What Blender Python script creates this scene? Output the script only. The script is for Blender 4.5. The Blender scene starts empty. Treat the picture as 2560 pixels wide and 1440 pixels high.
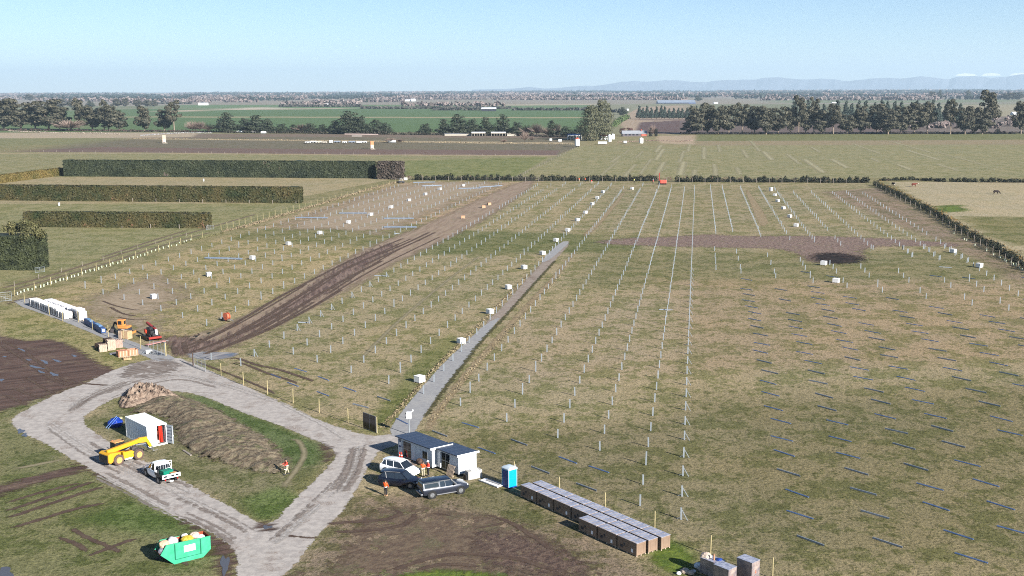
import bpy, math, random
import numpy as np
from mathutils import Vector, Matrix
R = math.radians
scene = bpy.context.scene
col = scene.collection
# ------------------------------------------------------------------ camera
F, H, YH = 2850.0, 42.0, 224.0           # focal length and horizon row, in pixels of the 2560 px photograph; camera height in m
ROLL = math.atan(10 / 2560)
P = math.atan((720 - YH) / F)
cd = bpy.data.cameras.new('camera'); cam = bpy.data.objects.new('camera', cd); col.objects.link(cam)
cd.sensor_width = 36; cd.lens = F / 2560 * 36; cd.clip_start = 1; cd.clip_end = 90000
cam.matrix_world = Matrix.Translation((0, 0, H)) @ Matrix.Rotation(R(90) - P, 4, 'X') @ Matrix.Rotation(-ROLL, 4, 'Z')
scene.camera = cam
# ------------------------------------------------------------------ light
SUN_EL, SUN_AZ = R(24.5), R(138.2)       # azimuth clockwise from +Y (the view direction)
w = bpy.data.worlds.new('World'); scene.world = w; w.use_nodes = True
nt = w.node_tree; bg = nt.nodes['Background']
sky = nt.nodes.new('ShaderNodeTexSky'); sky.sky_type = 'NISHITA'; sky.sun_disc = False
sky.sun_elevation = SUN_EL; sky.sun_rotation = SUN_AZ
sky.air_density = 1.0; sky.dust_density = 0.0; sky.ozone_density = 4.0; sky.altitude = 2200
nt.links.new(sky.outputs[0], bg.inputs[0]); bg.inputs[1].default_value = 0.050
sd = bpy.data.lights.new('sun', 'SUN'); sd.energy = 5.0; sd.angle = R(0.53); sd.color = (1.0, 0.97, 0.925)
sun = bpy.data.objects.new('sun', sd); col.objects.link(sun)
sv = Vector((math.sin(SUN_AZ) * math.cos(SUN_EL), math.cos(SUN_AZ) * math.cos(SUN_EL), math.sin(SUN_EL)))
sun.rotation_euler = sv.to_track_quat('Z', 'Y').to_euler(); sun.location = (60, -60, 80)
vs = scene.view_settings
vs.view_transform = 'Standard'; vs.look = 'None'; vs.exposure = 1.4; vs.gamma = 1
scene.render.film_transparent = False
scene.cycles.max_bounces = 6; scene.cycles.diffuse_bounces = 1; scene.cycles.glossy_bounces = 3
scene.cycles.transparent_max_bounces = 16; scene.cycles.volume_bounces = 0; scene.cycles.use_denoising = False; scene.cycles.pixel_filter_type = 'BLACKMAN_HARRIS'; scene.cycles.filter_width = 1.05
# ------------------------------------------------------------------ geometry of the place
def at(x, y, z=0.0):
    """world point of a photograph pixel on the level z"""
    dx, dy = x - 1280, y - 720
    c, s = math.cos(ROLL), math.sin(ROLL)
    u = dx * c - dy * s; v = dx * s + dy * c
    Y = F * math.cos(P) - v * math.sin(P); Z = -F * math.sin(P) - v * math.cos(P)
    t = (z - H) / Z
    return Vector((u * t, Y * t, z))
AZ = R(9.2); CA, SA = math.cos(AZ), math.sin(AZ)
def ab(a, b, z=0):                        # a along the post rows, b across them
    return Vector((a * SA + b * CA, a * CA - b * SA, z))
def toab(v): return (v.x * SA + v.y * CA, v.x * CA - v.y * SA)
def mpp(x, y):                            # metres per photograph pixel at a ground point
    return at(x, y).length and (Vector((at(x, y).x, at(x, y).y, -H)).length) / F
def hh(px, x, y):                         # height in m of something px pixels tall standing at (x, y)
    p = at(x, y); d = math.hypot(p.y, H); dep = math.atan2(H, p.y)
    return px * d * math.cos(dep - P) / F / math.cos(dep)
def lin(v): v /= 255.0; return v / 12.92 if v <= .04045 else ((v + .055) / 1.055) ** 2.4
KAL = 0.56
def alb(r, g, b, k=None):                 # albedo of a surface that shows as this sunlit colour
    k = KAL if k is None else k
    return (min(.82, lin(r) * k), min(.82, lin(g) * k), min(.82, lin(b) * k))
# ------------------------------------------------------------------ tagging
def tag(o, label=None, cat=None, group=None, kind=None):
    if label: o['label'] = label
    if cat: o['category'] = cat
    if group: o['group'] = group
    if kind: o['kind'] = kind
    return o
def thing(name, label, cat, loc=(0, 0, 0), rz=0.0, group=None):
    o = bpy.data.objects.new(name, None); col.objects.link(o); o.empty_display_size = .3
    o.location = loc; o.rotation_euler = (0, 0, rz)
    return tag(o, label, cat, group)
def head(p, q):                           # heading of the ground line from pixel p to pixel q
    a, b = at(*p), at(*q); return math.atan2(b.y - a.y, b.x - a.x)
def copy_tree(o, parent=None):
    c = o.copy(); col.objects.link(c); c.parent = parent
    if parent is not None: c.matrix_parent_inverse = o.matrix_parent_inverse.copy()
    for ch in KIDS.get(o.name, []): copy_tree(ch, c)
    return c
KIDS = {}
# ------------------------------------------------------------------ materials
MATS = {}
def pm(name, c, rough=.75, var=.18, scale=2.5, metal=0.0, bump=0.0, c2=None, det=6, spec=.3, alpha=None, coat=0):
    if name in MATS: return MATS[name]
    m = bpy.data.materials.new(name); m.use_nodes = True; n = m.node_tree; b = n.nodes['Principled BSDF']
    tc = n.nodes.new('ShaderNodeTexCoord'); ns = n.nodes.new('ShaderNodeTexNoise')
    ns.inputs['Scale'].default_value = scale; ns.inputs['Detail'].default_value = det; ns.inputs['Roughness'].default_value = .65
    n.links.new(tc.outputs['Object'], ns.inputs['Vector'])
    rp = n.nodes.new('ShaderNodeValToRGB'); e = rp.color_ramp.elements
    a = tuple(max(0, v * (1 - var)) for v in c); d = c2 or tuple(min(.9, v * (1 + var)) for v in c)
    e[0].position = .34; e[1].position = .66; e[0].color = (*a, 1); e[1].color = (*d, 1)
    n.links.new(ns.outputs['Fac'], rp.inputs['Fac']); n.links.new(rp.outputs['Color'], b.inputs['Base Color'])
    b.inputs['Roughness'].default_value = rough; b.inputs['Metallic'].default_value = metal
    b.inputs['Specular IOR Level'].default_value = spec
    if coat: b.inputs['Coat Weight'].default_value = coat; b.inputs['Coat Roughness'].default_value = .06
    if bump:
        bp = n.nodes.new('ShaderNodeBump'); bp.inputs['Strength'].default_value = 1; bp.inputs['Distance'].default_value = bump
        n.links.new(ns.outputs['Fac'], bp.inputs['Height']); n.links.new(bp.outputs['Normal'], b.inputs['Normal'])
    MATS[name] = m; return m
def leafmat(name, dark, light, scale=.35, rough=.7, third=None):
    """foliage: light and dark clumps through the crown, a little translucent"""
    if name in MATS: return MATS[name]
    m = bpy.data.materials.new(name); m.use_nodes = True; n = m.node_tree; b = n.nodes['Principled BSDF']
    tc = n.nodes.new('ShaderNodeNewGeometry'); ns = n.nodes.new('ShaderNodeTexNoise')
    ns.inputs['Scale'].default_value = scale; ns.inputs['Detail'].default_value = 5; ns.inputs['Roughness'].default_value = .75
    n.links.new(tc.outputs['Position'], ns.inputs['Vector'])
    rp = n.nodes.new('ShaderNodeValToRGB'); e = rp.color_ramp.elements
    e[0].position = .36; e[1].position = .64; e[0].color = (*dark, 1); e[1].color = (*light, 1)
    if third:
        k = e.new(.66); k.color = (*third, 1)
    n.links.new(ns.outputs['Fac'], rp.inputs['Fac']); n.links.new(rp.outputs['Color'], b.inputs['Base Color'])
    b.inputs['Roughness'].default_value = rough; b.inputs['Specular IOR Level'].default_value = .25
    MATS[name] = m; return m
# ------------------------------------------------------------------ mesh builder
class MB:
    def __init__(s): s.v = []; s.f = []
    def add(s, vs_, fs):
        k = len(s.v); s.v += [tuple(p) for p in vs_]; s.f += [tuple(i + k for i in f) for f in fs]; return s
    def box(s, x0, x1, y0, y1, z0, z1):
        return s.add([(x0, y0, z0), (x1, y0, z0), (x1, y1, z0), (x0, y1, z0), (x0, y0, z1), (x1, y0, z1), (x1, y1, z1), (x0, y1, z1)],
                     [(0, 3, 2, 1), (4, 5, 6, 7), (0, 1, 5, 4), (1, 2, 6, 5), (2, 3, 7, 6), (3, 0, 4, 7)])
    def cbox(s, c, size, rz=0.0, ry=0.0, rx=0.0):
        M = Matrix.Translation(c) @ Matrix.Rotation(rz, 4, 'Z') @ Matrix.Rotation(ry, 4, 'Y') @ Matrix.Rotation(rx, 4, 'X')
        x, y, z = (q / 2 for q in size)
        vs_ = [M @ Vector(p) for p in [(-x, -y, -z), (x, -y, -z), (x, y, -z), (-x, y, -z), (-x, -y, z), (x, -y, z), (x, y, z), (-x, y, z)]]
        return s.add(vs_, [(0, 3, 2, 1), (4, 5, 6, 7), (0, 1, 5, 4), (1, 2, 6, 5), (2, 3, 7, 6), (3, 0, 4, 7)])
    def rod(s, p, q, r, r2=None, n=8, cap=True):
        p, q = Vector(p), Vector(q); r2 = r if r2 is None else r2
        d = (q - p); d = d.normalized() if d.length > 1e-9 else Vector((0, 0, 1))
        a = d.orthogonal().normalized(); b = d.cross(a)
        vs_ = []
        for c, rr in ((p, r), (q, r2)):
            vs_ += [c + (a * math.cos(2 * math.pi * i / n) + b * math.sin(2 * math.pi * i / n)) * rr for i in range(n)]
        fs = [(i, (i + 1) % n, n + (i + 1) % n, n + i) for i in range(n)]
        if cap: fs += [tuple(range(n - 1, -1, -1)), tuple(range(n, 2 * n))]
        return s.add(vs_, fs)
    def beam(s, p, q, wd, ht):            # rectangular bar between two points
        p, q = Vector(p), Vector(q); d = (q - p).normalized()
        sx = d.cross(Vector((0, 0, 1)));
        if sx.length < 1e-3: sx = Vector((1, 0, 0))
        sx.normalize(); up = sx.cross(d)
        o = [sx * i * wd / 2 + up * j * ht / 2 for i, j in ((-1, -1), (1, -1), (1, 1), (-1, 1))]
        return s.add([p + k for k in o] + [q + k for k in o], [(3, 2, 1, 0), (4, 5, 6, 7), (0, 1, 5, 4), (1, 2, 6, 5), (2, 3, 7, 6), (3, 0, 4, 7)])
    def loft(s, rings, cap=True, close=True):
        n = len(rings[0]); vs_ = [p for r in rings for p in r]; fs = []
        for k in range(len(rings) - 1):
            for i in range(n if close else n - 1):
                j = (i + 1) % n; fs.append((k * n + i, k * n + j, (k + 1) * n + j, (k + 1) * n + i))
        if cap: fs += [tuple(range(n - 1, -1, -1)), tuple(range((len(rings) - 1) * n, len(rings) * n))]
        return s.add(vs_, fs)
    def prism(s, pts, y0, y1):            # outline in x, z swept along y
        return s.loft([[(x, y0, z) for x, z in pts], [(x, y1, z) for x, z in pts]])
    def lathe(s, prof, c, axis='Y', n=20, cap=True):  # prof: (offset along axis, radius)
        rings = []
        for o, r in prof:
            ring = []
            for i in range(n):
                a = 2 * math.pi * i / n; u, v = math.cos(a) * r, math.sin(a) * r
                ring.append({'Y': (c[0] + u, c[1] + o, c[2] + v), 'X': (c[0] + o, c[1] + u, c[2] + v), 'Z': (c[0] + u, c[1] + v, c[2] + o)}[axis])
            rings.append(ring)
        return s.loft(rings, cap=cap)
    def build(s, name, mat, parent=None, smooth=0, bevel=0.0, loc=None, rz=0.0):
        me = bpy.data.meshes.new(name); me.from_pydata(s.v, [], s.f); me.update()
        return mesh_obj(name, me, mat, parent, smooth, bevel, loc, rz)
def mesh_obj(name, me, mat, parent=None, smooth=0, bevel=0.0, loc=None, rz=0.0):
    import bmesh
    bm = bmesh.new(); bm.from_mesh(me)
    if bevel: bmesh.ops.bevel(bm, geom=[e for e in bm.edges if len(e.link_faces) == 2 and e.calc_face_angle(0) > .5], offset=bevel, segments=2, affect='EDGES', profile=.6)
    if len(bm.faces) < 60000: bmesh.ops.recalc_face_normals(bm, faces=bm.faces)
    bm.to_mesh(me); bm.free()
    if smooth: me.shade_smooth(); me.set_sharp_from_angle(angle=R(smooth))
    me.materials.append(mat)
    o = bpy.data.objects.new(name, me); col.objects.link(o)
    if parent is not None: o.parent = parent; KIDS.setdefault(parent.name, []).append(o)
    if loc is not None: o.location = loc
    if rz: o.rotation_euler = (0, 0, rz)
    return o
# ------------------------------------------------------------------ air
def haze():
    hz = MB().box(-40000, 40000, -3000, 36000, -1, 700).build('haze', None)
    m = bpy.data.materials.new('haze'); m.use_nodes = True; n = m.node_tree; n.nodes.clear()
    out = n.nodes.new('ShaderNodeOutputMaterial'); pv = n.nodes.new('ShaderNodeVolumePrincipled')
    pv.inputs['Density'].default_value = 5.5e-5; pv.inputs['Color'].default_value = (.66, .85, 1, 1); pv.inputs['Anisotropy'].default_value = 0.1
    n.links.new(pv.outputs[0], out.inputs['Volume']); hz.data.materials.clear(); hz.data.materials.append(m)
    tag(hz, kind='stuff'); return hz
# ================================================================== GROUND
def sdf(px, py, poly):
    """signed distance (positive inside) of points to a polygon, numpy"""
    n = len(poly); d = np.full(px.shape, 1e18); ins = np.zeros(px.shape, bool)
    for i in range(n):
        x0, y0 = poly[i]; x1, y1 = poly[(i + 1) % n]
        ex, ey = x1 - x0, y1 - y0; L = ex * ex + ey * ey + 1e-12
        t = np.clip(((px - x0) * ex + (py - y0) * ey) / L, 0, 1)
        d = np.minimum(d, (px - x0 - t * ex) ** 2 + (py - y0 - t * ey) ** 2)
        c = ((y0 > py) != (y1 > py)) & (px < (x1 - x0) * (py - y0) / (y1 - y0 + 1e-12) + x0)
        ins ^= c
    d = np.sqrt(d); return np.where(ins, d, -d)
def wp(pts): return [tuple(at(*p)[:2]) for p in pts]
def grid_mesh(name, xs, ys, z):
    nx, ny = len(xs), len(ys); X, Y = np.meshgrid(xs, ys)
    me = bpy.data.meshes.new(name)
    Z = z(X, Y) if callable(z) else np.full(X.shape, z)
    co = np.stack([X, Y, Z], -1).reshape(-1, 3)
    i = np.arange(ny - 1)[:, None] * nx + np.arange(nx - 1)[None]
    q = np.stack([i, i + 1, i + nx + 1, i + nx], -1).reshape(-1, 4)
    return me, co, q, X.ravel(), Y.ravel()
def fill_mesh(me, co, q):
    me.vertices.add(len(co)); me.vertices.foreach_set('co', co.astype(np.float32).ravel())
    me.loops.add(q.size); me.loops.foreach_set('vertex_index', q.astype(np.int32).ravel())
    me.polygons.add(len(q)); me.polygons.foreach_set('loop_start', np.arange(len(q), dtype=np.int32) * 4)
    me.update(calc_edges=True); me.validate()
FIELDS = [  # pixel outline, colour as seen in sun, greenness of tufts
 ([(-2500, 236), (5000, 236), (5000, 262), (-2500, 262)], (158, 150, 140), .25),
 ([(-2500, 262), (5000, 262), (5000, 300), (-2500, 300)], (140, 142, 118), .4),
 ([(-2500, 300), (5000, 300), (5000, 345), (-2500, 345)], (150, 145, 118), .4),
 ([(1700, 236), (4200, 236), (4200, 246), (1700, 246)], (160, 152, 146), .2),
 ([(300, 272), (1475, 272), (1475, 331), (300, 331)], (100, 124, 84), .12),
 ([(-1500, 276), (300, 276), (300, 330), (-1500, 330)], (108, 128, 88), .15),
 ([(430, 262), (1475, 262), (1475, 271), (430, 271)], (112, 136, 96), .2),
 ([(300, 291), (1480, 293), (1480, 295.5), (300, 293.5)], (168, 158, 128), .1),
 ([(430, 277.5), (560, 272), (880, 270.5), (880, 272), (560, 275), (430, 281)], (188, 175, 155), 0),
 ([(560, 270.5), (680, 268), (700, 271.5), (600, 275)], (200, 190, 175), 0),
 ([(1150, 262), (1500, 259), (1500, 262.5), (1150, 265)], (176, 168, 148), 0),
 ([(1480, 262), (1700, 258), (1700, 300), (1480, 300)], (146, 146, 124), .2),
 ([(1540, 300), (1600, 268), (1720, 262), (1730, 300), (1745, 336), (1575, 336)], (176, 158, 140), .1),
 ([(1600, 306), (1720, 300), (1700, 334), (1585, 334)], (108, 90, 88), .0),
 ([(1590, 297), (2350, 300), (2360, 303), (1600, 301)], (150, 132, 122), .0),
 ([(1700, 302), (4000, 300), (4000, 334), (1700, 335)], (116, 102, 98), .1),
 ([(2330, 262), (4000, 260), (4000, 292), (2330, 292)], (168, 160, 138), .2),
 ([(2250, 292), (4000, 290), (4000, 330), (2300, 330)], (130, 120, 114), .1),
 ([(1930, 250), (2560, 248), (2560, 256), (1930, 258)], (132, 140, 112), .2),
 ([(-1500, 331), (1445, 334), (1445, 345), (-1500, 345)], (132, 118, 106), .1),
 ([(-1500, 329.5), (500, 331), (480, 343), (250, 345), (-1500, 344)], (182, 168, 148), .1),
 ([(-1500, 345), (300, 345), (0, 375), (-1500, 440)], (142, 140, 106), .4),
 ([(0, 379), (290, 347), (700, 342), (1440, 346), (1450, 364), (1390, 389), (900, 386), (350, 381)], (126, 118, 102), .35),
 ([(0, 380), (250, 368), (700, 372), (1400, 376), (1390, 389), (900, 386), (350, 381)], (122, 104, 96), .0),
 ([(330, 345.5), (900, 351), (1430, 356), (1440, 361), (1200, 359), (900, 354), (330, 348)], (174, 160, 134), .1),
 ([(-1500, 440), (0, 380), (350, 381.5), (900, 387), (1390, 390), (1288, 446), (-1500, 446)], (154, 148, 114), .4),
 ([(900, 405), (1370, 392), (1290, 443), (900, 440)], (138, 140, 96), .5),
 ([(-1500, 379.5), (350, 381.5), (900, 386), (1395, 388), (1393, 390.5), (900, 388.5), (350, 383.5), (-1500, 382)], (172, 158, 130), .1),
 ([(1450, 365), (4000, 360), (4000, 450), (1280, 446)], (156, 150, 116), .4),
 ([(1440, 334), (1740, 336), (1735, 366), (1440, 364)], (158, 148, 116), .4),
 ([(1640, 340), (1742, 338), (1736, 362), (1650, 358)], (180, 162, 140), .1),
 ([(1742, 335), (4000, 331), (4000, 352), (1738, 354)], (132, 132, 94), .4),
 ([(1738, 353), (4000, 348), (4000, 362), (1736, 364)], (158, 144, 118), .2),
 ([(-1500, 440), (1020, 440), (640, 515), (-1500, 525)], (170, 158, 128), .25),
 ([(-1500, 508), (800, 508), (560, 580), (40, 700), (-1500, 1000)], (150, 146, 110), .4),
 ([(2225, 455), (4000, 452), (4000, 760), (2600, 690)], (180, 168, 140), .15),
 ([(2330, 515), (2400, 512), (2420, 528), (2350, 532)], (118, 128, 72), .8),
 ([(2390, 540), (2700, 545), (2700, 640), (2480, 600)], (140, 134, 96), .5),
]
NEAR = [  # soft tints on the site itself: outline, colour, blur m, strength
 ([(60, 750), (1005, 455), (1330, 455), (1090, 575), (880, 640), (600, 800), (440, 870)], (166, 152, 110), 6, .9),
 ([(1005, 455), (1345, 455), (1120, 575), (640, 570)], (176, 154, 124), 9, .9),
 ([(640, 572), (1080, 560), (960, 620), (560, 600)], (126, 124, 80), 7, .8),
 ([(1100, 575), (1640, 590), (1600, 628), (1030, 640)], (112, 116, 68), 7, .85),
 ([(1480, 628), (2560, 628), (2560, 700), (1440, 720)], (128, 124, 82), 12, .75),
 ([(1500, 470), (2200, 470), (2380, 600), (1480, 595)], (152, 142, 106), 10, .7),
 ([(2050, 480), (2200, 470), (2560, 680), (2560, 720), (2450, 650)], (142, 124, 104), 5, .8),
 ([(1650, 700), (2560, 700), (2700, 900), (1700, 930)], (160, 142, 108), 14, .75),
 ([(1280, 780), (1720, 700), (1700, 940), (1250, 960)], (162, 148, 116), 12, .7),
 ([(1700, 1000), (2700, 950), (2800, 1460), (1650, 1460)], (122, 116, 78), 22, .85),
 ([(1080, 1080), (1700, 1050), (1700, 1300), (1230, 1220)], (122, 116, 80), 12, .8),
 ([(0, 760), (130, 790), (360, 890), (480, 900), (240, 950), (0, 840)], (150, 144, 96), 3, .9),
 ([(0, 1000), (60, 1010), (200, 960), (20, 1050), (240, 1190), (480, 1310), (560, 1360), (560, 1450), (-60, 1450)], (112, 116, 72), 3, .9),
 ([(200, 1050), (440, 980), (600, 1030), (830, 1130), (690, 1300), (640, 1300), (370, 1150)], (124, 122, 84), 2, .9),
 ([(440, 980), (520, 990), (810, 1110), (800, 1160), (740, 1170), (640, 1080), (480, 1000)], (96, 112, 62), 2, .95),
 ([(600, 1250), (690, 1215), (760, 1240), (690, 1300), (640, 1300)], (98, 116, 58), 2, .9),
 ([(320, 1250), (400, 1270), (520, 1330), (450, 1345), (330, 1330), (200, 1300)], (92, 112, 54), 3, .8),
 ([(860, 1240), (1280, 1230), (1420, 1300), (1650, 1450), (700, 1450), (780, 1370)], (128, 114, 92), 4, .85),
 ([(1160, 1220), (1270, 1230), (1400, 1290), (1380, 1320), (1160, 1270)], (112, 112, 72), 3, .8),
 ([(1620, 1380), (1680, 1350), (1730, 1380), (1720, 1440), (1660, 1420)], (112, 134, 52), 1.5, .95),
 ([(960, 1425), (1290, 1425), (1290, 1460), (960, 1460)], (88, 110, 52), 1.5, .8),
 ([(1040, 900), (1130, 830), (1150, 860), (1050, 960), (960, 1090), (900, 1085)], (118, 122, 66), 2, .8),
]
STRAW = alb(176, 150, 108)
def ground():
    xs = np.concatenate([-np.geomspace(330, 40000, 46)[::-1], np.arange(-322, -118, 4), np.arange(-118, 118.1, .8), np.arange(122, 325, 4), np.geomspace(330, 40000, 46)])
    ys = np.concatenate([[-3000, -800, 0, 60], np.arange(80, 300, .9), np.arange(300, 620, 1.7), np.arange(620, 1500, 5), np.arange(1500, 4200, 22), np.geomspace(4300, 36000, 60)])
    me, co, q, X, Y = grid_mesh('ground', xs, ys, 0.0)
    rng = np.random.default_rng(3)
    C = np.tile(np.array(alb(150, 142, 108)), (len(X), 1)); G = np.full(len(X), .4)
    far = Y > 300
    for poly, c, g in FIELDS:
        pw = wp([(x, y - (x - min(2560, max(0, x))) * .0039) for x, y in poly]); pxs = [p[0] for p in pw]; pys = [p[1] for p in pw]
        m = (X > min(pxs)) & (X < max(pxs)) & (Y > min(pys)) & (Y < max(pys)); m = np.where(m)[0]
        if not len(m): continue
        s = sdf(X[m], Y[m], pw); k = np.clip(s / np.maximum(.8, Y[m] * .0015) + .5, 0, 1)[:, None]
        C[m] = C[m] * (1 - k) + np.array(alb(*c)) * k; G[m] = G[m] * (1 - k[:, 0]) + g * k[:, 0]
    site = sdf(X, Y, wp([(60, 752), (1005, 452), (2172, 458), (2620, 715), (4000, 1460), (-300, 1460), (-300, 900)]))
    k = np.clip(site / 2 + .5, 0, 1)[:, None] * ((Y < 620)[:, None])
    C = C * (1 - k) + np.array(alb(164, 152, 122)) * k; G = np.where(k[:, 0] > .5, .5, G)
    for poly, c, bl, st in NEAR:
        pw = wp(poly); pxs = [p[0] for p in pw]; pys = [p[1] for p in pw]
        c = (c[0] + 6, c[1] + 5, c[2] + 12)
        m = np.where((X > min(pxs) - 2 * bl) & (X < max(pxs) + 2 * bl) & (Y > min(pys) - 2 * bl) & (Y < max(pys) + 2 * bl))[0]
        s = sdf(X[m], Y[m], pw); k = np.clip(s / bl + .5, 0, 1); k = (k * k * (3 - 2 * k) * st)[:, None]
        C[m] = C[m] * (1 - k) + np.array(alb(*c)) * k
    # wheel lines and mowing stripes of the big paddock run along its length
    Z = np.zeros(len(X)); co[:, 2] = Z
    fill_mesh(me, co, q)
    a = me.color_attributes.new('Col', 'FLOAT_COLOR', 'POINT'); a.data.foreach_set('color', np.concatenate([C, np.ones((len(X), 1))], 1).astype(np.float32).ravel())
    g_ = me.attributes.new('Grn', 'FLOAT', 'POINT'); g_.data.foreach_set('value', G.astype(np.float32))
    m = bpy.data.materials.new('pasture'); m.use_nodes = True; n = m.node_tree; b = n.nodes['Principled BSDF']; L = n.links
    geo = n.nodes.new('ShaderNodeNewGeometry')
    at_ = n.nodes.new('ShaderNodeAttribute'); at_.attribute_name = 'Col'
    ag = n.nodes.new('ShaderNodeAttribute'); ag.attribute_name = 'Grn'
    def noise(sc, det=4, ro=.6, vec=None, dist=0):
        t = n.nodes.new('ShaderNodeTexNoise'); t.inputs['Scale'].default_value = sc; t.inputs['Detail'].default_value = det; t.inputs['Roughness'].default_value = ro
        t.inputs['Distortion'].default_value = dist
        L.new(vec or geo.outputs['Position'], t.inputs['Vector']); return t.outputs['Fac']
    def ramp(f, a, b_):
        r = n.nodes.new('ShaderNodeMapRange'); r.inputs[1].default_value = a; r.inputs[2].default_value = b_; r.interpolation_type = 'SMOOTHSTEP'; L.new(f, r.inputs[0]); return r.outputs[0]
    def mix(f, a, b_, bt='MIX'):
        x = n.nodes.new('ShaderNodeMix'); x.data_type = 'RGBA'; x.blend_type = bt
        if hasattr(f, 'links'): L.new(f, x.inputs[0])
        else: x.inputs[0].default_value = f
        for i, v in ((6, a), (7, b_)):
            if hasattr(v, 'links'): L.new(v, x.inputs[i])
            else: x.inputs[i].default_value = (*v, 1)
        return x.outputs[2]
    def mul(a, b_, op='MULTIPLY'):
        x = n.nodes.new('ShaderNodeMath'); x.operation = op
        for i, v in ((0, a), (1, b_)):
            if hasattr(v, 'links'): L.new(v, x.inputs[i])
            else: x.inputs[i].default_value = v
        return x.outputs[0]
    # tufts stretched across the wind
    mp = n.nodes.new('ShaderNodeMapping'); L.new(geo.outputs['Position'], mp.inputs[0]); mp.inputs['Rotation'].default_value = (0, 0, R(-9)); mp.inputs['Scale'].default_value = (1, .8, 1)
    big = noise(.035, 3, .6); mid = noise(.16, 5, .65); fine = noise(.85, 6, .78, mp.outputs[0], .4); tiny = noise(2.6, 4, .75, mp.outputs[0])
    base = mix(mul(ramp(big, .38, .62), .5), at_.outputs['Color'], mix(1.0, at_.outputs['Color'], (1.12, 1.06, .98), 'MULTIPLY'))
    base = mix(1.0, base, (1.22, 1.17, 1.14), 'MULTIPLY')
    mpr = n.nodes.new('ShaderNodeMapping'); L.new(geo.outputs['Position'], mpr.inputs[0]); mpr.inputs['Rotation'].default_value = (0, 0, AZ)
    mps = n.nodes.new('ShaderNodeMapping'); L.new(mpr.outputs[0], mps.inputs[0]); mps.inputs['Scale'].default_value = (1, .025, 1)
    lines = noise(.8, 4, .7, mps.outputs[0]); base = mix(mul(ramp(lines, .45, .62), .42), base, mix(1.0, base, (.80, .82, .76), 'MULTIPLY'))
    green = mix(1.0, base, (.52, .63, .40), 'MULTIPLY')
    gm = mul(ramp(mul(mul(mid, .55), mul(fine, .45), 'ADD'), .47, .55), mul(ag.outputs['Fac'], 1.6))
    c1 = mix(gm, base, green)
    c2 = mix(mul(ramp(tiny, .49, .58), .62), c1, mix(1.0, c1, (1.50, 1.46, 1.42), 'MULTIPLY'))
    c3 = mix(mul(ramp(fine, .52, .61), .65), c2, mix(1.0, c2, (.56, .58, .48), 'MULTIPLY'))
    tl = noise(3.1, 3, .8)
    c4 = mix(mul(ramp(tl, .52, .59), .75), c3, mix(1.0, c3, (.36, .39, .33), 'MULTIPLY'))
    L.new(c4, b.inputs['Base Color']); b.inputs['Roughness'].default_value = .95; b.inputs['Specular IOR Level'].default_value = .1
    bp = n.nodes.new('ShaderNodeBump'); bp.inputs['Distance'].default_value = .16; bp.inputs['Strength'].default_value = 1
    L.new(mul(fine, mul(tiny, .5), 'ADD'), bp.inputs['Height']); L.new(bp.outputs['Normal'], b.inputs['Normal'])
    me.materials.append(m)
    o = bpy.data.objects.new('ground', me); col.objects.link(o); tag(o, kind='structure'); return o

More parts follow.
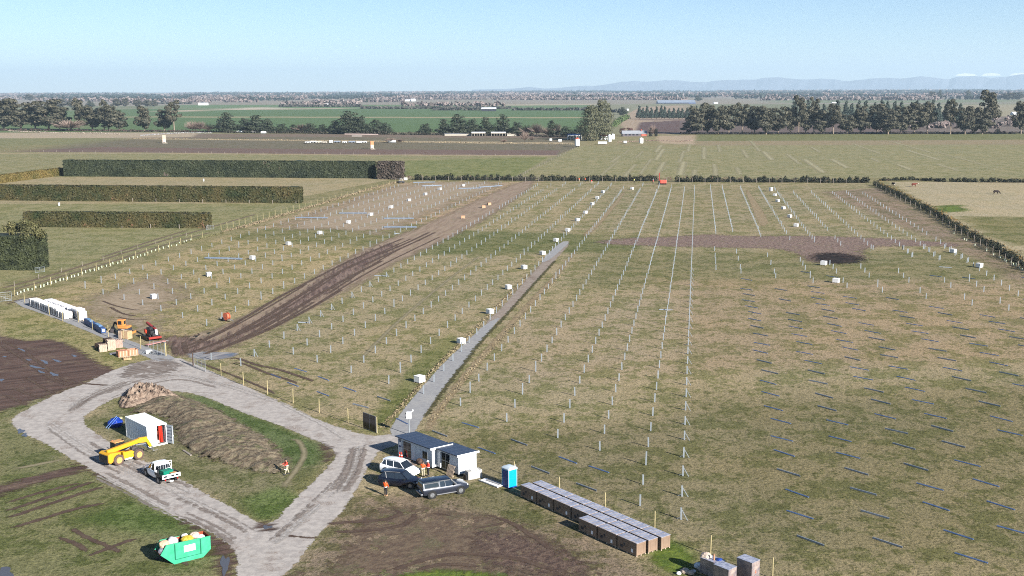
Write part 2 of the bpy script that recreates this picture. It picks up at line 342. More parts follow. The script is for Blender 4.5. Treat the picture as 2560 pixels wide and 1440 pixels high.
def patchmat(name, c, c2, rag=.8, edge=.35, fine=1.6, streak=None, bump=.06, c3=None, rough=.95, holes=0.0, hs=.25, soft=.3, spec=.1):
    """a surface sheet whose border (attribute sd, metres inside the edge) is broken up by noise"""
    m = bpy.data.materials.new(name); m.use_nodes = True; n = m.node_tree; b = n.nodes['Principled BSDF']; L = n.links
    geo = n.nodes.new('ShaderNodeNewGeometry'); a = n.nodes.new('ShaderNodeAttribute'); a.attribute_name = 'sd'
    def noise(sc, det=5, ro=.65, vec=None):
        t = n.nodes.new('ShaderNodeTexNoise'); t.inputs['Scale'].default_value = sc; t.inputs['Detail'].default_value = det; t.inputs['Roughness'].default_value = ro
        L.new(vec or geo.outputs['Position'], t.inputs['Vector']); return t.outputs['Fac']
    def M(op, x, y, z=None):
        k = n.nodes.new('ShaderNodeMath'); k.operation = op
        for i, v in enumerate((x, y, z)):
            if v is None: continue
            if hasattr(v, 'links'): L.new(v, k.inputs[i])
            else: k.inputs[i].default_value = v
        return k.outputs[0]
    def ramp(f, a_, b_, lo=0., hi=1.):
        r = n.nodes.new('ShaderNodeMapRange'); r.inputs[1].default_value = a_; r.inputs[2].default_value = b_; r.inputs[3].default_value = lo; r.inputs[4].default_value = hi
        r.interpolation_type = 'SMOOTHSTEP'; L.new(f, r.inputs[0]); return r.outputs[0]
    def mix(f, x, y, bt='MIX'):
        k = n.nodes.new('ShaderNodeMix'); k.data_type = 'RGBA'; k.blend_type = bt
        if hasattr(f, 'links'): L.new(f, k.inputs[0])
        else: k.inputs[0].default_value = f
        for i, v in ((6, x), (7, y)):
            if hasattr(v, 'links'): L.new(v, k.inputs[i])
            else: k.inputs[i].default_value = (*v, 1)
        return k.outputs[2]
    vec = None
    if streak is not None:
        mp0 = n.nodes.new('ShaderNodeMapping'); L.new(geo.outputs['Position'], mp0.inputs[0]); mp0.inputs['Rotation'].default_value = (0, 0, streak)
        mp1 = n.nodes.new('ShaderNodeMapping'); L.new(mp0.outputs[0], mp1.inputs[0]); mp1.inputs['Scale'].default_value = (1, .12, 1); vec = mp1.outputs[0]
    nb = noise(hs); nm = noise(fine * .45, 5, .65, vec); nf = noise(fine * 2.2, 4, .7)
    cc = mix(ramp(nm, .38, .62), c, c2)
    if c3: cc = mix(ramp(nb, .52, .64), cc, mix(ramp(nf, .4, .6), c3, cc))
    cc = mix(M('MULTIPLY', ramp(nf, .52, .7), .35), cc, mix(1., cc, (.6, .6, .6), 'MULTIPLY'))
    L.new(cc, b.inputs['Base Color']); b.inputs['Roughness'].default_value = rough; b.inputs['Specular IOR Level'].default_value = spec
    bp = n.nodes.new('ShaderNodeBump'); bp.inputs['Distance'].default_value = bump; L.new(nm, bp.inputs['Height']); L.new(bp.outputs[0], b.inputs['Normal'])
    ne = noise(1.1, 5, .7, vec)
    d = M('ADD', a.outputs['Fac'], M('MULTIPLY', M('SUBTRACT', ne, .5), rag * 2))
    if holes:
        d = M('SUBTRACT', d, M('MULTIPLY', ramp(noise(hs * 1.7), .62 - holes, .74 - holes), 6.0))
    al = ramp(d, edge - soft, edge + soft)
    tr = n.nodes.new('ShaderNodeBsdfTransparent'); ms = n.nodes.new('ShaderNodeMixShader'); out = n.nodes['Material Output']
    L.new(al, ms.inputs[0]); L.new(tr.outputs[0], ms.inputs[1]); L.new(b.outputs[0], ms.inputs[2]); L.new(ms.outputs[0], out.inputs[0])
    MATS[name] = m; return m
def patch(name, pix, mat, z, res=.5, margin=1.2, hole=None, zf=None, kind='structure', world=False, smooth=1):
    pw = pix if world else wp(pix)
    for _ in range(smooth):
        pw = [q for i in range(len(pw)) for q in ((pw[i][0] * .75 + pw[(i + 1) % len(pw)][0] * .25, pw[i][1] * .75 + pw[(i + 1) % len(pw)][1] * .25), (pw[i][0] * .25 + pw[(i + 1) % len(pw)][0] * .75, pw[i][1] * .25 + pw[(i + 1) % len(pw)][1] * .75))]
    xs = [p[0] for p in pw]; ys = [p[1] for p in pw]
    gx = np.arange(min(xs) - margin, max(xs) + margin + res, res); gy = np.arange(min(ys) - margin, max(ys) + margin + res, res)
    me, co, q, X, Y = grid_mesh(name, gx, gy, z)
    s = sdf(X, Y, pw)
    if hole:
        hw = wp(hole)
        for _ in range(2): hw = [q for i in range(len(hw)) for q in ((hw[i][0] * .75 + hw[(i + 1) % len(hw)][0] * .25, hw[i][1] * .75 + hw[(i + 1) % len(hw)][1] * .25), (hw[i][0] * .25 + hw[(i + 1) % len(hw)][0] * .75, hw[i][1] * .25 + hw[(i + 1) % len(hw)][1] * .75))]
        s = np.minimum(s, -sdf(X, Y, hw))
    if zf is not None: co[:, 2] = z + zf(X, Y, s)
    keep = (s[q] > -margin).any(1); q = q[keep]
    used = np.unique(q); mp = np.full(len(co), -1); mp[used] = np.arange(len(used)); co = co[used]; q = mp[q]
    fill_mesh(me, co, q)
    a = me.attributes.new('sd', 'FLOAT', 'POINT'); a.data.foreach_set('value', s[used].astype(np.float32))
    me.materials.append(mat); o = bpy.data.objects.new(name, me); col.objects.link(o)
    if zf is not None: me.shade_smooth()
    tag(o, kind=kind); return o
def ribbons(name, lines, mat, z):
    """wheel tracks: one sheet with many ribbons; lines of (pixel points, width m)"""
    V = []; Q = []; S = []
    for li, (pts, wd) in enumerate(lines):
        zz = z + li * .0012
        P3 = [at(*p) for p in pts]; dense = []
        for i in range(len(P3) - 1):
            p0 = P3[max(0, i - 1)]; p1 = P3[i]; p2 = P3[i + 1]; p3 = P3[min(len(P3) - 1, i + 2)]
            k = max(2, int((p2 - p1).length / .8))
            for j in range(k):
                t = j / k; dense.append(.5 * ((2 * p1) + (p2 - p0) * t + (2 * p0 - 5 * p1 + 4 * p2 - p3) * t * t + (3 * p1 - p0 - 3 * p2 + p3) * t ** 3))
        dense.append(P3[-1]); k0 = len(V); W = wd * 1.5; N = len(dense)
        for i, p in enumerate(dense):
            d = dense[min(N - 1, i + 1)] - dense[max(0, i - 1)]; s_ = Vector((d.y, -d.x, 0)).normalized()
            for u in (-1, 0, 1):
                V.append((p.x + s_.x * u * W, p.y + s_.y * u * W, zz)); e = min(i, N - 1 - i) * .8 / 2
                S.append(min((1 - abs(u)) * W - wd * .5, e - 1))
        for i in range(N - 1):
            for u in (0, 1): a = k0 + i * 3 + u; Q.append((a, a + 1, a + 4, a + 3))
    me = bpy.data.meshes.new(name); fill_mesh(me, np.array(V), np.array(Q))
    a = me.attributes.new('sd', 'FLOAT', 'POINT'); a.data.foreach_set('value', np.array(S, np.float32))
    me.materials.append(mat); o = bpy.data.objects.new(name, me); col.objects.link(o); tag(o, kind='structure'); return o

def make_ground():
    ground()
    SOIL = patchmat('soil_tan', alb(178, 156, 134), alb(158, 136, 116), rag=4.5, edge=1.0, streak=R(9), c3=alb(156, 146, 112), holes=.0, bump=.08, soft=1.6)
    SOILA = patchmat('soil_pale', alb(188, 168, 142), alb(170, 150, 124), rag=11, edge=3.5, c3=alb(160, 150, 112), holes=.12, hs=.09, bump=.08, soft=4.5)
    MUDT = patchmat('mud_track', alb(154, 130, 116), alb(110, 90, 82), rag=5, edge=.8, streak=R(9) - .33, c3=alb(160, 138, 122), bump=.25, soft=1.6, fine=2.4)
    MUD = patchmat('mud', alb(118, 96, 86), alb(92, 74, 66), rag=3.2, edge=.4, streak=R(62), c3=alb(134, 116, 98), bump=.25, soft=.8, hs=.3)
    MUDS = patchmat('mud_thin', alb(112, 94, 80), alb(132, 114, 94), rag=3.4, edge=.8, c3=alb(118, 114, 84), holes=.10, hs=.3, bump=.14, soft=1.0, fine=2.6)
    MUDR = patchmat('mud_churned', alb(98, 80, 72), alb(124, 104, 90), rag=4.0, edge=.8, c3=alb(150, 132, 110), holes=.08, hs=.4, bump=.2, soft=1.0, fine=3.2)
    PLOW = patchmat('turned_soil', alb(166, 142, 128), alb(132, 110, 100), rag=6, edge=.9, fine=2.4, c3=alb(148, 136, 104), bump=.4, soft=1.2, hs=.35, holes=.07)
    BURN = patchmat('burnt', alb(60, 50, 46), alb(40, 35, 33), rag=8, edge=1.2, c3=alb(104, 84, 74), bump=.2, soft=1.6, hs=.3)
    GRAV = patchmat('gravel', alb(212, 202, 192), alb(190, 181, 173), rag=.8, edge=.05, fine=2.6, c3=alb(160, 144, 132), hs=.3, bump=.04, soft=.08)
    GRAVB = patchmat('gravel_blue', alb(182, 180, 177), alb(168, 166, 166), rag=.4, edge=.05, fine=3, c3=alb(190, 186, 180), hs=.2, bump=.02, soft=.05)
    GRAVM = patchmat('gravel_muddy', alb(178, 164, 150), alb(164, 148, 134), rag=1.0, edge=.1, fine=2, c3=alb(128, 108, 94), hs=.3, bump=.05, soft=.1)
    RUT = patchmat('rut', alb(98, 80, 70), alb(112, 94, 80), rag=.42, edge=.02, bump=.05, soft=.12)
    RUTL = patchmat('rut_light', alb(124, 106, 90), alb(136, 120, 98), rag=.22, edge=0, bump=.03, soft=.16)
    RUTG = patchmat('track_pale', alb(168, 156, 126), alb(156, 146, 114), rag=.4, edge=0, bump=.02, soft=.3)
    MARK = patchmat('gravel_stain', alb(150, 136, 126), alb(168, 156, 146), rag=.75, edge=.1, bump=.02, soft=.2, fine=3)
    MARK2 = patchmat('gravel_pale_rut', alb(214, 206, 198), alb(200, 190, 180), rag=.75, edge=.1, bump=.02, soft=.2, fine=3)
    DRY = patchmat('straw', alb(184, 164, 130), alb(158, 138, 106), rag=1.0, edge=.35, fine=2.5, c3=alb(126, 106, 76), hs=.8, bump=.2, soft=.2)
    GRN = patchmat('lush_grass', alb(96, 116, 50), alb(128, 142, 62), rag=1.2, edge=.5, fine=3, c3=alb(84, 100, 46), bump=.15, soft=.6)
    # left half of the site: the broad haul track
    patch('bare_soil', [(405, 850), (560, 815), (740, 715), (880, 632), (990, 588), (1060, 560), (1210, 490), (1300, 452), (1352, 452), (1230, 545), (1110, 605), (1000, 655), (900, 715), (780, 775), (690, 822), (600, 862), (520, 890), (450, 895)], SOIL, .008, res=.9, margin=3)
    patch('bare_soil', [(140, 765), (260, 720), (420, 670), (520, 740), (420, 790), (470, 830), (420, 860), (330, 850), (250, 815)], SOILA, .008, res=.9, margin=5)
    patch('bare_soil', [(1000, 455), (1300, 452), (1180, 500), (1040, 560), (940, 600), (860, 575), (640, 578), (800, 520)], SOILA, .006, res=1.2, margin=6)
    patch('mud_track', [(470, 885), (420, 862), (440, 850), (520, 858), (620, 812), (700, 765), (770, 715), (860, 655), (930, 622), (985, 604), (1000, 612), (960, 640), (900, 680), (860, 712), (780, 760), (700, 800), (640, 830), (560, 868), (520, 884)], MUDT, .012, res=.6, margin=4)
    patch('mud', [(430, 890), (400, 855), (415, 835), (450, 838), (500, 850), (540, 865), (480, 890)], MUDT, .016, res=.5)
    patch('mud', [(-60, 828), (10, 838), (60, 852), (120, 846), (160, 856), (200, 872), (235, 900), (300, 925), (330, 932), (270, 945), (235, 948), (215, 962), (150, 982), (90, 1000), (40, 1022), (-60, 1040)], MUD, .008, res=.5, margin=4)
    patch('mud', [(90, 985), (180, 965), (240, 945), (400, 912), (470, 905), (470, 925), (380, 935), (300, 950), (230, 958), (150, 1000), (110, 1020)], MUDS, .010, res=.5)
    ribbons('wheel_track', [([(0, 848), (60, 880), (105, 912), (150, 945), (200, 958), (300, 965)], .32), ([(0, 862), (50, 893), (95, 925), (140, 952), (190, 968)], .3),
        ([(0, 985), (40, 1000), (80, 1020)], .3), ([(20, 965), (70, 985), (120, 1000)], .3), ([(10, 1008), (60, 1025)], .3), ([(60, 940), (100, 965), (150, 990)], .25),
        ([(470, 884), (560, 850), (650, 800), (740, 745), (830, 690), (900, 655), (1000, 615), (1075, 580)], .45), ([(500, 890), (600, 850), (700, 795), (800, 735), (880, 690), (960, 650)], .5),
        ([(450, 872), (540, 835), (620, 790), (700, 742), (800, 690), (880, 650), (1010, 595)], .4), ([(640, 838), (720, 800), (800, 755), (880, 705), (970, 655), (1100, 592)], .3), ([(480, 880), (580, 842), (680, 792), (760, 742), (850, 682)], .25), ([(520, 884), (620, 845), (710, 800), (790, 752)], .3), ([(455, 880), (520, 848), (600, 808), (690, 757), (770, 708)], .25), ([(820, 735), (900, 682), (990, 628), (1060, 596)], .25), ([(870, 672), (950, 632), (1030, 596)], .3), ([(560, 852), (650, 812), (730, 768)], .35),
        ([(560, 868), (660, 830), (760, 780), (860, 722)], .3), ([(900, 668), (960, 640), (1040, 604), (1090, 580)], .4), ([(540, 905), (590, 896), (640, 912), (700, 925), (760, 945), (800, 958)], .35), ([(545, 915), (600, 908), (660, 930), (720, 950), (760, 965)], .3),
        ([(480, 900), (560, 930), (640, 962), (700, 990)], .25), ([(250, 750), (290, 765), (340, 775), (380, 772)], .25), ([(270, 765), (310, 785), (360, 792)], .3), ([(280, 790), (340, 800), (400, 795)], .25),
        ([(60, 750), (30, 757), (0, 765)], .3), ([(130, 735), (60, 748), (0, 758)], .25), ([(430, 862), (440, 880), (450, 892)], .5), ([(460, 850), (462, 870), (470, 888)], .45)], RUT, .020)
    ribbons('wheel_track', [([(0, 722), (120, 690), (260, 648), (420, 598), (520, 570), (640, 535)], .5), ([(0, 732), (120, 700), (260, 660), (420, 610), (530, 580)], .4), ([(250, 645), (380, 602), (470, 575)], .5)], RUTL, .008)
    # the strip of turned soil and the burnt patch
    patch('turned_soil', [(1470, 604), (1560, 594), (1700, 590), (1770, 584), (1850, 590), (2000, 588), (2150, 592), (2300, 600), (2400, 608), (2410, 618), (2300, 616), (2180, 618), (2160, 632), (2180, 648), (2080, 662), (2010, 655), (1990, 635), (1940, 622), (1800, 620), (1640, 616), (1520, 612)], PLOW, .008, res=.8, margin=2)
    patch('burnt_ground', [(2015, 640), (2050, 630), (2120, 632), (2170, 645), (2165, 658), (2080, 662), (2030, 655)], BURN, .014, res=.6, margin=2)
    # gravel
    road_o = [(18, 1052), (75, 1018), (140, 985), (215, 958), (250, 940), (300, 918), (370, 899), (430, 893), (462, 898), (560, 942), (670, 990), (780, 1044), (870, 1076), (930, 1092), (975, 1084), (1010, 1090), (1000, 1112), (950, 1125), (925, 1160), (905, 1200), (880, 1240), (850, 1290), (800, 1330), (770, 1370), (740, 1410), (700, 1450), (580, 1450), (600, 1405), (570, 1355), (480, 1310), (430, 1288), (330, 1232), (240, 1182), (165, 1140), (110, 1106), (60, 1088)]
    road_i = [(195, 1050), (250, 1015), (310, 985), (440, 976), (510, 990), (600, 1030), (700, 1064), (780, 1098), (825, 1118), (842, 1140), (815, 1172), (780, 1208), (730, 1255), (690, 1300), (662, 1314), (636, 1302), (560, 1257), (470, 1210), (400, 1168), (330, 1140), (262, 1098)]
    patch('gravel_road', road_o, GRAV, .016, res=.4, hole=road_i, smooth=2)
    patch('gravel_path', [(25, 757), (60, 744), (108, 754), (230, 810), (340, 858), (440, 892), (430, 903), (400, 905), (372, 896), (260, 846), (150, 800)], GRAVB, .020, res=.4)
    patch('gravel_path', [(962, 1090), (1010, 1020), (1060, 962), (1110, 905), (1165, 855), (1215, 808), (1255, 790), (1235, 815), (1180, 888), (1110, 968), (1055, 1050), (1030, 1092)], GRAVB, .018, res=.4)
    patch('muddy_path', [(1205, 812), (1255, 768), (1300, 715), (1345, 668), (1400, 604), (1432, 602), (1385, 655), (1330, 715), (1290, 765), (1240, 812)], GRAVM, .014, res=.4)
    patch('gravel_path', [(1345, 660), (1400, 604), (1428, 603), (1400, 628), (1375, 650)], GRAVB, .019, res=.4)
    patch('wet_gravel', [(455, 888), (500, 878), (560, 880), (605, 882), (590, 892), (540, 902), (500, 900)], patchmat('wet_gravel', alb(132, 130, 134), alb(186, 178, 170), rag=1.6, edge=.2, rough=.6, spec=.3, streak=R(40), bump=.04, fine=3), .022, res=.4)
    patch('mud', [(330, 905), (380, 898), (430, 896), (450, 905), (470, 915), (430, 930), (380, 945), (320, 950), (280, 945)], patchmat('mud_road', alb(134, 120, 110), alb(168, 156, 146), rag=4.5, edge=.9, soft=.9, streak=R(-55), fine=3, holes=.08, hs=.35), .022, res=.5)
    st = []; rr = random.Random(5)
    for pts in ([(240, 1180), (330, 1225), (430, 1280), (520, 1318), (600, 1370)], [(120, 1060), (220, 1130), (320, 1185), (430, 1240), (560, 1300), (640, 1345)], [(210, 1090), (300, 1150), (380, 1190), (480, 1235)],
                [(250, 1000), (350, 960), (450, 940), (560, 965), (700, 1010), (800, 1060), (880, 1110)], [(170, 1030), (230, 990), (330, 950)], [(880, 1130), (860, 1190), (800, 1250), (730, 1310), (660, 1370)], [(900, 1110), (880, 1180), (840, 1240)]):
        for k in range(9):
            o_ = (rr.uniform(-20, 20), rr.uniform(-9, 9)); i0 = rr.randrange(0, len(pts) - 2)
            st.append(([(x + o_[0], y + o_[1]) for x, y in pts[i0:i0 + 3]], rr.uniform(.08, .34)))
    ribbons('wheel_track', st[::2], MARK, .024); ribbons('wheel_track', st[1::2], MARK2, .025)
    patch('mud', [(560, 1350), (600, 1362), (592, 1400), (588, 1450), (520, 1450), (540, 1400), (525, 1370), (470, 1320), (440, 1290), (455, 1288), (500, 1315)], MUD, .014, res=.4)
    patch('mud', [(795, 1105), (830, 1120), (845, 1140), (820, 1160), (800, 1150), (805, 1130)], MUD, .020, res=.4)
    patch('mud', [(625, 1305), (660, 1302), (700, 1315), (690, 1332), (640, 1330)], MUD, .020, res=.4)
    patch('mud', [(800, 1440), (815, 1415), (870, 1330), (900, 1280), (990, 1260), (1100, 1268), (1280, 1292), (1420, 1360), (1520, 1440), (1530, 1460), (690, 1460), (740, 1420)], MUDS, .008, res=.5, margin=2)
    patch('mud', [(1160, 1330), (1260, 1315), (1400, 1360), (1500, 1420), (1480, 1450), (1300, 1440), (1180, 1410)], MUDR, .012, res=.5, margin=3)
    patch('mud', [(-40, 1225), (100, 1182), (205, 1160), (240, 1172), (130, 1200), (-40, 1255)], MUD, .010, res=.5)
    patch('mud', [(190, 1155), (250, 1180), (330, 1225), (310, 1225), (230, 1185), (180, 1165)], MUD, .013, res=.4)
    ribbons('wheel_track', [([(-20, 1290), (100, 1250), (200, 1215), (275, 1190)], .35), ([(-20, 1308), (110, 1265), (220, 1228), (300, 1205)], .35), ([(-20, 1335), (90, 1302), (200, 1270), (310, 1250)], .35),
        ([(-20, 1270), (100, 1232), (230, 1200)], .3), ([(160, 1310), (220, 1345), (280, 1370), (330, 1400)], .3), ([(110, 1335), (190, 1360), (240, 1395)], .3), ([(180, 1410), (260, 1375), (330, 1350), (400, 1330)], .3), ([(330, 1420), (400, 1395), (450, 1400), (500, 1430)], .3),
        ([(770, 1315), (880, 1305), (960, 1300), (1000, 1285), (980, 1275), (940, 1270)], .35), ([(790, 1330), (900, 1328), (1000, 1315), (1035, 1290), (1010, 1265)], .35), ([(1040, 1280), (1120, 1288), (1180, 1300)], .2),
        ([(1180, 1280), (1260, 1300), (1330, 1340), (1400, 1390)], .3), ([(1150, 1330), (1250, 1310), (1320, 1290)], .22), ([(880, 1400), (910, 1385), (930, 1370)], .3), ([(870, 1420), (900, 1400), (920, 1392)], .3),
        ([(950, 1440), (1060, 1400), (1160, 1385), (1300, 1400), (1420, 1440)], .35), ([(1000, 1445), (1100, 1412), (1250, 1420)], .3), ([(640, 1355), (700, 1340), (780, 1345), (850, 1338)], .2)], RUT, .018)
    ribbons('wheel_track', [([(200, 1100), (300, 1130), (400, 1185)], .5), ([(0, 1180), (100, 1160), (200, 1140)], .35), ([(330, 1345), (400, 1335), (440, 1320)], .3), ([(350, 1358), (420, 1345), (450, 1335)], .3),
        ([(1200, 640), (1120, 700), (1000, 800), (900, 900)], .3), ([(690, 1110), (740, 1100), (760, 1130), (750, 1160), (700, 1230)], .3)], RUTG, .012)
    TRN = patchmat('trench_edge', alb(104, 100, 66), alb(84, 80, 54), rag=1.1, edge=.1, bump=.1, soft=.2, fine=3)
    ribbons('trench_edge', [([(1058, 1050), (1090, 1005), (1120, 962), (1160, 910), (1205, 852), (1250, 805), (1300, 750), (1340, 705), (1390, 650)], .38), ([(990, 1030), (1040, 972), (1095, 910), (1150, 858)], .18)], TRN, .03)
    # straw verges along the track, the spoil of the trench
    patch('straw_verge', [(940, 1085), (990, 1020), (1040, 965), (1100, 905), (1160, 850), (1215, 795), (1255, 742), (1330, 680), (1390, 610), (1400, 612), (1340, 680), (1265, 755), (1210, 810), (1165, 852), (1110, 905), (1062, 955), (1015, 1012), (960, 1085)], DRY, .012, res=.4, margin=1)
    patch('straw_verge', [(1050, 1070), (1100, 1000), (1150, 935), (1220, 860), (1300, 770), (1380, 690), (1440, 620), (1450, 622), (1400, 690), (1320, 775), (1245, 865), (1170, 950), (1110, 1030), (1075, 1090)], DRY, .010, res=.5, margin=1)
    patch('straw_verge', [(1450, 590), (1490, 555), (1540, 500), (1560, 475), (1566, 478), (1550, 505), (1505, 560), (1470, 592)], DRY, .008, res=.8, margin=1)
    patch('straw_verge', [(1868, 470), (1890, 500), (1915, 535), (1925, 560), (1900, 570), (1882, 530), (1862, 480)], DRY, .008, res=.8, margin=1)
    patch('grass', [(1610, 1400), (1665, 1352), (1735, 1382), (1740, 1420), (1690, 1440), (1640, 1420)], GRN, .010, res=.4)
    patch('grass', [(980, 1436), (1100, 1418), (1200, 1424), (1290, 1440), (1290, 1460), (960, 1460)], GRN, .012, res=.4)
    patch('grass', [(2350, 518), (2395, 514), (2415, 525), (2370, 532)], GRN, .012, res=1)
    HAY = patchmat('hay_line', alb(196, 186, 148), alb(184, 174, 136), rag=4.6, edge=.0, bump=.02, soft=1.6, fine=.8)
    rr = random.Random(15); ln = []
    for x, y in [(1500, 440), (1560, 442), (1600, 435), (1640, 440), (1700, 438), (1735, 442), (1790, 440), (1850, 436), (1640, 400), (1700, 405), (1760, 398), (1530, 405), (1590, 395), (1870, 395), (1930, 400), (2000, 410), (2060, 432), (2120, 420), (2200, 405), (2280, 425), (2350, 400), (2400, 428), (2460, 412), (1560, 385), (1640, 380), (1720, 379), (1800, 380), (1900, 378), (2050, 380), (2200, 384), (2330, 382)]:
        f = rr.uniform(.05, .18); ln.append(([(x, y), (x + (1760 - x) * f * .5, y + (224 - y) * f * .5), (x + (1760 - x) * f, y + (224 - y) * f)], rr.uniform(.8, 1.6)))
    ribbons('hay_line', ln, HAY, .02)
    # puddles
    WAT = bpy.data.materials.new('puddle_water'); WAT.use_nodes = True; n = WAT.node_tree; b = n.nodes['Principled BSDF']
    b.inputs['Base Color'].default_value = (.05, .05, .055, 1); b.inputs['Roughness'].default_value = .25; b.inputs['Specular IOR Level'].default_value = .3
    nz = n.nodes.new('ShaderNodeTexNoise'); nz.inputs['Scale'].default_value = .8; rp = n.nodes.new('ShaderNodeValToRGB'); rp.color_ramp.elements[0].color = (.05, .05, .055, 1); rp.color_ramp.elements[1].color = (.10, .095, .10, 1)
    n.links.new(nz.outputs['Fac'], rp.inputs['Fac']); n.links.new(rp.outputs['Color'], b.inputs['Base Color'])
    rr = random.Random(9); V = []
    mb = MB()
    for cx, cy, rx, ry, rot in [(562, 1412, 14, 30, 0), (12, 1432, 26, 18, 0), (52, 1078, 12, 7, 0), (62, 1088, 9, 6, 0), (112, 905, 13, 4, .5), (142, 902, 14, 3, .3), (90, 918, 24, 3, .2), (103, 930, 12, 3, .3), (135, 936, 15, 4, .3), (72, 900, 9, 2, .1), (186, 890, 8, 3, .3), (3, 950, 9, 4, 0), (12, 892, 7, 2, 0), (55, 875, 14, 2, .4), (668, 1318, 16, 5, 0), (575, 887, 16, 3, -.1)]:
        ring = []
        for i in range(26):
            a = 2 * math.pi * i / 26; k = 1 + .25 * math.sin(3 * a + cx) + .15 * math.sin(5 * a + cy)
            x = rx * .75 * k * math.cos(a); y = ry * .75 * k * math.sin(a); ring.append(at(cx + x * math.cos(rot) - y * math.sin(rot), cy + y * math.cos(rot) + x * math.sin(rot)) + Vector((0, 0, .028)))
        mb.add(ring, [tuple(range(25, -1, -1))])
    tag(mb.build('puddle', WAT), kind='structure')
    # topsoil heap inside the loop
    rng = np.random.default_rng(4); ph = rng.uniform(0, 6.28, 60); fr = rng.uniform(.15, 1.6, 60); an = rng.uniform(0, 6.28, 60)
    def bumps(X, Y):
        s = np.zeros_like(X)
        for p, f, a in zip(ph, fr, an): s += np.sin(X * f * math.cos(a) * 1.7 + Y * f * math.sin(a) * 1.7 + p) / (1 + f * 1.2)
        return s / 8
    def zf(X, Y, s):
        k = np.clip((s + .6) / 4.2, 0, 1); k = k * k * (3 - 2 * k); return k * .75 + np.where(s > -.5, (bumps(X, Y) * .25 + bumps(X * 3, Y * 3) * .10 + bumps(X * 7, Y * 7) * .10) * np.clip((s + .5) / 1.5, 0, 1), 0) - .03 * (s < -.4)
    HEAP = patchmat('heap_soil', alb(118, 103, 86), alb(156, 142, 118), rag=2.6, edge=.5, fine=3.4, c3=alb(112, 118, 76), hs=.6, bump=.3, soft=.5)
    patch('soil_heap', [(322, 1040), (330, 1015), (350, 992), (400, 985), (470, 992), (540, 1020), (610, 1058), (680, 1100), (722, 1138), (735, 1165), (715, 1185), (670, 1188), (610, 1178), (550, 1160), (480, 1140), (430, 1100), (425, 1060), (380, 1035)], HEAP, .02, res=.25, margin=1.2, zf=zf)
    def zf2(X, Y, s):
        k = np.clip((s + .5) / 2.0, 0, 1); return k * .75 + np.where(s > -.4, bumps(X * 3.2, Y * 3.2) * .5 * k + .8 * k * np.abs(bumps(X * 7, Y * 6.5)), 0)
    CLOD = patchmat('clods', alb(184, 162, 142), alb(146, 124, 108), rag=.5, edge=-.1, fine=4, c3=alb(96, 80, 70), hs=.9, bump=.3, soft=.15)
    patch('clod_heap', [(298, 1018), (306, 992), (330, 972), (370, 968), (410, 975), (440, 990), (450, 1002), (400, 1004), (350, 1012), (320, 1025)], CLOD, .02, res=.18, margin=.9, zf=zf2)
# ================================================================== PLANTS
rs = random.Random(11)
def leafcloud(mb, blobs, n, size, rnd, flat=.6, shell=.55):
    """n small faces spread through ellipsoid blobs (cx, cy, cz, rx, ry, rz)"""
    wts = [b[3] * b[5] for b in blobs]; tot = sum(wts); V = []; Fc = []
    for b, wt in zip(blobs, wts):
        k = max(3, int(n * wt / tot))
        for _ in range(k):
            while True:
                d = Vector((rnd.uniform(-1, 1), rnd.uniform(-1, 1), rnd.uniform(-1, 1)))
                if .05 < d.length < 1: break
            r = shell + (1 - shell) * rnd.random() ** .7; d = d.normalized() * r
            c = Vector((b[0] + d.x * b[3], b[1] + d.y * b[4], b[2] + d.z * b[5]))
            nrm = (d + Vector((rnd.uniform(-1, 1), rnd.uniform(-1, 1), rnd.uniform(-.4, 1))) * flat).normalized()
            u = nrm.orthogonal().normalized(); v = nrm.cross(u); a = rnd.uniform(0, 6.28); s = size * rnd.uniform(.5, 1.35)
            u, v = (u * math.cos(a) + v * math.sin(a)) * s, (v * math.cos(a) - u * math.sin(a)) * s * rnd.uniform(.45, .9)
            V += [c - u, c + v * .8 - u * .1, c + u, c - v * .8 + u * .1]
            q = len(V) - 4; Fc.append((q, q + 1, q + 2, q + 3))
    mb.add(V, Fc); return mb
def shrub_mesh(): pass
def add_tree(proto, x, y, wpx, ytop, label, k=1.0, flip=None):
    """a copy of a unit tree (height 1, radius .5) standing at pixel (x, y)"""
    p = at(x, y); hgt = hh(y - ytop, x, y); wd = wpx * mpp(x, y)
    o = copy_tree(proto); o.location = p; o.rotation_euler = (0, 0, rs.uniform(0, 6.28)); o.scale = (wd, wd, hgt)
    o['label'] = label; return o
EUC = leafmat('eucalypt_leaves', alb(56, 60, 46), alb(112, 106, 86), .22, third=alb(142, 130, 108))
MAC = leafmat('macrocarpa_leaves', alb(40, 50, 38), alb(84, 90, 66), .3)
PIN = leafmat('pine_needles', alb(42, 56, 50), alb(78, 92, 78), .3)
TUF = leafmat('poplar_leaves', alb(60, 66, 46), alb(124, 122, 90), .35)
BAR = leafmat('bare_twigs', alb(128, 110, 100), alb(160, 138, 124), .4)
RED = leafmat('red_shrub_leaves', alb(86, 50, 48), alb(110, 70, 62), .4)
CYP = leafmat('cypress_leaves', alb(30, 34, 28), alb(44, 48, 36), .4)
BARK = pm('pale_bark', alb(170, 150, 132), .9, .25, 1.5)
BARKD = pm('dark_bark', alb(96, 78, 66), .9, .25, 1.5)
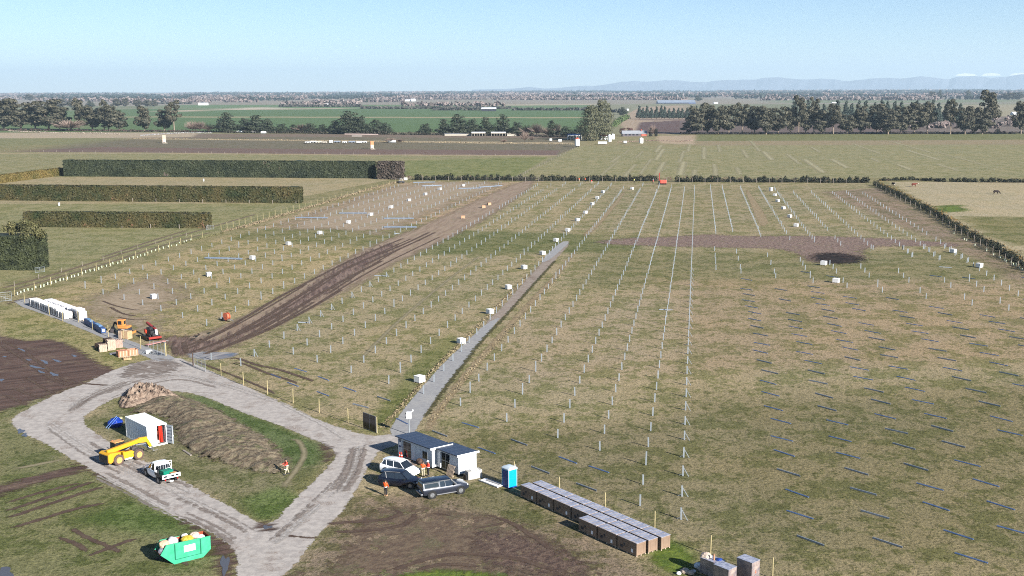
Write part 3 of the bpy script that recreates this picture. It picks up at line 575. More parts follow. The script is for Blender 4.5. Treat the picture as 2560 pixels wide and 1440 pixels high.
def proto_tree(name, kind, seed, leaf, bark, blobs, n, size, trunk=.035, base=.3, limbs=5, cat='tree', low=True):
    rnd = random.Random(seed); t = thing(name, 'x', cat)
    mb = MB(); mb.rod((0, 0, -.01), (rnd.uniform(-.02, .02), rnd.uniform(-.02, .02), base), trunk, trunk * .75, 7)
    top = (0, 0, base)
    for k in range(limbs):
        b = blobs[k % len(blobs)]
        mb.rod((0, 0, base * rnd.uniform(.5, 1)), (b[0] * .8, b[1] * .8, b[2] - b[5] * .1), trunk * .55, trunk * .15, 5)
    mb.build('trunk', bark, t)
    leafcloud(MB(), blobs, n, size, rnd).build('crown', leaf, t)
    return t
def blobset(rnd, n, spread, z0, z1, r0, r1, taper=0.0):
    out = []
    for k in range(n):
        f = k / max(1, n - 1); z = z0 + (z1 - z0) * f; sp = spread * (1 - taper * f) * (0.9 if k else .2)
        a = k * 2.4 + rnd.uniform(-.5, .5); r = rnd.uniform(r0, r1) * (1 - taper * .6 * f)
        out.append((math.cos(a) * sp * rnd.uniform(.5, 1), math.sin(a) * sp * rnd.uniform(.5, 1), z, r, r, r * rnd.uniform(.45, .75)))
    return out
def make_protos():
    P_ = {}
    P_['E'] = []
    for s in range(4):
        r = random.Random(20 + s); bl = blobset(r, 13, .34, .30, .9, .14, .22, .45) + blobset(r, 4, .36, .2, .42, .12, .17)
        P_['E'].append(proto_tree('eucalypt', 'E', s, EUC, BARK, bl, 2300, .038, .022, .32, 7))
    P_['T'] = []
    for s in range(2):                     # tall open gum with a bare trunk
        r = random.Random(60 + s); bl = blobset(r, 11, .30, .42, .95, .11, .19, .35)
        P_['T'].append(proto_tree('eucalypt', 'T', s, EUC, BARK, bl, 1500, .036, .024, .5, 8))
    P_['M'] = []
    for s in range(3):
        r = random.Random(40 + s); bl = blobset(r, 14, .33, .12, .82, .17, .25, .7) + blobset(r, 5, .36, .12, .3, .16, .2)
        P_['M'].append(proto_tree('macrocarpa', 'M', s, MAC, BARKD, bl, 1900, .036, .03, .2, 4))
    P_['P'] = []
    for s in range(2):
        r = random.Random(80 + s); bl = [(r.uniform(-.05, .05), r.uniform(-.05, .05), z, .46 * (1.06 - z) + .03, .46 * (1.06 - z) + .03, .09) for z in (.2, .3, .4, .5, .6, .7, .8, .9, .97)]
        P_['P'].append(proto_tree('pine', 'P', s, PIN, BARKD, bl, 1000, .05, .025, .2, 2))
    r = random.Random(5); bl = [(r.uniform(-.06, .06), r.uniform(-.06, .06), z, .40 * math.sin(math.pi * min(1, (1.04 - z) * .9)) ** .6 + .05, .42 * math.sin(math.pi * min(1, (1.04 - z) * .9)) ** .6 + .05, .1) for z in (.08, .18, .3, .42, .54, .66, .78, .88, .96)]
    P_['W'] = [proto_tree('poplar', 'W', 5, TUF, BARKD, bl, 3600, .026, .03, .1, 1)]
    P_['B'] = []
    for s in range(2):                     # leafless crown: twigs fanned up from the fork
        rnd = random.Random(90 + s); t = thing('bare_tree', 'x', 'tree'); mb = MB(); mb.rod((0, 0, 0), (0, 0, .3), .03, .02, 6); mb.build('trunk', BARKD, t)
        tw = MB()
        for _ in range(420):
            a = rnd.uniform(0, 6.28); e = rnd.uniform(.15, 1.35); L = rnd.uniform(.3, .72); st = rnd.uniform(0, .6)
            d = Vector((math.cos(a) * math.cos(e) * .85, math.sin(a) * math.cos(e) * .85, math.sin(e)));
            p0 = Vector((0, 0, .22)) + d * L * st; p1 = Vector((0, 0, .22)) + d * L + Vector((rnd.uniform(-.08, .08), rnd.uniform(-.08, .08), rnd.uniform(0, .08)))
            s_ = d.orthogonal().normalized() * rnd.uniform(.006, .014)
            tw.add([p0 - s_, p0 + s_, p1 + s_ * .3, p1 - s_ * .3], [(0, 1, 2, 3)])
        tw.build('crown', BAR, t); P_['B'].append(t)
    r = random.Random(7); bl = blobset(r, 9, .3, .2, .8, .2, .28, .4)
    P_['R'] = [proto_tree('red_shrub', 'R', 7, RED, BARKD, bl, 700, .05, .02, .2, 2, 'shrub')]
    bl = [(0, 0, z, .5 - .1 * abs(z - .5), .5 - .1 * abs(z - .5), .14) for z in (.15, .35, .55, .75, .9)]
    P_['C'] = [proto_tree('cypress', 'C', 8, CYP, BARKD, bl, 900, .07, .05, .1, 1)]
    r = random.Random(17); bl = blobset(r, 10, .3, .15, .75, .2, .28, .3)
    P_['S'] = [proto_tree('shrub', 'S', 9, MAC, BARKD, bl, 500, .06, .02, .2, 2, 'shrub')]
    return P_
def trees():
    PR = make_protos(); used = {}
    N = {'E': 'grey green eucalypt', 'T': 'tall pale trunked eucalypt', 'M': 'dark spreading macrocarpa', 'P': 'blue green pine', 'W': 'dense olive poplar', 'B': 'leafless brown tree', 'R': 'dark red shrub', 'C': 'clipped black green cypress', 'S': 'low dark shrub'}
    G = {'E': 'eucalypts in the shelter belts', 'T': 'eucalypts in the shelter belts', 'M': 'macrocarpas beyond the ploughed field', 'P': 'pines in the plantation', 'B': 'leafless trees beyond the field', 'S': 'shrubs along the field edge', 'W': 'poplars at the farmyard', 'C': 'cypresses by the farmhouse', 'R': 'red shrubs'}
    def put(kind, x, y, wpx, ytop, where, grp=None):
        k = kind; wpx *= {'E': 1.45, 'T': 1.3, 'M': 1.35, 'P': 1.25, 'B': 1.3}.get(k, 1); lst = PR[k]; i = used.get(k, 0); used[k] = i + 1
        src = lst[i % len(lst)]
        if i < len(lst):
            o = src; p = at(x, y); o.location = p; o.rotation_euler = (0, 0, rs.uniform(0, 6.28)); wd = wpx * mpp(x, y) * 1.04; o.scale = (wd, wd, hh(y - ytop, x, y) * 1.03)
            o['label'] = N[k] + ' ' + where
        else: o = add_tree(src, x, y, wpx, ytop, N[k] + ' ' + where)
        o['group'] = grp or G[k]
    ord_ = ['first', 'second', 'third', 'fourth', 'fifth', 'sixth', 'seventh', 'eighth', 'ninth', 'tenth', 'eleventh', 'twelfth', 'thirteenth', 'fourteenth', 'fifteenth', 'sixteenth', 'seventeenth', 'eighteenth', 'nineteenth', 'twentieth', 'twenty-first', 'twenty-second', 'twenty-third', 'twenty-fourth', 'twenty-fifth', 'twenty-sixth', 'twenty-seventh', 'twenty-eighth', 'twenty-ninth', 'thirtieth', 'thirty-first', 'thirty-second', 'thirty-third', 'thirty-fourth', 'thirty-fifth']
    L = [('E', 10, 325, 75, 249), ('E', 52, 325, 70, 256), ('E', 88, 324, 55, 262), ('E', 122, 325, 75, 249), ('E', 150, 325, 50, 268), ('T', 198, 326, 42, 250), ('E', 232, 326, 60, 262), ('T', 262, 327, 34, 252), ('E', 272, 327, 66, 264), ('E', 298, 327, 44, 278), ('E', 362, 328, 40, 265), ('T', 436, 329, 44, 252), ('E', 412, 328, 44, 272)]
    for i, (k, x, y, w_, t) in enumerate(L): put(k, x, y, w_, t, ord_[i] + ' from the left end of the far left row')
    L = [(568, 331, 62, 276), (612, 331, 40, 292), (640, 332, 66, 283), (668, 332, 50, 292), (705, 333, 44, 306), (735, 333, 36, 308), (775, 333, 50, 304), (806, 333, 36, 308), (838, 334, 46, 296), (874, 335, 76, 270), (900, 335, 60, 284), (938, 335, 52, 294), (962, 335, 46, 303),
         (1064, 337, 44, 305), (1108, 337, 44, 292), (1145, 337, 66, 279), (1182, 337, 44, 292), (1214, 337, 52, 287), (1258, 337, 54, 279), (1292, 338, 44, 300), (1380, 341, 34, 295), (1415, 342, 46, 312), (1448, 344, 52, 309)]
    for i, (x, y, w_, t) in enumerate(L): put('M', x, y, w_, t, ord_[i] + ' from the left in the middle row')
    L = [(178, 328, 62, 298), (482, 330, 32, 300), (500, 330, 34, 301), (522, 331, 34, 303), (757, 333, 46, 308), (1318, 340, 36, 308), (1342, 341, 36, 306), (1368, 341, 34, 312), (1392, 341, 28, 306), (975, 357, 26, 343), (1000, 357, 22, 346), (1259, 357, 16, 347), (1312, 356, 20, 326), (1330, 353, 12, 338), (1632, 341, 18, 309)]
    for i, (x, y, w_, t) in enumerate(L): put('B', x, y, w_, t, ord_[i] + ' from the left end of the leafless ones')
    put('W', 1478, 352, 72, 270, 'with a broad crown left of the white farm tanks'); put('W', 1508, 350, 62, 253, 'the taller one, behind the white farm tanks')
    put('M', 1556, 287, 26, 265, 'alone on the pasture above the farmyard')
    for i, (x, w_, t) in enumerate([(1556, 26, 318), (1574, 28, 317)]): put('R', x, 338, w_, t, ['beside', 'touching'][i] + ' the left end of the farmhouse', 'red shrubs by the farmhouse')
    put('C', 1626, 341, 10, 322, 'left of the pale bare tree by the farmhouse'); put('C', 1640, 341, 10, 322, 'right of the pale bare tree by the farmhouse')
    k = 0
    for x in range(1597, 1742, 11):
        put('P', x + rs.uniform(-2, 2), 298, 20, 266 + rs.uniform(-2, 6), ord_[k] + ' from the left in the front plantation'); k += 1
    k = 0
    for x in list(range(1985, 2400, 18)):
        put('P', x + rs.uniform(-3, 3), 309, 30, 254 + rs.uniform(-3, 9), ord_[k] + ' from the left behind the tall eucalypts'); k += 1
    L = [('E', 1722, 38, 303), ('E', 1742, 56, 266), ('E', 1768, 50, 258), ('E', 1795, 52, 262), ('E', 1822, 60, 262), ('T', 1855, 54, 258), ('E', 1886, 60, 264), ('E', 1915, 52, 266), ('E', 1945, 56, 264), ('T', 1996, 44, 241), ('E', 1975, 44, 268), ('E', 2014, 40, 268), ('T', 2034, 40, 244), ('E', 2052, 44, 276), ('T', 2083, 54, 262), ('E', 2118, 44, 284), ('E', 2150, 46, 272), ('T', 2152, 44, 262), ('E', 2192, 58, 258), ('E', 2220, 56, 272), ('E', 2252, 50, 262), ('E', 2285, 54, 256), ('T', 2318, 54, 256), ('T', 2376, 46, 249), ('E', 2412, 44, 264), ('E', 2436, 38, 268), ('T', 2466, 62, 228), ('E', 2456, 44, 274), ('E', 2552, 44, 252)]
    for i, (k_, x, w_, t) in enumerate(L):
        put(k_, x, 335 + rs.uniform(-1, 1), w_, t, ord_[i] + ' from the left in the right hand row')
    put('S', 2494, 334, 16, 320, 'right of the tallest eucalypt', 'shrubs along the field edge')
    L = [('E', 292, 268, 22, 246), ('E', 313, 268, 20, 245), ('M', 225, 268, 26, 249), ('M', 262, 262, 14, 248), ('E', 345, 268, 24, 248), ('E', 368, 268, 22, 249), ('E', 385, 267, 20, 250), ('E', 150, 270, 30, 247), ('E', 180, 270, 30, 248), ('M', 899, 259, 9, 244), ('M', 917, 256, 9, 244), ('E', 75, 252, 26, 236), ('M', 105, 252, 20, 237), ('M', 2350, 246, 16, 222), ('M', 2420, 246, 18, 222), ('E', 2330, 248, 20, 228), ('E', 2520, 250, 36, 232), ('E', 2545, 250, 30, 230), ('M', 1745, 252, 22, 237)]
    for i, (k_, x, y, w_, t) in enumerate(L): put(k_, x, y, w_, t, 'seen small, ' + ord_[i] + ' of the scattered far ones', 'scattered trees on the plain')
def woodland():
    """the far tree belts: too many and too far to tell apart"""
    rnd = random.Random(77)
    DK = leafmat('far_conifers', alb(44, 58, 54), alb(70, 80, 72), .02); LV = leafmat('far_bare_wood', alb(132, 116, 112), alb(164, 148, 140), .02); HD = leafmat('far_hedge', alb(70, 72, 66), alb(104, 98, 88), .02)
    def belt(mb, x0, x1, y, h, dens, size, jit=3):
        p, q = at(x0, y), at(x1, y); L = (q - p).length; k = int(L / dens)
        for i in range(k):
            c = p.lerp(q, (i + rnd.random()) / k) + Vector((0, rnd.uniform(-jit, jit) * 6, 0)); hk = h * rnd.uniform(.55, 1.15); r = size * rnd.uniform(.7, 1.3)
            leafcloud(mb, [(c.x, c.y, hk * .5, r, r, hk * .5)], 12, size * 1.0, rnd, .9, .1)
    a, b, c = MB(), MB(), MB()
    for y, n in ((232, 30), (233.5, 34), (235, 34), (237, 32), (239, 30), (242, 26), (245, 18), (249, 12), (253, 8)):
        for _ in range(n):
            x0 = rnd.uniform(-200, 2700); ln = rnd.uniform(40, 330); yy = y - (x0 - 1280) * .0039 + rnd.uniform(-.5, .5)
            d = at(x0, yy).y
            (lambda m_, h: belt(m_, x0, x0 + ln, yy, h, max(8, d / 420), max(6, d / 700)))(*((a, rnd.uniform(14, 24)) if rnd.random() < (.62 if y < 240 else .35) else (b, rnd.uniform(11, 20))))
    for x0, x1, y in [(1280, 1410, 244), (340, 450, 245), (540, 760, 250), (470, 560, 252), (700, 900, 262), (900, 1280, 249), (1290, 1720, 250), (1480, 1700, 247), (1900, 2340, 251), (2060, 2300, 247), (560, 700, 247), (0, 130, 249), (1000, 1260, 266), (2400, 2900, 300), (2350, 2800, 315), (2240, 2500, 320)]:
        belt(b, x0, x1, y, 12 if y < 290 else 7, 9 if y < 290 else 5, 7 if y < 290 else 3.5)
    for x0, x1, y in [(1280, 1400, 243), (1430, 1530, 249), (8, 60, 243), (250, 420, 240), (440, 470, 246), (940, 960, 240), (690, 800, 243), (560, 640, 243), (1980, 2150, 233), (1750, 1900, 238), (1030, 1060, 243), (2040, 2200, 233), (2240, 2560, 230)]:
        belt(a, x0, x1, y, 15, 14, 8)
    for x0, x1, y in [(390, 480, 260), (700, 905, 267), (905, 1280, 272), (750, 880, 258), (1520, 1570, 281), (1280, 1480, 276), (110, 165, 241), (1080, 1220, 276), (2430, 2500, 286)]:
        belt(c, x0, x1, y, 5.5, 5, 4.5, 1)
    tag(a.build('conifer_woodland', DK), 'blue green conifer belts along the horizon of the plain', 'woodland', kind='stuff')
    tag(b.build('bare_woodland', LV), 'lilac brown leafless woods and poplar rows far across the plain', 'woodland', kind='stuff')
    tag(c.build('scrub_belt', HD), 'low dark scrub along the far field edges', 'scrub', kind='stuff')
# ------------------------------------------------------------------ hedges
def hedge(name, label, pA, pB, htpx, thick, leaf, dens=5.0, size=.33, group=None, rough=.35, endtop=None, world=False):
    A, B = (pA, pB) if world else (at(*pA), at(*pB)); d = (B - A); L = d.length; u = d.normalized(); nrm = Vector((-u.y, u.x, 0))
    if nrm.y < 0: nrm = -nrm
    h = htpx; rnd = random.Random(hash(name) % 99 + int(L)); mb = MB()
    nx = max(2, int(L / 1.2)); nz = max(2, int(h / 1.0))
    rings = []
    for i in range(nx + 1):
        f = i / nx; o = A + u * L * f; ring = []
        j = lambda k: rnd.uniform(-k, k)
        hv = 1 + .035 * math.sin(i * .31 + L) + .025 * math.sin(i * .83) + rnd.uniform(-.02, .02)
        for k in range(nz + 1): ring.append(o + nrm * j(.12) + Vector((0, 0, (h * hv - .15) * k / nz + (j(.12) if k == nz else 0))))
        for k in range(nz, -1, -1): ring.append(o + nrm * (thick + j(.12)) + Vector((0, 0, (h * hv - .15) * k / nz + (j(.12) if k == nz else 0))))
        rings.append(ring)
    mb.loft(rings)
    V = []; Fc = []
    def leafq(c, n_, s):
        n_ = (n_ + Vector((rnd.uniform(-.6, .6), rnd.uniform(-.6, .6), rnd.uniform(-.5, .7)))).normalized(); a = n_.orthogonal().normalized(); b = n_.cross(a); t = rnd.uniform(0, 6.28)
        a, b = (a * math.cos(t) + b * math.sin(t)) * s, (b * math.cos(t) - a * math.sin(t)) * s * .7
        k = len(V); V.extend([c - a, c + b, c + a, c - b]); Fc.append((k, k + 1, k + 2, k + 3))
    for _ in range(int(L * h * dens)): leafq(A + u * rnd.uniform(0, L) - nrm * rnd.uniform(0, rough) + Vector((0, 0, rnd.uniform(0, h))), -nrm, size * rnd.uniform(.6, 1.3))
    for _ in range(int(L * thick * dens)): leafq(A + u * rnd.uniform(0, L) + nrm * rnd.uniform(0, thick) + Vector((0, 0, h + rnd.uniform(-.1, rough * .4))), Vector((0, 0, 1)), size * rnd.uniform(.6, 1.3))
    for e in (0, 1):
        for _ in range(int(h * thick * dens)): leafq(A + u * (L * e + (rnd.uniform(-.1, rough) * (1 if e else -1))) + nrm * rnd.uniform(0, thick) + Vector((0, 0, rnd.uniform(0, h))), u * (1 if e else -1), size * rnd.uniform(.6, 1.3))
    mb.add(V, Fc)
    return tag(mb.build(name, leaf), label, 'hedge', group)
def scrub(name, label, pts, h, wd, leaf, n, size, cat='hedge', group=None, seed=1):
    rnd = random.Random(seed); P3 = [at(*p) for p in pts]; blobs = []
    for i in range(len(P3) - 1):
        L = (P3[i + 1] - P3[i]).length; k = max(1, int(L / (wd * .7)))
        for j in range(k):
            c = P3[i].lerp(P3[i + 1], (j + rnd.random() * .8) / k); hk = h * rnd.uniform(.45, 1.15)
            blobs.append((c.x + rnd.uniform(-.3, .3), c.y + rnd.uniform(-.4, .4), hk * .45, wd * rnd.uniform(.5, .95), wd * rnd.uniform(.4, .8), hk * .6))
    return tag(leafcloud(MB(), blobs, n, size, rnd, .8, .35).build(name, leaf), label, cat, group)
def hedges():
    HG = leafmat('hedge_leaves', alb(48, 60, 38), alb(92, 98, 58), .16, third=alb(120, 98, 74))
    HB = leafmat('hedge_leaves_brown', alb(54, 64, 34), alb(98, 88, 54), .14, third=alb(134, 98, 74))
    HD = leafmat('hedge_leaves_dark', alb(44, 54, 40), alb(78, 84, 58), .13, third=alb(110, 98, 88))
    g = 'clipped shelter hedges left of the site'
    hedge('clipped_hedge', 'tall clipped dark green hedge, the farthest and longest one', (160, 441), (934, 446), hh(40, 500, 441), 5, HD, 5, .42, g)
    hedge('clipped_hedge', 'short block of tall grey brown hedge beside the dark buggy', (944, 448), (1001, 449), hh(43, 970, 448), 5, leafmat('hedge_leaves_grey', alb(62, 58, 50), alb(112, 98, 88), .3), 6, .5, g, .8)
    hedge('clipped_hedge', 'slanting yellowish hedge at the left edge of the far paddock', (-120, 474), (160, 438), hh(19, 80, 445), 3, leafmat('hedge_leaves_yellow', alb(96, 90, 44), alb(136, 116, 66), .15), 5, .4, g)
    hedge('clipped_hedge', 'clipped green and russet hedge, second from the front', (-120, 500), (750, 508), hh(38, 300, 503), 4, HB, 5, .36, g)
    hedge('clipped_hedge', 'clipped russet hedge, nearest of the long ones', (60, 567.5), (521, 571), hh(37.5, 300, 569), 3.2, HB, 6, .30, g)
    # the near corner hedge with its overgrown top
    rnd = random.Random(3); t = thing('overgrown_hedge', 'dark clipped conifer hedge end with a shaggy golden overgrown top', 'hedge', at(-40, 676))
    HC = leafmat('corner_hedge_leaves', alb(38, 46, 32), alb(84, 90, 58), .55); HT = leafmat('overgrown_leaves', alb(56, 64, 40), alb(134, 128, 82), .6)
    A, B = at(-320, 672), at(91, 676); L = (B - A).length; hb = hh(84, 60, 676); o = A - at(-40, 676); u = (B - A).normalized(); nr = Vector((-u.y, u.x, 0)); mb = MB()
    mb.loft([[tuple(o + u * L * i / 24 + nr * yy + Vector((0, 0, zz))) for yy, zz in ((0, 0), (0, hb * .5), (.15, hb), (6, hb), (6.2, 0))] for i in range(25)])
    blobs = []
    V = []; Fc = []
    for _ in range(6500):
        q = rnd.random()
        if q < .72: c = o + u * rnd.uniform(0, L) - nr * rnd.uniform(0, .35) + Vector((0, 0, rnd.uniform(0, hb))); nv = -nr
        else: c = o + u * (L + rnd.uniform(0, .3)) + nr * rnd.uniform(0, 6) + Vector((0, 0, rnd.uniform(0, hb))); nv = u
        nv = (nv + Vector((rnd.uniform(-.6, .6), rnd.uniform(-.6, .6), rnd.uniform(-.4, .7)))).normalized(); a = nv.orthogonal().normalized(); b = nv.cross(a); th = rnd.uniform(0, 6.28); s = rnd.uniform(.14, .34)
        a, b = (a * math.cos(th) + b * math.sin(th)) * s, (b * math.cos(th) - a * math.sin(th)) * s * .6; k = len(V); V += [c - a, c + b, c + a, c - b]; Fc.append((k, k + 1, k + 2, k + 3))
    mb.add(V, Fc); mb.build('clipped_side', HC, t)
    for i in range(26):
        f = rnd.uniform(.0, 1.0); c = o + u * (L * f + .4) + nr * rnd.uniform(.3, 5) + Vector((0, 0, hb + rnd.uniform(-.6, 2.2) * (1.2 if .3 < f < .95 else .5))); r = rnd.uniform(.9, 1.7)
        blobs.append((c.x, c.y, c.z, r, r, r * .9))
    e = o + u * (L + .6) + nr * 2; blobs += [(e.x, e.y, hb + .4, 1.5, 2.2, 1.2), (e.x - 1.5, e.y, hb + 2.2, 1.4, 2, 1.3), (e.x - 3.5, e.y + .4, hb + 3.1, 1.6, 2, 1.2)]
    leafcloud(MB(), blobs, 5200, .26, rnd, .8, .3).build('overgrown_top', HT, t)
    # far fence scrub and gorse
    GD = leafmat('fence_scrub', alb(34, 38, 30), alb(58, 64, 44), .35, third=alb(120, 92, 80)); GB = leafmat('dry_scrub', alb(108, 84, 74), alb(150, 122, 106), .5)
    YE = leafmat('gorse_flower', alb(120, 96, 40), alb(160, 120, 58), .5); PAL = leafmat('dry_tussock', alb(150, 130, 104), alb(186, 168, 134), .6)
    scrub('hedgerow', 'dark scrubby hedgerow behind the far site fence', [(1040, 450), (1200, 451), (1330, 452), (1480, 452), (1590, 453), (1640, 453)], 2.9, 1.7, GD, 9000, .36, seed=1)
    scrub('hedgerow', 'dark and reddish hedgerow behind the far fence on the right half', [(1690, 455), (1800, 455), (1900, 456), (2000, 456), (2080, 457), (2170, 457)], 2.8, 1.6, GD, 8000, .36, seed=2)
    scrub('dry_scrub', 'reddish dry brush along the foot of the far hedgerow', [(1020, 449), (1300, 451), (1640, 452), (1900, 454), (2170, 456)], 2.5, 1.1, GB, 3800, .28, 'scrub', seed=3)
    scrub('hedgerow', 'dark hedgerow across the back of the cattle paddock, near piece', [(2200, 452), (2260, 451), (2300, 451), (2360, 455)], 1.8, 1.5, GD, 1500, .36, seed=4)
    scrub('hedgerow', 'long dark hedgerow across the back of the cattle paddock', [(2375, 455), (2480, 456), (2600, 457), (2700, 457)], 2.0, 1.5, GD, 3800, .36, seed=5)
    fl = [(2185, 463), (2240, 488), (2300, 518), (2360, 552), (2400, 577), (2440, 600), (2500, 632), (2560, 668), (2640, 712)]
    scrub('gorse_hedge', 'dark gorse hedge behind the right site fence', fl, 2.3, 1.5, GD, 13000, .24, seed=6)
    scrub('gorse_flowers', 'yellow flowering top of the gorse along the right fence', [(x + 6, y - 3) for x, y in fl], 2.5, 1.1, YE, 3200, .2, 'gorse', seed=7)
    scrub('tussock', 'pale dry tussock growing along the left site fence', [(1010, 452), (900, 482), (800, 512), (700, 542), (620, 566), (560, 580)], 1.0, 1.0, PAL, 6500, .2, 'grass', seed=8)
    scrub('tussock', 'short dry grass under the near part of the left fence', [(560, 582), (440, 614), (300, 655), (170, 692), (60, 728)], .45, .7, leafmat('dry_grass', alb(112, 112, 72), alb(156, 148, 104), .6), 3500, .14, 'grass', seed=9)
    scrub('field_hedge', 'slanting bright green hedge right of the poplars', [(1535, 318), (1552, 306), (1570, 297)], 8, 5, leafmat('green_hedge', alb(84, 104, 60), alb(110, 126, 76), .1), 1600, 1.0, seed=10)
    scrub('brush_line', 'low brown brush along the foot of the far left tree row', [(-20, 327), (170, 328), (420, 330), (560, 331)], 2.6, 2.6, leafmat('brown_brush', alb(78, 66, 58), alb(112, 92, 82), .2), 3200, .8, 'scrub', seed=11)
    scrub('brush_line', 'dark low hedge along the foot of the right hand eucalypts', [(1700, 336), (1900, 336), (2200, 335), (2700, 334)], 2.4, 2.4, leafmat('low_dark_hedge', alb(40, 38, 34), alb(66, 56, 50), .2), 4200, .8, 'hedge', seed=12)
    scrub('brush_line', 'dark low hedge between the ploughed field and the macrocarpas', [(560, 333), (760, 334), (980, 337), (1100, 338), (1300, 340), (1450, 345)], 3.2, 2.6, leafmat('low_green_hedge', alb(50, 52, 42), alb(92, 84, 70), .2), 4200, .8, 'hedge', seed=13)
    scrub('rubble', 'pale heaps of stone and timber in front of the far left trees', [(20, 328), (120, 332), (250, 334), (300, 336)], 1.0, 1.2, leafmat('pale_rubble', alb(180, 160, 144), alb(214, 200, 184), .5), 1600, .5, 'rubble', seed=14)
    scrub('rubble', 'grey white heaps of rubble behind the ploughed field', [(350, 340), (400, 336), (460, 333), (530, 333)], 1.2, 1.2, leafmat('grey_rubble', alb(170, 166, 164), alb(214, 212, 210), .5), 1300, .5, 'rubble', seed=15)
    scrub('rubble', 'pinkish heaps of debris beside the white farm tanks', [(1545, 356), (1640, 352), (1700, 354), (1730, 352)], .8, 1.2, leafmat('pink_rubble', alb(160, 130, 116), alb(196, 170, 154), .5), 900, .4, 'rubble', seed=16)
    scrub('tussock', 'line of pale tussock between the two ploughed fields', [(330, 347), (640, 350), (900, 354), (1200, 358), (1440, 361)], .9, 1.3, PAL, 1700, .5, 'grass', seed=17)
    # hay and turf along the gravel track
    scrub('cut_hay', 'straw coloured clods along the left edge of the gravel track', [(955, 1070), (1010, 1010), (1060, 950), (1120, 890), (1180, 832), (1240, 770), (1320, 690)], .28, .5, leafmat('hay', alb(146, 130, 96), alb(188, 170, 134), .9), 2400, .13, 'hay', seed=18)
    scrub('cut_hay', 'straw coloured clods along the right edge of the gravel track', [(1080, 1055), (1120, 1000), (1170, 935), (1240, 860), (1320, 775), (1400, 690)], .2, .4, MATS['hay'], 1100, .12, 'hay', seed=19)
# ------------------------------------------------------------------ fences
TIM = pm('pine_post', alb(196, 178, 128), .85, .15, 3, c2=alb(216, 200, 152))
WOOD = pm('weathered_post', alb(170, 158, 146), .9, .2, 3)
WIRE = pm('fence_wire', alb(150, 150, 148), .5, .1, 2, .6)
GALV = pm('galvanised_steel', alb(176, 184, 190), .55, .16, 5, .2, spec=.4)
def fence(name, label, pix, hgt, r, mat, wires=(.25, .5, .75, .96), grp=None, wr=.006, cat='fence'):
    pts = [at(*p) for p in pix]; t = thing(name, label, cat, pts[0], 0, grp); o = pts[0]; rnd = random.Random(len(pts))
    base = MB().rod((0, 0, -.05), (0, 0, hgt), r, r * .92, 8).build('post', mat, t)
    for i, p in enumerate(pts):
        b = base
        if i: b = base.copy(); col.objects.link(b); b.parent = t
        b.location = p - o; b.rotation_euler = (rnd.uniform(-.02, .02), rnd.uniform(-.02, .02), rnd.uniform(0, 6)); b.scale = (1, 1, rnd.uniform(.94, 1.05))
    mb = MB()
    for i in range(len(pts) - 1):
        for w_ in wires: mb.rod(pts[i] - o + Vector((r, 0, hgt * w_)), pts[i + 1] - o + Vector((r, 0, hgt * w_)), wr, n=4, cap=False)
    mb.build('wire', WIRE, t); return t
def mesh_gate(name, label, A, B, h, mat, bars=4, vert=2, grid=.35, cat='gate', diag=False, parent_at=None):
    t = thing(name, label, cat, A, math.atan2(B.y - A.y, B.x - A.x)); L = (B - A).length
    mb = MB()
    for x in (0.03, L - .03): mb.rod((x, 0, .08), (x, 0, h), .03)
    for k in range(vert): x = L * (k + 1) / (vert + 1); mb.rod((x, 0, .1), (x, 0, h), .022)
    for z in (.12, h - .02): mb.rod((0, 0, z), (L, 0, z), .028)
    if diag: mb.rod((0, 0, h), (L, 0, .12), .022)
    mb.build('frame', mat, t)
    m2 = MB(); x = grid
    while x < L: m2.rod((x, .01, .12), (x, .01, h), .006, n=4, cap=False); x += grid
    for k in range(1, bars + 1): m2.rod((0, -.01, .12 + (h - .14) * k / (bars + 1)), (L, -.01, .12 + (h - .14) * k / (bars + 1)), .012, n=5, cap=False)
    m2.build('infill', mat, t); return t
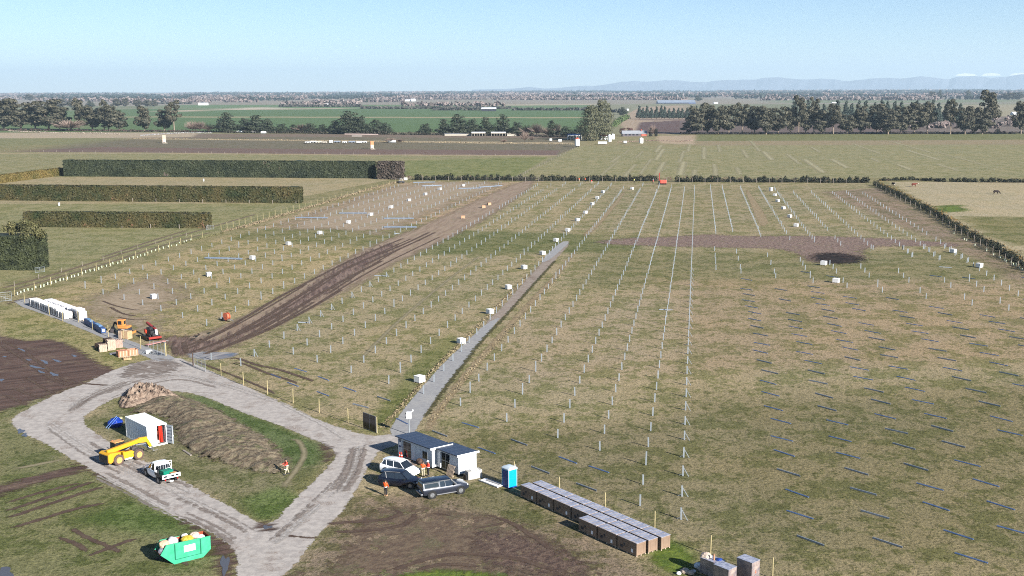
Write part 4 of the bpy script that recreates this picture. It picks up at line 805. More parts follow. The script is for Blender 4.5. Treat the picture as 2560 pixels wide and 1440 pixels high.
def fences():
    def along(a, b, n): return [(a[0] + (b[0] - a[0]) * i / n, a[1] + (b[1] - a[1]) * i / n) for i in range(n + 1)]
    fence('post_and_wire_fence', 'deer fence of tall pale timber posts along the front of the steel posts', [(553, 940), (609, 963.5), (669, 986), (733, 1008), (798, 1032), (870.5, 1057)], 2.0, .065, TIM, (.12, .25, .4, .55, .7, .85, .98))
    fence('post_and_wire_fence', 'pale timber fence posts standing behind the cardboard crates', [(1286, 1196), (1398.5, 1238), (1513, 1280), (1636.5, 1328), (1776, 1388), (1931, 1446)], 2.0, .065, TIM, (.3, .6, .97))
    fence('post_and_wire_fence', 'pale timber fence posts along the blue grey gravel strip', [(37, 741), (62, 757), (92, 771), (124, 787), (157, 803), (196, 806), (232, 825), (271, 842), (310, 855), (352, 872)], 2.1, .06, TIM, (.2, .5, .8, .98))
    lf = [(37, 740), (87, 727), (127, 714), (166, 702), (205, 691), (241, 678), (275, 668), (308, 660), (340, 648), (368, 639), (397, 631), (424, 621), (452, 612), (480, 603), (506, 596)]
    fence('post_and_wire_fence', 'timber fence along the near left side of the site', lf, 1.95, .065, TIM, (.2, .4, .6, .8, .98))
    far = along((553, 575), (1003, 455), 30); fence('post_and_wire_fence', 'timber fence running back along the left side to the buggy', far, 1.9, .07, TIM, (.5, .98))
    fence('low_stock_fence', 'low old fence in the paddock beside the left track', [(0, 716), (36, 716), (97, 697), (154, 680), (206, 665), (258, 651), (303, 634), (345, 624), (388, 610), (430, 600), (466, 590)], 1.1, .06, WOOD, (.5, .9))
    fence('boundary_fence', 'timber fence in front of the dark far hedgerow', along((1025, 452), (2115, 459), 34), 2.3, .09, WOOD, (.3, .6, .97))
    rf = along((2190, 470), (2300, 527), 9) + along((2325, 541), (2560, 682), 15); fence('boundary_fence', 'timber fence in front of the gorse hedge on the right', rf, 2.0, .07, WOOD, (.3, .6, .97))
    fence('stock_fence', 'thin fence running from the white silo down to the far hedgerow', along((1443, 369), (1290, 446), 26), 1.3, .09, WOOD, (.5, .95), wr=.02)
    fence('stock_fence', 'thin fence along the near edge of the ploughed fields', along((-20, 379), (1400, 391), 44), 1.3, .09, WOOD, (.5, .95), wr=.02)
    fence('hedge_fence', 'fence posts along the foot of the nearest long hedge', along((90, 567), (520, 572), 6), 1.3, .1, WOOD, (.5, .95))
    fence('hedge_fence', 'fence posts along the foot of the second hedge', along((40, 500), (740, 510), 12), 1.3, .1, WOOD, (.5, .95))
    # gates
    mesh_gate('farm_gate', 'silver farm gate at the left edge above the gravel strip', at(-18, 756), at(30, 752), 1.9, GALV, 3, 2, .4, diag=True)
    mesh_gate('site_gate', 'open galvanised site gate standing beside the red machine', at(376, 886), at(413, 890), 2.3, GALV, 2, 3, .25)
    mesh_gate('site_gate', 'open galvanised site gate right of the muddy entrance', at(485, 916), at(514, 930), 2.0, GALV, 3, 2, .3)
    mesh_gate('farm_gate', 'small white gate at the end of the nearest long hedge', at(516, 575), at(535, 573), 1.3, GALV, 3, 1, .5)
    mesh_gate('farm_gate', 'small silver gate at the foot of the overgrown corner hedge', at(88, 683), at(112, 680), 1.3, GALV, 3, 1, .5)
    mesh_gate('stock_yard', 'pale wooden yard rails in front of the far hedgerow', at(1287, 453), at(1358, 453), 1.9, WOOD, 2, 6, 3, cat='yard')
    # posts of the entrance
    for (x, y), lab in zip([(483, 914), (415, 889)], ['dark timber strainer post at the right of the entrance', 'pale timber strainer post at the left of the entrance']):
        tag(MB().rod((0, 0, 0), (0, 0, 2.1), .1, .095, 10).build('strainer_post', BARKD if x > 450 else TIM, loc=at(x, y)), lab, 'post', 'strainer posts at the site entrance')
    # white sleeves round young trees
    SL = pm('tree_sleeve', alb(225, 235, 205), .6, .06, 2); rnd = random.Random(2)
    src = MB().cbox((0, 0, .3), (.2, .2, .6)).build('tree_guard', SL); first = True
    def guard(p, lab, grp):
        nonlocal first
        o = src if first else src.copy()
        if not first: col.objects.link(o)
        first = False; o.location = p; o.rotation_euler = (rnd.uniform(-.12, .12), rnd.uniform(-.12, .12), rnd.uniform(0, 3)); o.scale = (1, 1, rnd.uniform(.8, 1.15)); tag(o, lab, 'tree guard', grp)
    A, B = (42, 736), (478, 602); n = 46
    for i in range(n):
        f = i / (n - 1); x = A[0] + (B[0] - A[0]) * f; y = A[1] + (B[1] - A[1]) * f
        guard(at(x + rnd.uniform(-2, 2), y + rnd.uniform(-1, 1.5)), 'pale plastic tree guard beside a timber post of the left fence', 'tree guards along the left fence')
    for x, y in [(2385, 585), (2410, 600), (2416, 602), (2437, 614), (2466, 628), (2484, 638), (2500, 646), (2511, 652), (2515, 656), (2528, 658), (2533, 664), (2539, 666), (2549, 672), (2555, 676)]:
        guard(at(x, y), 'white plastic tree guard below the gorse hedge on the right', 'tree guards along the right fence')
# ------------------------------------------------------------------ mountains
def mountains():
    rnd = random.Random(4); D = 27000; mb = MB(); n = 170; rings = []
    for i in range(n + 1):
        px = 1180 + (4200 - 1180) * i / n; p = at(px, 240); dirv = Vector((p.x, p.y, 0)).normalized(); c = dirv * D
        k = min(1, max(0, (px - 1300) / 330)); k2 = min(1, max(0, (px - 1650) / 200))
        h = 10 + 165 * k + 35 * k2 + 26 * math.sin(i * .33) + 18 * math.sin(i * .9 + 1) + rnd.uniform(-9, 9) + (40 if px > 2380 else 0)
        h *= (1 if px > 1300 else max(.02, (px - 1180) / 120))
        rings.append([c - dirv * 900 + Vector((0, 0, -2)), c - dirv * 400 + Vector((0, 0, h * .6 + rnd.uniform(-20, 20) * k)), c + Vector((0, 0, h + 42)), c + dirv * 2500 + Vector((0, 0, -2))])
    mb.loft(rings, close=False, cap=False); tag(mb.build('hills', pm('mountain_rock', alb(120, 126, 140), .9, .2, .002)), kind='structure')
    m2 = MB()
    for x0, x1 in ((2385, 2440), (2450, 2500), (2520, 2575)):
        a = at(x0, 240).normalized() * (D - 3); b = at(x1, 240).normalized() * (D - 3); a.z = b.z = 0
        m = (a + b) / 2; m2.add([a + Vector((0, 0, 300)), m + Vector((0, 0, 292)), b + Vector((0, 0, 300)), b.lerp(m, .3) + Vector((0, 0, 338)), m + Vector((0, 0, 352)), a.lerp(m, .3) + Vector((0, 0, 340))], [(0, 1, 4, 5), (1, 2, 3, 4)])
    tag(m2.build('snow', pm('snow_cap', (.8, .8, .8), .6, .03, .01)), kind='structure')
# ================================================================== POSTS AND SECTIONS
GALB = pm('galvanised_sky_tint', alb(136, 164, 208, .7), .5, .2, 5, .15, spec=.5)  # reflected sky is painted in as the blue of this steel
def chan(mb, L, w_=.165, d=.09, t=.008, lip=.02):
    """C section standing on end, height L"""
    pr = [(-w_ / 2, 0), (w_ / 2, 0), (w_ / 2, d), (w_ / 2 - lip, d), (w_ / 2 - lip, d - t), (w_ / 2 - t, d - t), (w_ / 2 - t, t), (-w_ / 2 + t, t), (-w_ / 2 + t, d - t), (-w_ / 2 + lip, d - t), (-w_ / 2 + lip, d), (-w_ / 2, d)]
    return mb.loft([[(x, y, -.05) for x, y in pr], [(x, y, L) for x, y in pr]])
ROWS = [(-129.9, 225, 495), (-122.3, 218.7, 500), (-114.7, 213.2, 505), (-108.2, 208.3, 507), (-101.7, 203, 508), (-94.5, 197, 509), (-87.1, 191.2, 509),
        (-69.3, 169.4, 510), (-63.6, 171.6, 511), (-58.0, 166.9, 511), (-50.7, 161.2, 512), (-43.4, 155.8, 513), (-37.1, 150.9, 513), (-30.7, 145.7, 500), (-23.3, 139.4, 513), (-16.0, 133.4, 505), (-10.5, 129.3, 500), (-4.9, 111.6, 495), (-.7, 108.3, 508),
        (6.0, 337.7, 508), (11.0, 336.5, 508), (18.6, 331.9, 503), (26.3, 326.7, 500), (32.6, 322.4, 496), (39, 316.6, 492), (46.2, 311.3, 488), (54.4, 297.5, 484), (60.2, 293.4, 480), (66.2, 290.2, 476)]
RN = {-129.9: 'outermost row beside the left fence', -122.3: 'second row from the left fence', -114.7: 'third row from the left fence', -108.2: 'fourth row from the left fence', -101.7: 'fifth row from the left fence', -94.5: 'next to last row left of the brown haul track', -87.1: 'row along the left edge of the brown haul track',
      -69.3: 'row along the right edge of the brown haul track', -63.6: 'second row right of the brown haul track', -58.0: 'third row right of the brown haul track', -50.7: 'fourth row right of the brown haul track', -43.4: 'second row left of the gravel path', -37.1: 'row along the left edge of the gravel path',
      -30.7: 'first row right of the gravel path', -23.3: 'second row right of the gravel path', -16.0: 'third row right of the gravel path', -10.5: 'fourth row right of the gravel path', -4.9: 'row just left of the braced row', -.7: 'braced row in the middle of the site'}
LOOSE = [(1920, 500, [(28, 648), (62, 735), (78, 782), (322, 615), (348, 655), (372, 697), (422, 782), (450, 832), (618, 650), (650, 690), (683, 735), (750, 828), (790, 878), (928, 685), (968, 725), (1010, 775), (1097, 872), (1143, 925), (1050, 497), (1345, 495), (1392, 535), (1438, 572), (1305, 732), (1355, 778), (1408, 825), (1520, 930), (1580, 990), (1555, 490), (1605, 520), (1655, 565), (1710, 603), (1765, 825), (1828, 878), (1965, 995), (2040, 1055), (1765, 485), (1815, 520), (1870, 555), (1930, 590), (1990, 628), (2012, 815), (2085, 865), (2158, 920), (2320, 1035), (2408, 1105), (2055, 670), (2115, 710), (2185, 757), (2260, 803), (2333, 855), (2415, 905), (2500, 963)]),
         (1280, 500, [(2025, 510), (2030, 575), (2037, 640), (2040, 700), (2245, 535), (2262, 605), (2282, 690), (2290, 735), (2555, 570)]),
         (0, 0, [(602, 915), (528, 900)])]
TALL = {(-16.0, 166.3), (-4.9, 131.0)}
def posts():
    rnd = random.Random(8)
    src = chan(MB(), 1.2).build('steel_post', GALV)
    braced = thing('braced_steel_post', 'x', 'steel post')
    chan(MB(), 1.25).build('channel', GALV, braced)
    m = MB(); m.beam((.05, .05, 1.0), (.62, -.1, .02), .07, .05); m.beam((-.05, .06, .25), (-.42, .2, .04), .12, .05); m.build('brace', GALV, braced)
    spots = []
    for b, a0, a1 in ROWS:
        n = int((a1 - a0) / 6.6)
        for k in range(n + 1):
            a = a0 + 6.6 * k + rnd.uniform(-.15, .15)
            if b == -.7 and 0: continue
            if a > 480 and rnd.random() < .25: continue
            if -87 <= b <= -60 and a > 320 and rnd.random() < .12: continue
            if b > 5 and 330 < a < 345 and rnd.random() < .3: continue
            spots.append((a, b, b))
    for ox, oy, L in LOOSE:
        for x, y in L:
            p = at(ox + x / 4, oy + y / 4) if ox or oy else at(x, y); a, b = toab(p); spots.append((a, b, None))
    spots.sort(key=lambda s: ab(s[0], s[1]).length)
    used = 0; rest = MB(); first_s = first_b = True
    for a, b, rk in spots:
        p = ab(a, b); rot = -AZ + rnd.uniform(-.06, .06) + (math.pi / 2 if 0 else 0)
        tall = rnd.random() < .05; sc = 1.38 if tall else rnd.uniform(.94, 1.06)
        lean = (rnd.uniform(-.03, .03), rnd.uniform(-.03, .03), rot)
        if rk is not None and rk in RN: where = 'the ' + RN[rk]
        elif a < 290: where = 'the thinly set rows near the scorched patch'
        else: where = 'the rows on the right beyond the strip of turned soil'
        if used < 292:
            used += 1
            if rk == -.7 or (rk == -69.3 and rnd.random() < .35):
                o = braced if first_b else copy_tree(braced); first_b = False; lab = 'braced steel post in ' + where; sc = min(sc, 1.05)
            else:
                o = src if first_s else src.copy()
                if not first_s: col.objects.link(o)
                first_s = False; lab = ('plain steel post in ' + where)
            o.location = p; o.rotation_euler = lean; o.scale = (1, 1, sc); tag(o, lab, 'steel post', 'steel posts in ' + where)
        else:
            m = MB(); k = .09 if a > 250 else .08
            c, s = math.cos(rot), math.sin(rot); L = 1.2 * sc
            pr = [(-.09, 0), (.09, 0), (.09, .08), (-.09, .08)]
            rest.loft([[(p.x + x * c - y * s, p.y + x * s + y * c, 0) for x, y in pr], [(p.x + lean[1] * L + x * c - y * s, p.y - lean[0] * L + x * s + y * c, L) for x, y in pr]])
    tag(rest.build('steel_posts', GALV), 'hundreds of more distant galvanised posts standing in straight rows', 'steel posts', kind='stuff')
    return spots
BEAMS = [(640, 800, [(380, 485, 505, 520), (135, 540, 250, 585), (615, 565, 735, 610), (310, 625, 425, 668), (875, 675, 1000, 718), (600, 715, 735, 765), (1200, 768, 1350, 818), (965, 845, 1125, 885), (1400, 985, 1520, 1045), (2055, 1028, 2230, 1080), (1750, 1112, 1920, 1175), (2210, 1275, 2400, 1342)]),
         (1280, 1080, [(170, 345, 390, 430), (630, 518, 855, 600), (455, 245, 660, 322), (760, 340, 975, 412), (0, 85, 135, 135)])]
def beams(spots):
    rnd = random.Random(21); prof = []
    mb = MB(); w_, h_ = .17, .08
    pr = [(-w_ / 2, 0), (w_ / 2, 0), (w_ / 2, h_), (w_ / 2 - .03, h_), (w_ / 2 - .03, h_ - .012), (w_ / 2 - .012, h_ - .012), (w_ / 2 - .012, .012), (-w_ / 2 + .012, .012), (-w_ / 2 + .012, h_ - .012), (-w_ / 2 + .03, h_ - .012), (-w_ / 2 + .03, h_), (-w_ / 2, h_)]
    src = mb.loft([[(-1.55, y, z) for y, z in pr], [(1.55, y, z) for y, z in pr]]).build('steel_section', GALB)
    src2 = MB().loft([[(-1.55, z, y + w_ / 2) for y, z in pr], [(1.55, z, y + w_ / 2) for y, z in pr]]).build('steel_section', pm('galvanised_bright', alb(186, 196, 208), .45, .12, 5, .3))
    L = []
    for ox, oy, B in BEAMS:
        for x0, y0, x1, y1 in B:
            p, q = at(ox + x0 / 4, oy + y0 / 4), at(ox + x1 / 4, oy + y1 / 4); L.append(((p + q) / 2, math.atan2(q.y - p.y, q.x - p.x), 'left of the braced row near the front'))
    cols = [(11.2, 97), (18.2, 94), (25.2, 87), (31.2, 89), (39.3, 88), (46.6, 92), (54.2, 90), (60.6, 92), (66.8, 90), (73.5, 92), (81, 90), (88, 95)]
    occ = [(a, b) for a, b, _ in spots]; names = ['first', 'second', 'third', 'fourth', 'fifth', 'sixth', 'seventh', 'eighth', 'ninth', 'tenth', 'eleventh', 'twelfth']
    for i, (b, a0) in enumerate(cols):
        a = a0 + rnd.uniform(0, 6)
        while a < 262:
            a += 6.6; bb = b + rnd.uniform(-.4, .4); p = ab(a + rnd.uniform(-.6, .6), bb)
            if abs(p.x) / p.y > .47 or p.y < 80: continue
            if any(abs(a - a2) < 3.6 and abs(b - b2) < 2.6 for a2, b2 in occ): continue
            if a > 215 and rnd.random() < .35: continue
            L.append((p, R(90 - 141) + rnd.uniform(-.09, .09), 'in the %s column right of the braced row' % names[i]))
    for k, (p, rz, wh) in enumerate(sorted(L, key=lambda t: t[0].length)[:290]):
        s = src2 if k % 5 in (1, 3) else src; o = s if k == (1 if s is src2 else 0) else s.copy()
        if o is not s: col.objects.link(o)
        o.location = (p.x, p.y, .01); o.rotation_euler = (0, 0, rz); br = 'bright ' if s is src2 else 'blue grey '
        tag(o, br + 'steel section lying ' + wh, 'steel section', br + 'steel sections lying ' + wh)
    # bundles of rails laid out for the left rows
    bd = thing('steel_bundle', 'x', 'steel bundle'); m = MB()
    for j in range(6):
        for k in range(2): m.box(-4.4 + .1 * (j % 2), 4.4 - .15 * (j % 3), -.6 + j * .2, -.47 + j * .2, .1 + .13 * k, .21 + .13 * k)
    m.build('rails', pm('rail_steel', alb(164, 178, 196), .5, .2, 4, .2), bd); m = MB()
    for x in (-3, 0, 3): m.box(x - .05, x + .05, -.7, .7, 0, .09)
    m.build('bearers', WOOD, bd)
    BL = [((514, 646), (606, 649), 'nearest, beside the white carton and second row'), ((960, 569), (1042, 569), 'at the left edge of the haul track'), ((960, 547), (1035, 547), 'behind the one at the haul track edge'), ((848, 534), (918, 534), 'left of a white carton, farther back'), ((742, 545), (820, 546), 'farthest left on bare soil'), ((1033, 457), (1088, 456), 'just right of the dark buggy'), ((1055, 466), (1103, 464), 'second from the buggy'), ((1146, 472), (1202, 471), 'long pale one near the far fence'), ((1198, 469), (1254, 465), 'right hand one near the far fence')]
    for i, (p, q, wh) in enumerate(BL):
        o = bd if i == 0 else copy_tree(bd); P0, Q0 = at(*p), at(*q); o.location = (P0 + Q0) / 2; o.rotation_euler = (0, 0, head(p, q)); o.scale = ((Q0 - P0).length / 8.8, 1, 1)
        tag(o, 'bundle of blue grey steel rails on bearers, ' + wh, None, 'bundles of steel rails')
    for i, ((p, q), wh) in enumerate([(((936, 690), (971, 690)), 'white rail lying across a post foot right of the haul track'), (((745, 807), (772, 806)), 'short white rail at the near end of the haul track row'), (((1648, 775), (1682, 775)), 'pale scatter of white rail beside the middle of the braced row'), (((2348, 668), (2380, 669)), 'bright rail lying alone before the far right cartons'), (((985, 585), (1000, 583)), 'short white rail beside the haul track bend')]):
        A, B = at(*p), at(*q); m = MB(); m.beam((0, 0, .12), (B - A), .16, .12); m.beam((.3, .2, .05), (B - A) * .8 + Vector((0, -.3, 0)), .1, .08)
        tag(m.build('steel_rail', MATS['galvanised_bright'], loc=A), wh, 'steel rail', 'loose pale rails')
# ================================================================== CARTONS, CRATES, STORES
CARD = pm('cardboard', alb(206, 172, 140), .8, .08, 1.2); CARDD = pm('cardboard_shaded', alb(176, 148, 124, .46), .8, .14, 1.0)  # second cardboard is darkened to paint deeper shade on the crate sides
WRAP = pm('stretch_wrap', alb(150, 156, 184), .25, .25, 2.6, c2=alb(216, 216, 226), spec=.6, bump=.03)
WHT = pm('white_carton', (.72, .70, .67), .7, .05, 2); WHB = pm('white_bag', (.70, .67, .65), .75, .07, 3, bump=.02)
PLY = pm('plywood', alb(220, 182, 140), .75, .1, 2); PALW = pm('pallet_wood', alb(220, 196, 172), .85, .15, 3); ORW = pm('raw_orange_timber', alb(214, 150, 116), .8, .12, 3)
INK = pm('print_ink', (.03, .03, .035), .7, .1); ORG = pm('print_orange', alb(224, 120, 84), .7, .1); PAPER = pm('paper_label', (.8, .8, .8), .6, .03)
BLK = pm('black_plastic', (.012, .013, .015), .45, .3); GREY = pm('grey_plastic', alb(150, 150, 150), .5, .1)
def carton(name, label, cat, size, matb, mattop, loc, rz, grp, marks=None, pallet=True, bevel=.02):
    L, W, Hh = size; t = thing(name, label, cat, loc, rz, grp); z0 = .12 if pallet else 0
    MB().box(-L / 2, L / 2, -W / 2, W / 2, z0, Hh - .03).build('carton', matb, t, bevel=bevel)
    MB().box(-L / 2 - .015, L / 2 + .015, -W / 2 - .015, W / 2 + .015, Hh - .028, Hh).build('lid', mattop, t)
    if pallet:
        m = MB()
        for x in (-L / 2 + .08, 0, L / 2 - .08):
            for y in (-W / 2 + .06, 0, W / 2 - .06): m.box(x - .07, x + .07, y - .05, y + .05, 0, .09)
        for y in (-W / 2 + .06, 0, W / 2 - .06): m.box(-L / 2, L / 2, y - .05, y + .05, .092, .118)
        m.build('pallet', PALW, t)
    if marks: marks(t, L, W, Hh)
    return t
def crates():
    def marks(t, L, W, Hh):
        y = -W / 2 - .004
        m = MB(); m.lathe([(0, .001), (0, .12), (-.004, .12), (-.004, .001)], (-.35, y, Hh * .58), 'Y', 14); m.box(-.75, -.3 + .9, y - .003, y, Hh * .44, Hh * .455); m.box(-.9, -.55, y - .003, y, .35, .62); m.build('printed_mark', INK, t)
        MB().box(.55, .80, y - .006, y - .001, .28, .62).build('paper_label', PAPER, t)
        x = L / 2 + .004; m = MB()
        for a, b, c, d in ((-.32, -.31, .3, 1.05), (.31, .32, .3, 1.05), (-.32, .32, .3, .315), (-.32, .32, 1.04, 1.05)): m.box(x, x + .004, a, b, c, d)
        m.box(x, x + .004, .4, .46, 1.0, 1.12); m.build('end_print', pm('brown_ink', alb(150, 112, 86), .8), t)
        m = MB()
        for k in range(4): m.box(-L / 2 + .5 + k * .5, -L / 2 + .53 + k * .5, -W / 2 - .02, W / 2 + .02, Hh + .001, Hh + .006)
        m.box(-L / 2, L / 2, -W / 2 - .003, -W / 2 + .05, Hh + .001, Hh + .007); m.build('tape', pm('pale_tape', alb(214, 190, 164), .6), t)
    C0 = at(1591.5, 1393.5); d = (at(1360 * 0 + 1489, 1315, 1.3) - at(1590.7, 1360, 1.3)); d.z = 0; u = d.normalized(); v = Vector((u.y, -u.x, 0))
    if v.y < 0: v = -v
    rz = math.atan2(-u.y, -u.x)
    base = None
    order = ['nearest', 'second', 'third', 'fourth', 'fifth', 'sixth', 'farthest']
    for r, (cnt, nm, sh) in enumerate([(3, 'short front row', 0), (7, 'middle row', -.1), (7, 'back row', -.35)]):
        for k in range(cnt):
            c = C0 + u * (1.3 + 2.74 * k + sh) + v * (.6 + 1.40 * r); lab = 'long cardboard crate, %s from the near end of the %s' % ((order[k] if not (cnt == 3 and k == 2) else 'third'), nm)
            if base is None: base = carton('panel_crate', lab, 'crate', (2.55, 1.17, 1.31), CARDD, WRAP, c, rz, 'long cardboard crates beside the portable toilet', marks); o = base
            else: o = copy_tree(base); o.location = c; o.rotation_euler = (0, 0, rz + rs.uniform(-.012, .012)); o['label'] = lab
    # the tall wrapped boxes at the bottom edge
    def m2(t, L, W, Hh):
        x = L / 2 + .004; m = MB(); m.box(x, x + .004, -.07, .07, Hh * .52, Hh * .57); m.box(x, x + .004, -.045, -.015, Hh * .57, Hh * .66); m.box(x, x + .004, .015, .045, Hh * .57, Hh * .66); m.build('printed_mark', ORG, t)
        m = MB()
        for k in range(1, 7): m.box(x, x + .003, -W / 2 + .02, W / 2 - .02, Hh * k / 7, Hh * k / 7 + .012)
        m.build('box_seams', pm('seam', alb(176, 140, 116), .8), t)
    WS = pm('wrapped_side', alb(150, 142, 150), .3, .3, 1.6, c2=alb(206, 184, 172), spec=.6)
    for i, (pt, sz, lab) in enumerate([((1871, 1396), (1.62, 1.1, 2.25), 'tall wrapped box with an orange mark, rightmost of the three at the bottom edge'), ((1813, 1413), (1.62, 1.1, 1.95), 'wrapped box with an orange mark, middle one at the bottom edge'), ((1782, 1397), (1.9, 1.1, 1.5), 'low wrapped box with crumpled packaging and a blue bag on top')]):
        hz = sz[2]; c = at(pt[0], pt[1], hz); c.z = 0
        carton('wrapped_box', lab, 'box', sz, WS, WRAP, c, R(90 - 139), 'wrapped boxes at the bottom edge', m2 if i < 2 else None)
    c = at(1775, 1393, 1.5); rnd = random.Random(6)
    scrap = lambda p, s, nm, mat, lab, cat, grp: tag(crumple(s, rnd).build(nm, mat, loc=p), lab, cat, grp)
    scrap(c + Vector((-.3, .2, .0)), .55, 'packaging_heap', pm('crumpled_packaging', alb(226, 204, 184), .8, .1, 3), 'crumpled pale packaging on top of the low wrapped box', 'packaging', None)
    tag(crumple(.36, rnd, .4).build('rubbish_bag', pm('blue_bag', alb(50, 80, 160), .35, .2, 3), loc=at(1797, 1399, 1.5)), 'shiny blue bag lying on the low wrapped box', 'bag')
    for i, (x, y, s) in enumerate([(1745, 1419, .42), (1752, 1426, .34), (1766, 1424, .22), (1776, 1426, .2), (1713, 1432, .4), (1727, 1436, .36), (1697, 1436, .26), (1784, 1434, .3), (1705, 1428, .2), (1735, 1430, .2)]):
        scrap(at(x, y) + Vector((0, 0, s * .45)), s, 'packaging_scrap', MATS['crumpled_packaging'] if i % 3 else WHB, 'torn piece of pale cardboard packaging on the grass left of the wrapped boxes', 'packaging', 'torn packaging left of the wrapped boxes')
    tag(MB().cbox((0, 0, 1.0), (.12, .1, 2.0), .3).build('timber_stake', ORW, loc=at(1784, 1440)), 'pinkish timber stake leaning at the corner of the middle wrapped box', 'stake')
def crumple(s, rnd, flat=.7):
    mb = MB(); import bmesh
    bm = bmesh.new(); bmesh.ops.create_icosphere(bm, subdivisions=4, radius=s); f = [(Vector((rnd.uniform(-1, 1), rnd.uniform(-1, 1), rnd.uniform(-1, 1))) * rnd.uniform(1.5, 7), rnd.uniform(0, 6)) for _ in range(14)]
    for v in bm.verts:
        d = v.co.normalized(); v.co *= .55 + sum(abs(math.sin(d.dot(a) + p)) / (1 + a.length * .35) for a, p in f) * .085 + rnd.uniform(-.03, .03); v.co.z *= flat
    mb.add([v.co[:] for v in bm.verts], [[v.index for v in f.verts] for f in bm.faces]); bm.free(); return mb
def cartons():
    L = [((1049, 956), 1.28), ((1153, 859), 1.22), ((1225, 785), 1.2), ((1271, 723), 1.2), ((1310, 673), 1.2), ((1356, 637), 1.2), ((1390, 604), 1.2), ((1419, 579), 1.2), ((1443, 553), 1.2), ((1463, 534), 1.2), ((1480, 513), 1.2), ((1493, 497), 1.2), ((1507, 482), 1.2), ((1580, 474), 1.2),
         ((384, 747), 1.2), ((522, 691), 1.2), ((631, 649), 1.2), ((721, 613), 1.2), ((799, 586), 1.2), ((871, 559), 1.2), ((926, 539), 1.2), ((977, 521), 1.2), ((1022, 503), 1.2), ((1063, 488), 1.2), ((1100, 475), 1.2), ((1158, 466), 1.2),
         ((1927, 478), 1.2), ((1937, 490), 1.2), ((1944, 505), 1.2), ((1958, 523), 1.2), ((1974, 544), 1.2), ((1990, 567), 1.2), ((2059, 663), 1.3), ((2090, 707), 1.3), ((2383, 632), 1.25), ((2448, 669), 1.3)]
    o_ = ['nearest', 'second nearest', 'third nearest', 'fourth nearest', 'fifth nearest', 'sixth nearest', 'seventh nearest', 'eighth nearest', 'ninth nearest', 'tenth nearest', 'eleventh nearest', 'twelfth nearest', 'thirteenth nearest']
    base = None
    for i, (p, s) in enumerate(L):
        if i < 13: lab = 'white carton, %s in the line beside the gravel path' % o_[i]
        elif i == 13: lab = 'white carton alone near the far fence right of the gravel path line'
        elif i < 26: lab = 'white carton, %s in the line left of the haul track' % o_[i - 14]
        elif i < 32: lab = 'white carton, %s of the six between the far right rows' % ['farthest', 'second farthest', 'third farthest', 'third nearest', 'second nearest', 'nearest'][i - 26]
        else: lab = 'white carton ' + ['just below the scorched patch', 'on the grass nearer than the scorched patch', 'left of the two near the gorse hedge', 'right of the two near the gorse hedge'][i - 32]
        if base is None: base = carton('white_carton', lab, 'carton', (1.18, 1.05, .92), WHT, WHT, at(*p), R(90 - 139) + .1, 'white cartons set out along the rows'); o = base
        else: o = copy_tree(base); o.location = at(*p); o.rotation_euler = (0, 0, R(90 - 139) + rs.uniform(-.25, .25)); o['label'] = lab
        o.scale = (s / 1.2, s / 1.2, s / 1.15 * (1.7 if i == 26 else rs.uniform(.95, 1.05)))
    for i, p in enumerate([(1158, 546), (1209, 520), (1223, 513)]):
        carton('orange_crate', 'small orange brown crate on the haul track, %s of three' % ['nearest', 'middle', 'farthest'][i], 'crate', (1.2, 1.0, .95), pm('orange_ply', alb(226, 176, 138), .8, .1), MATS['orange_ply'], at(*p), .2 * i, 'orange crates on the haul track')
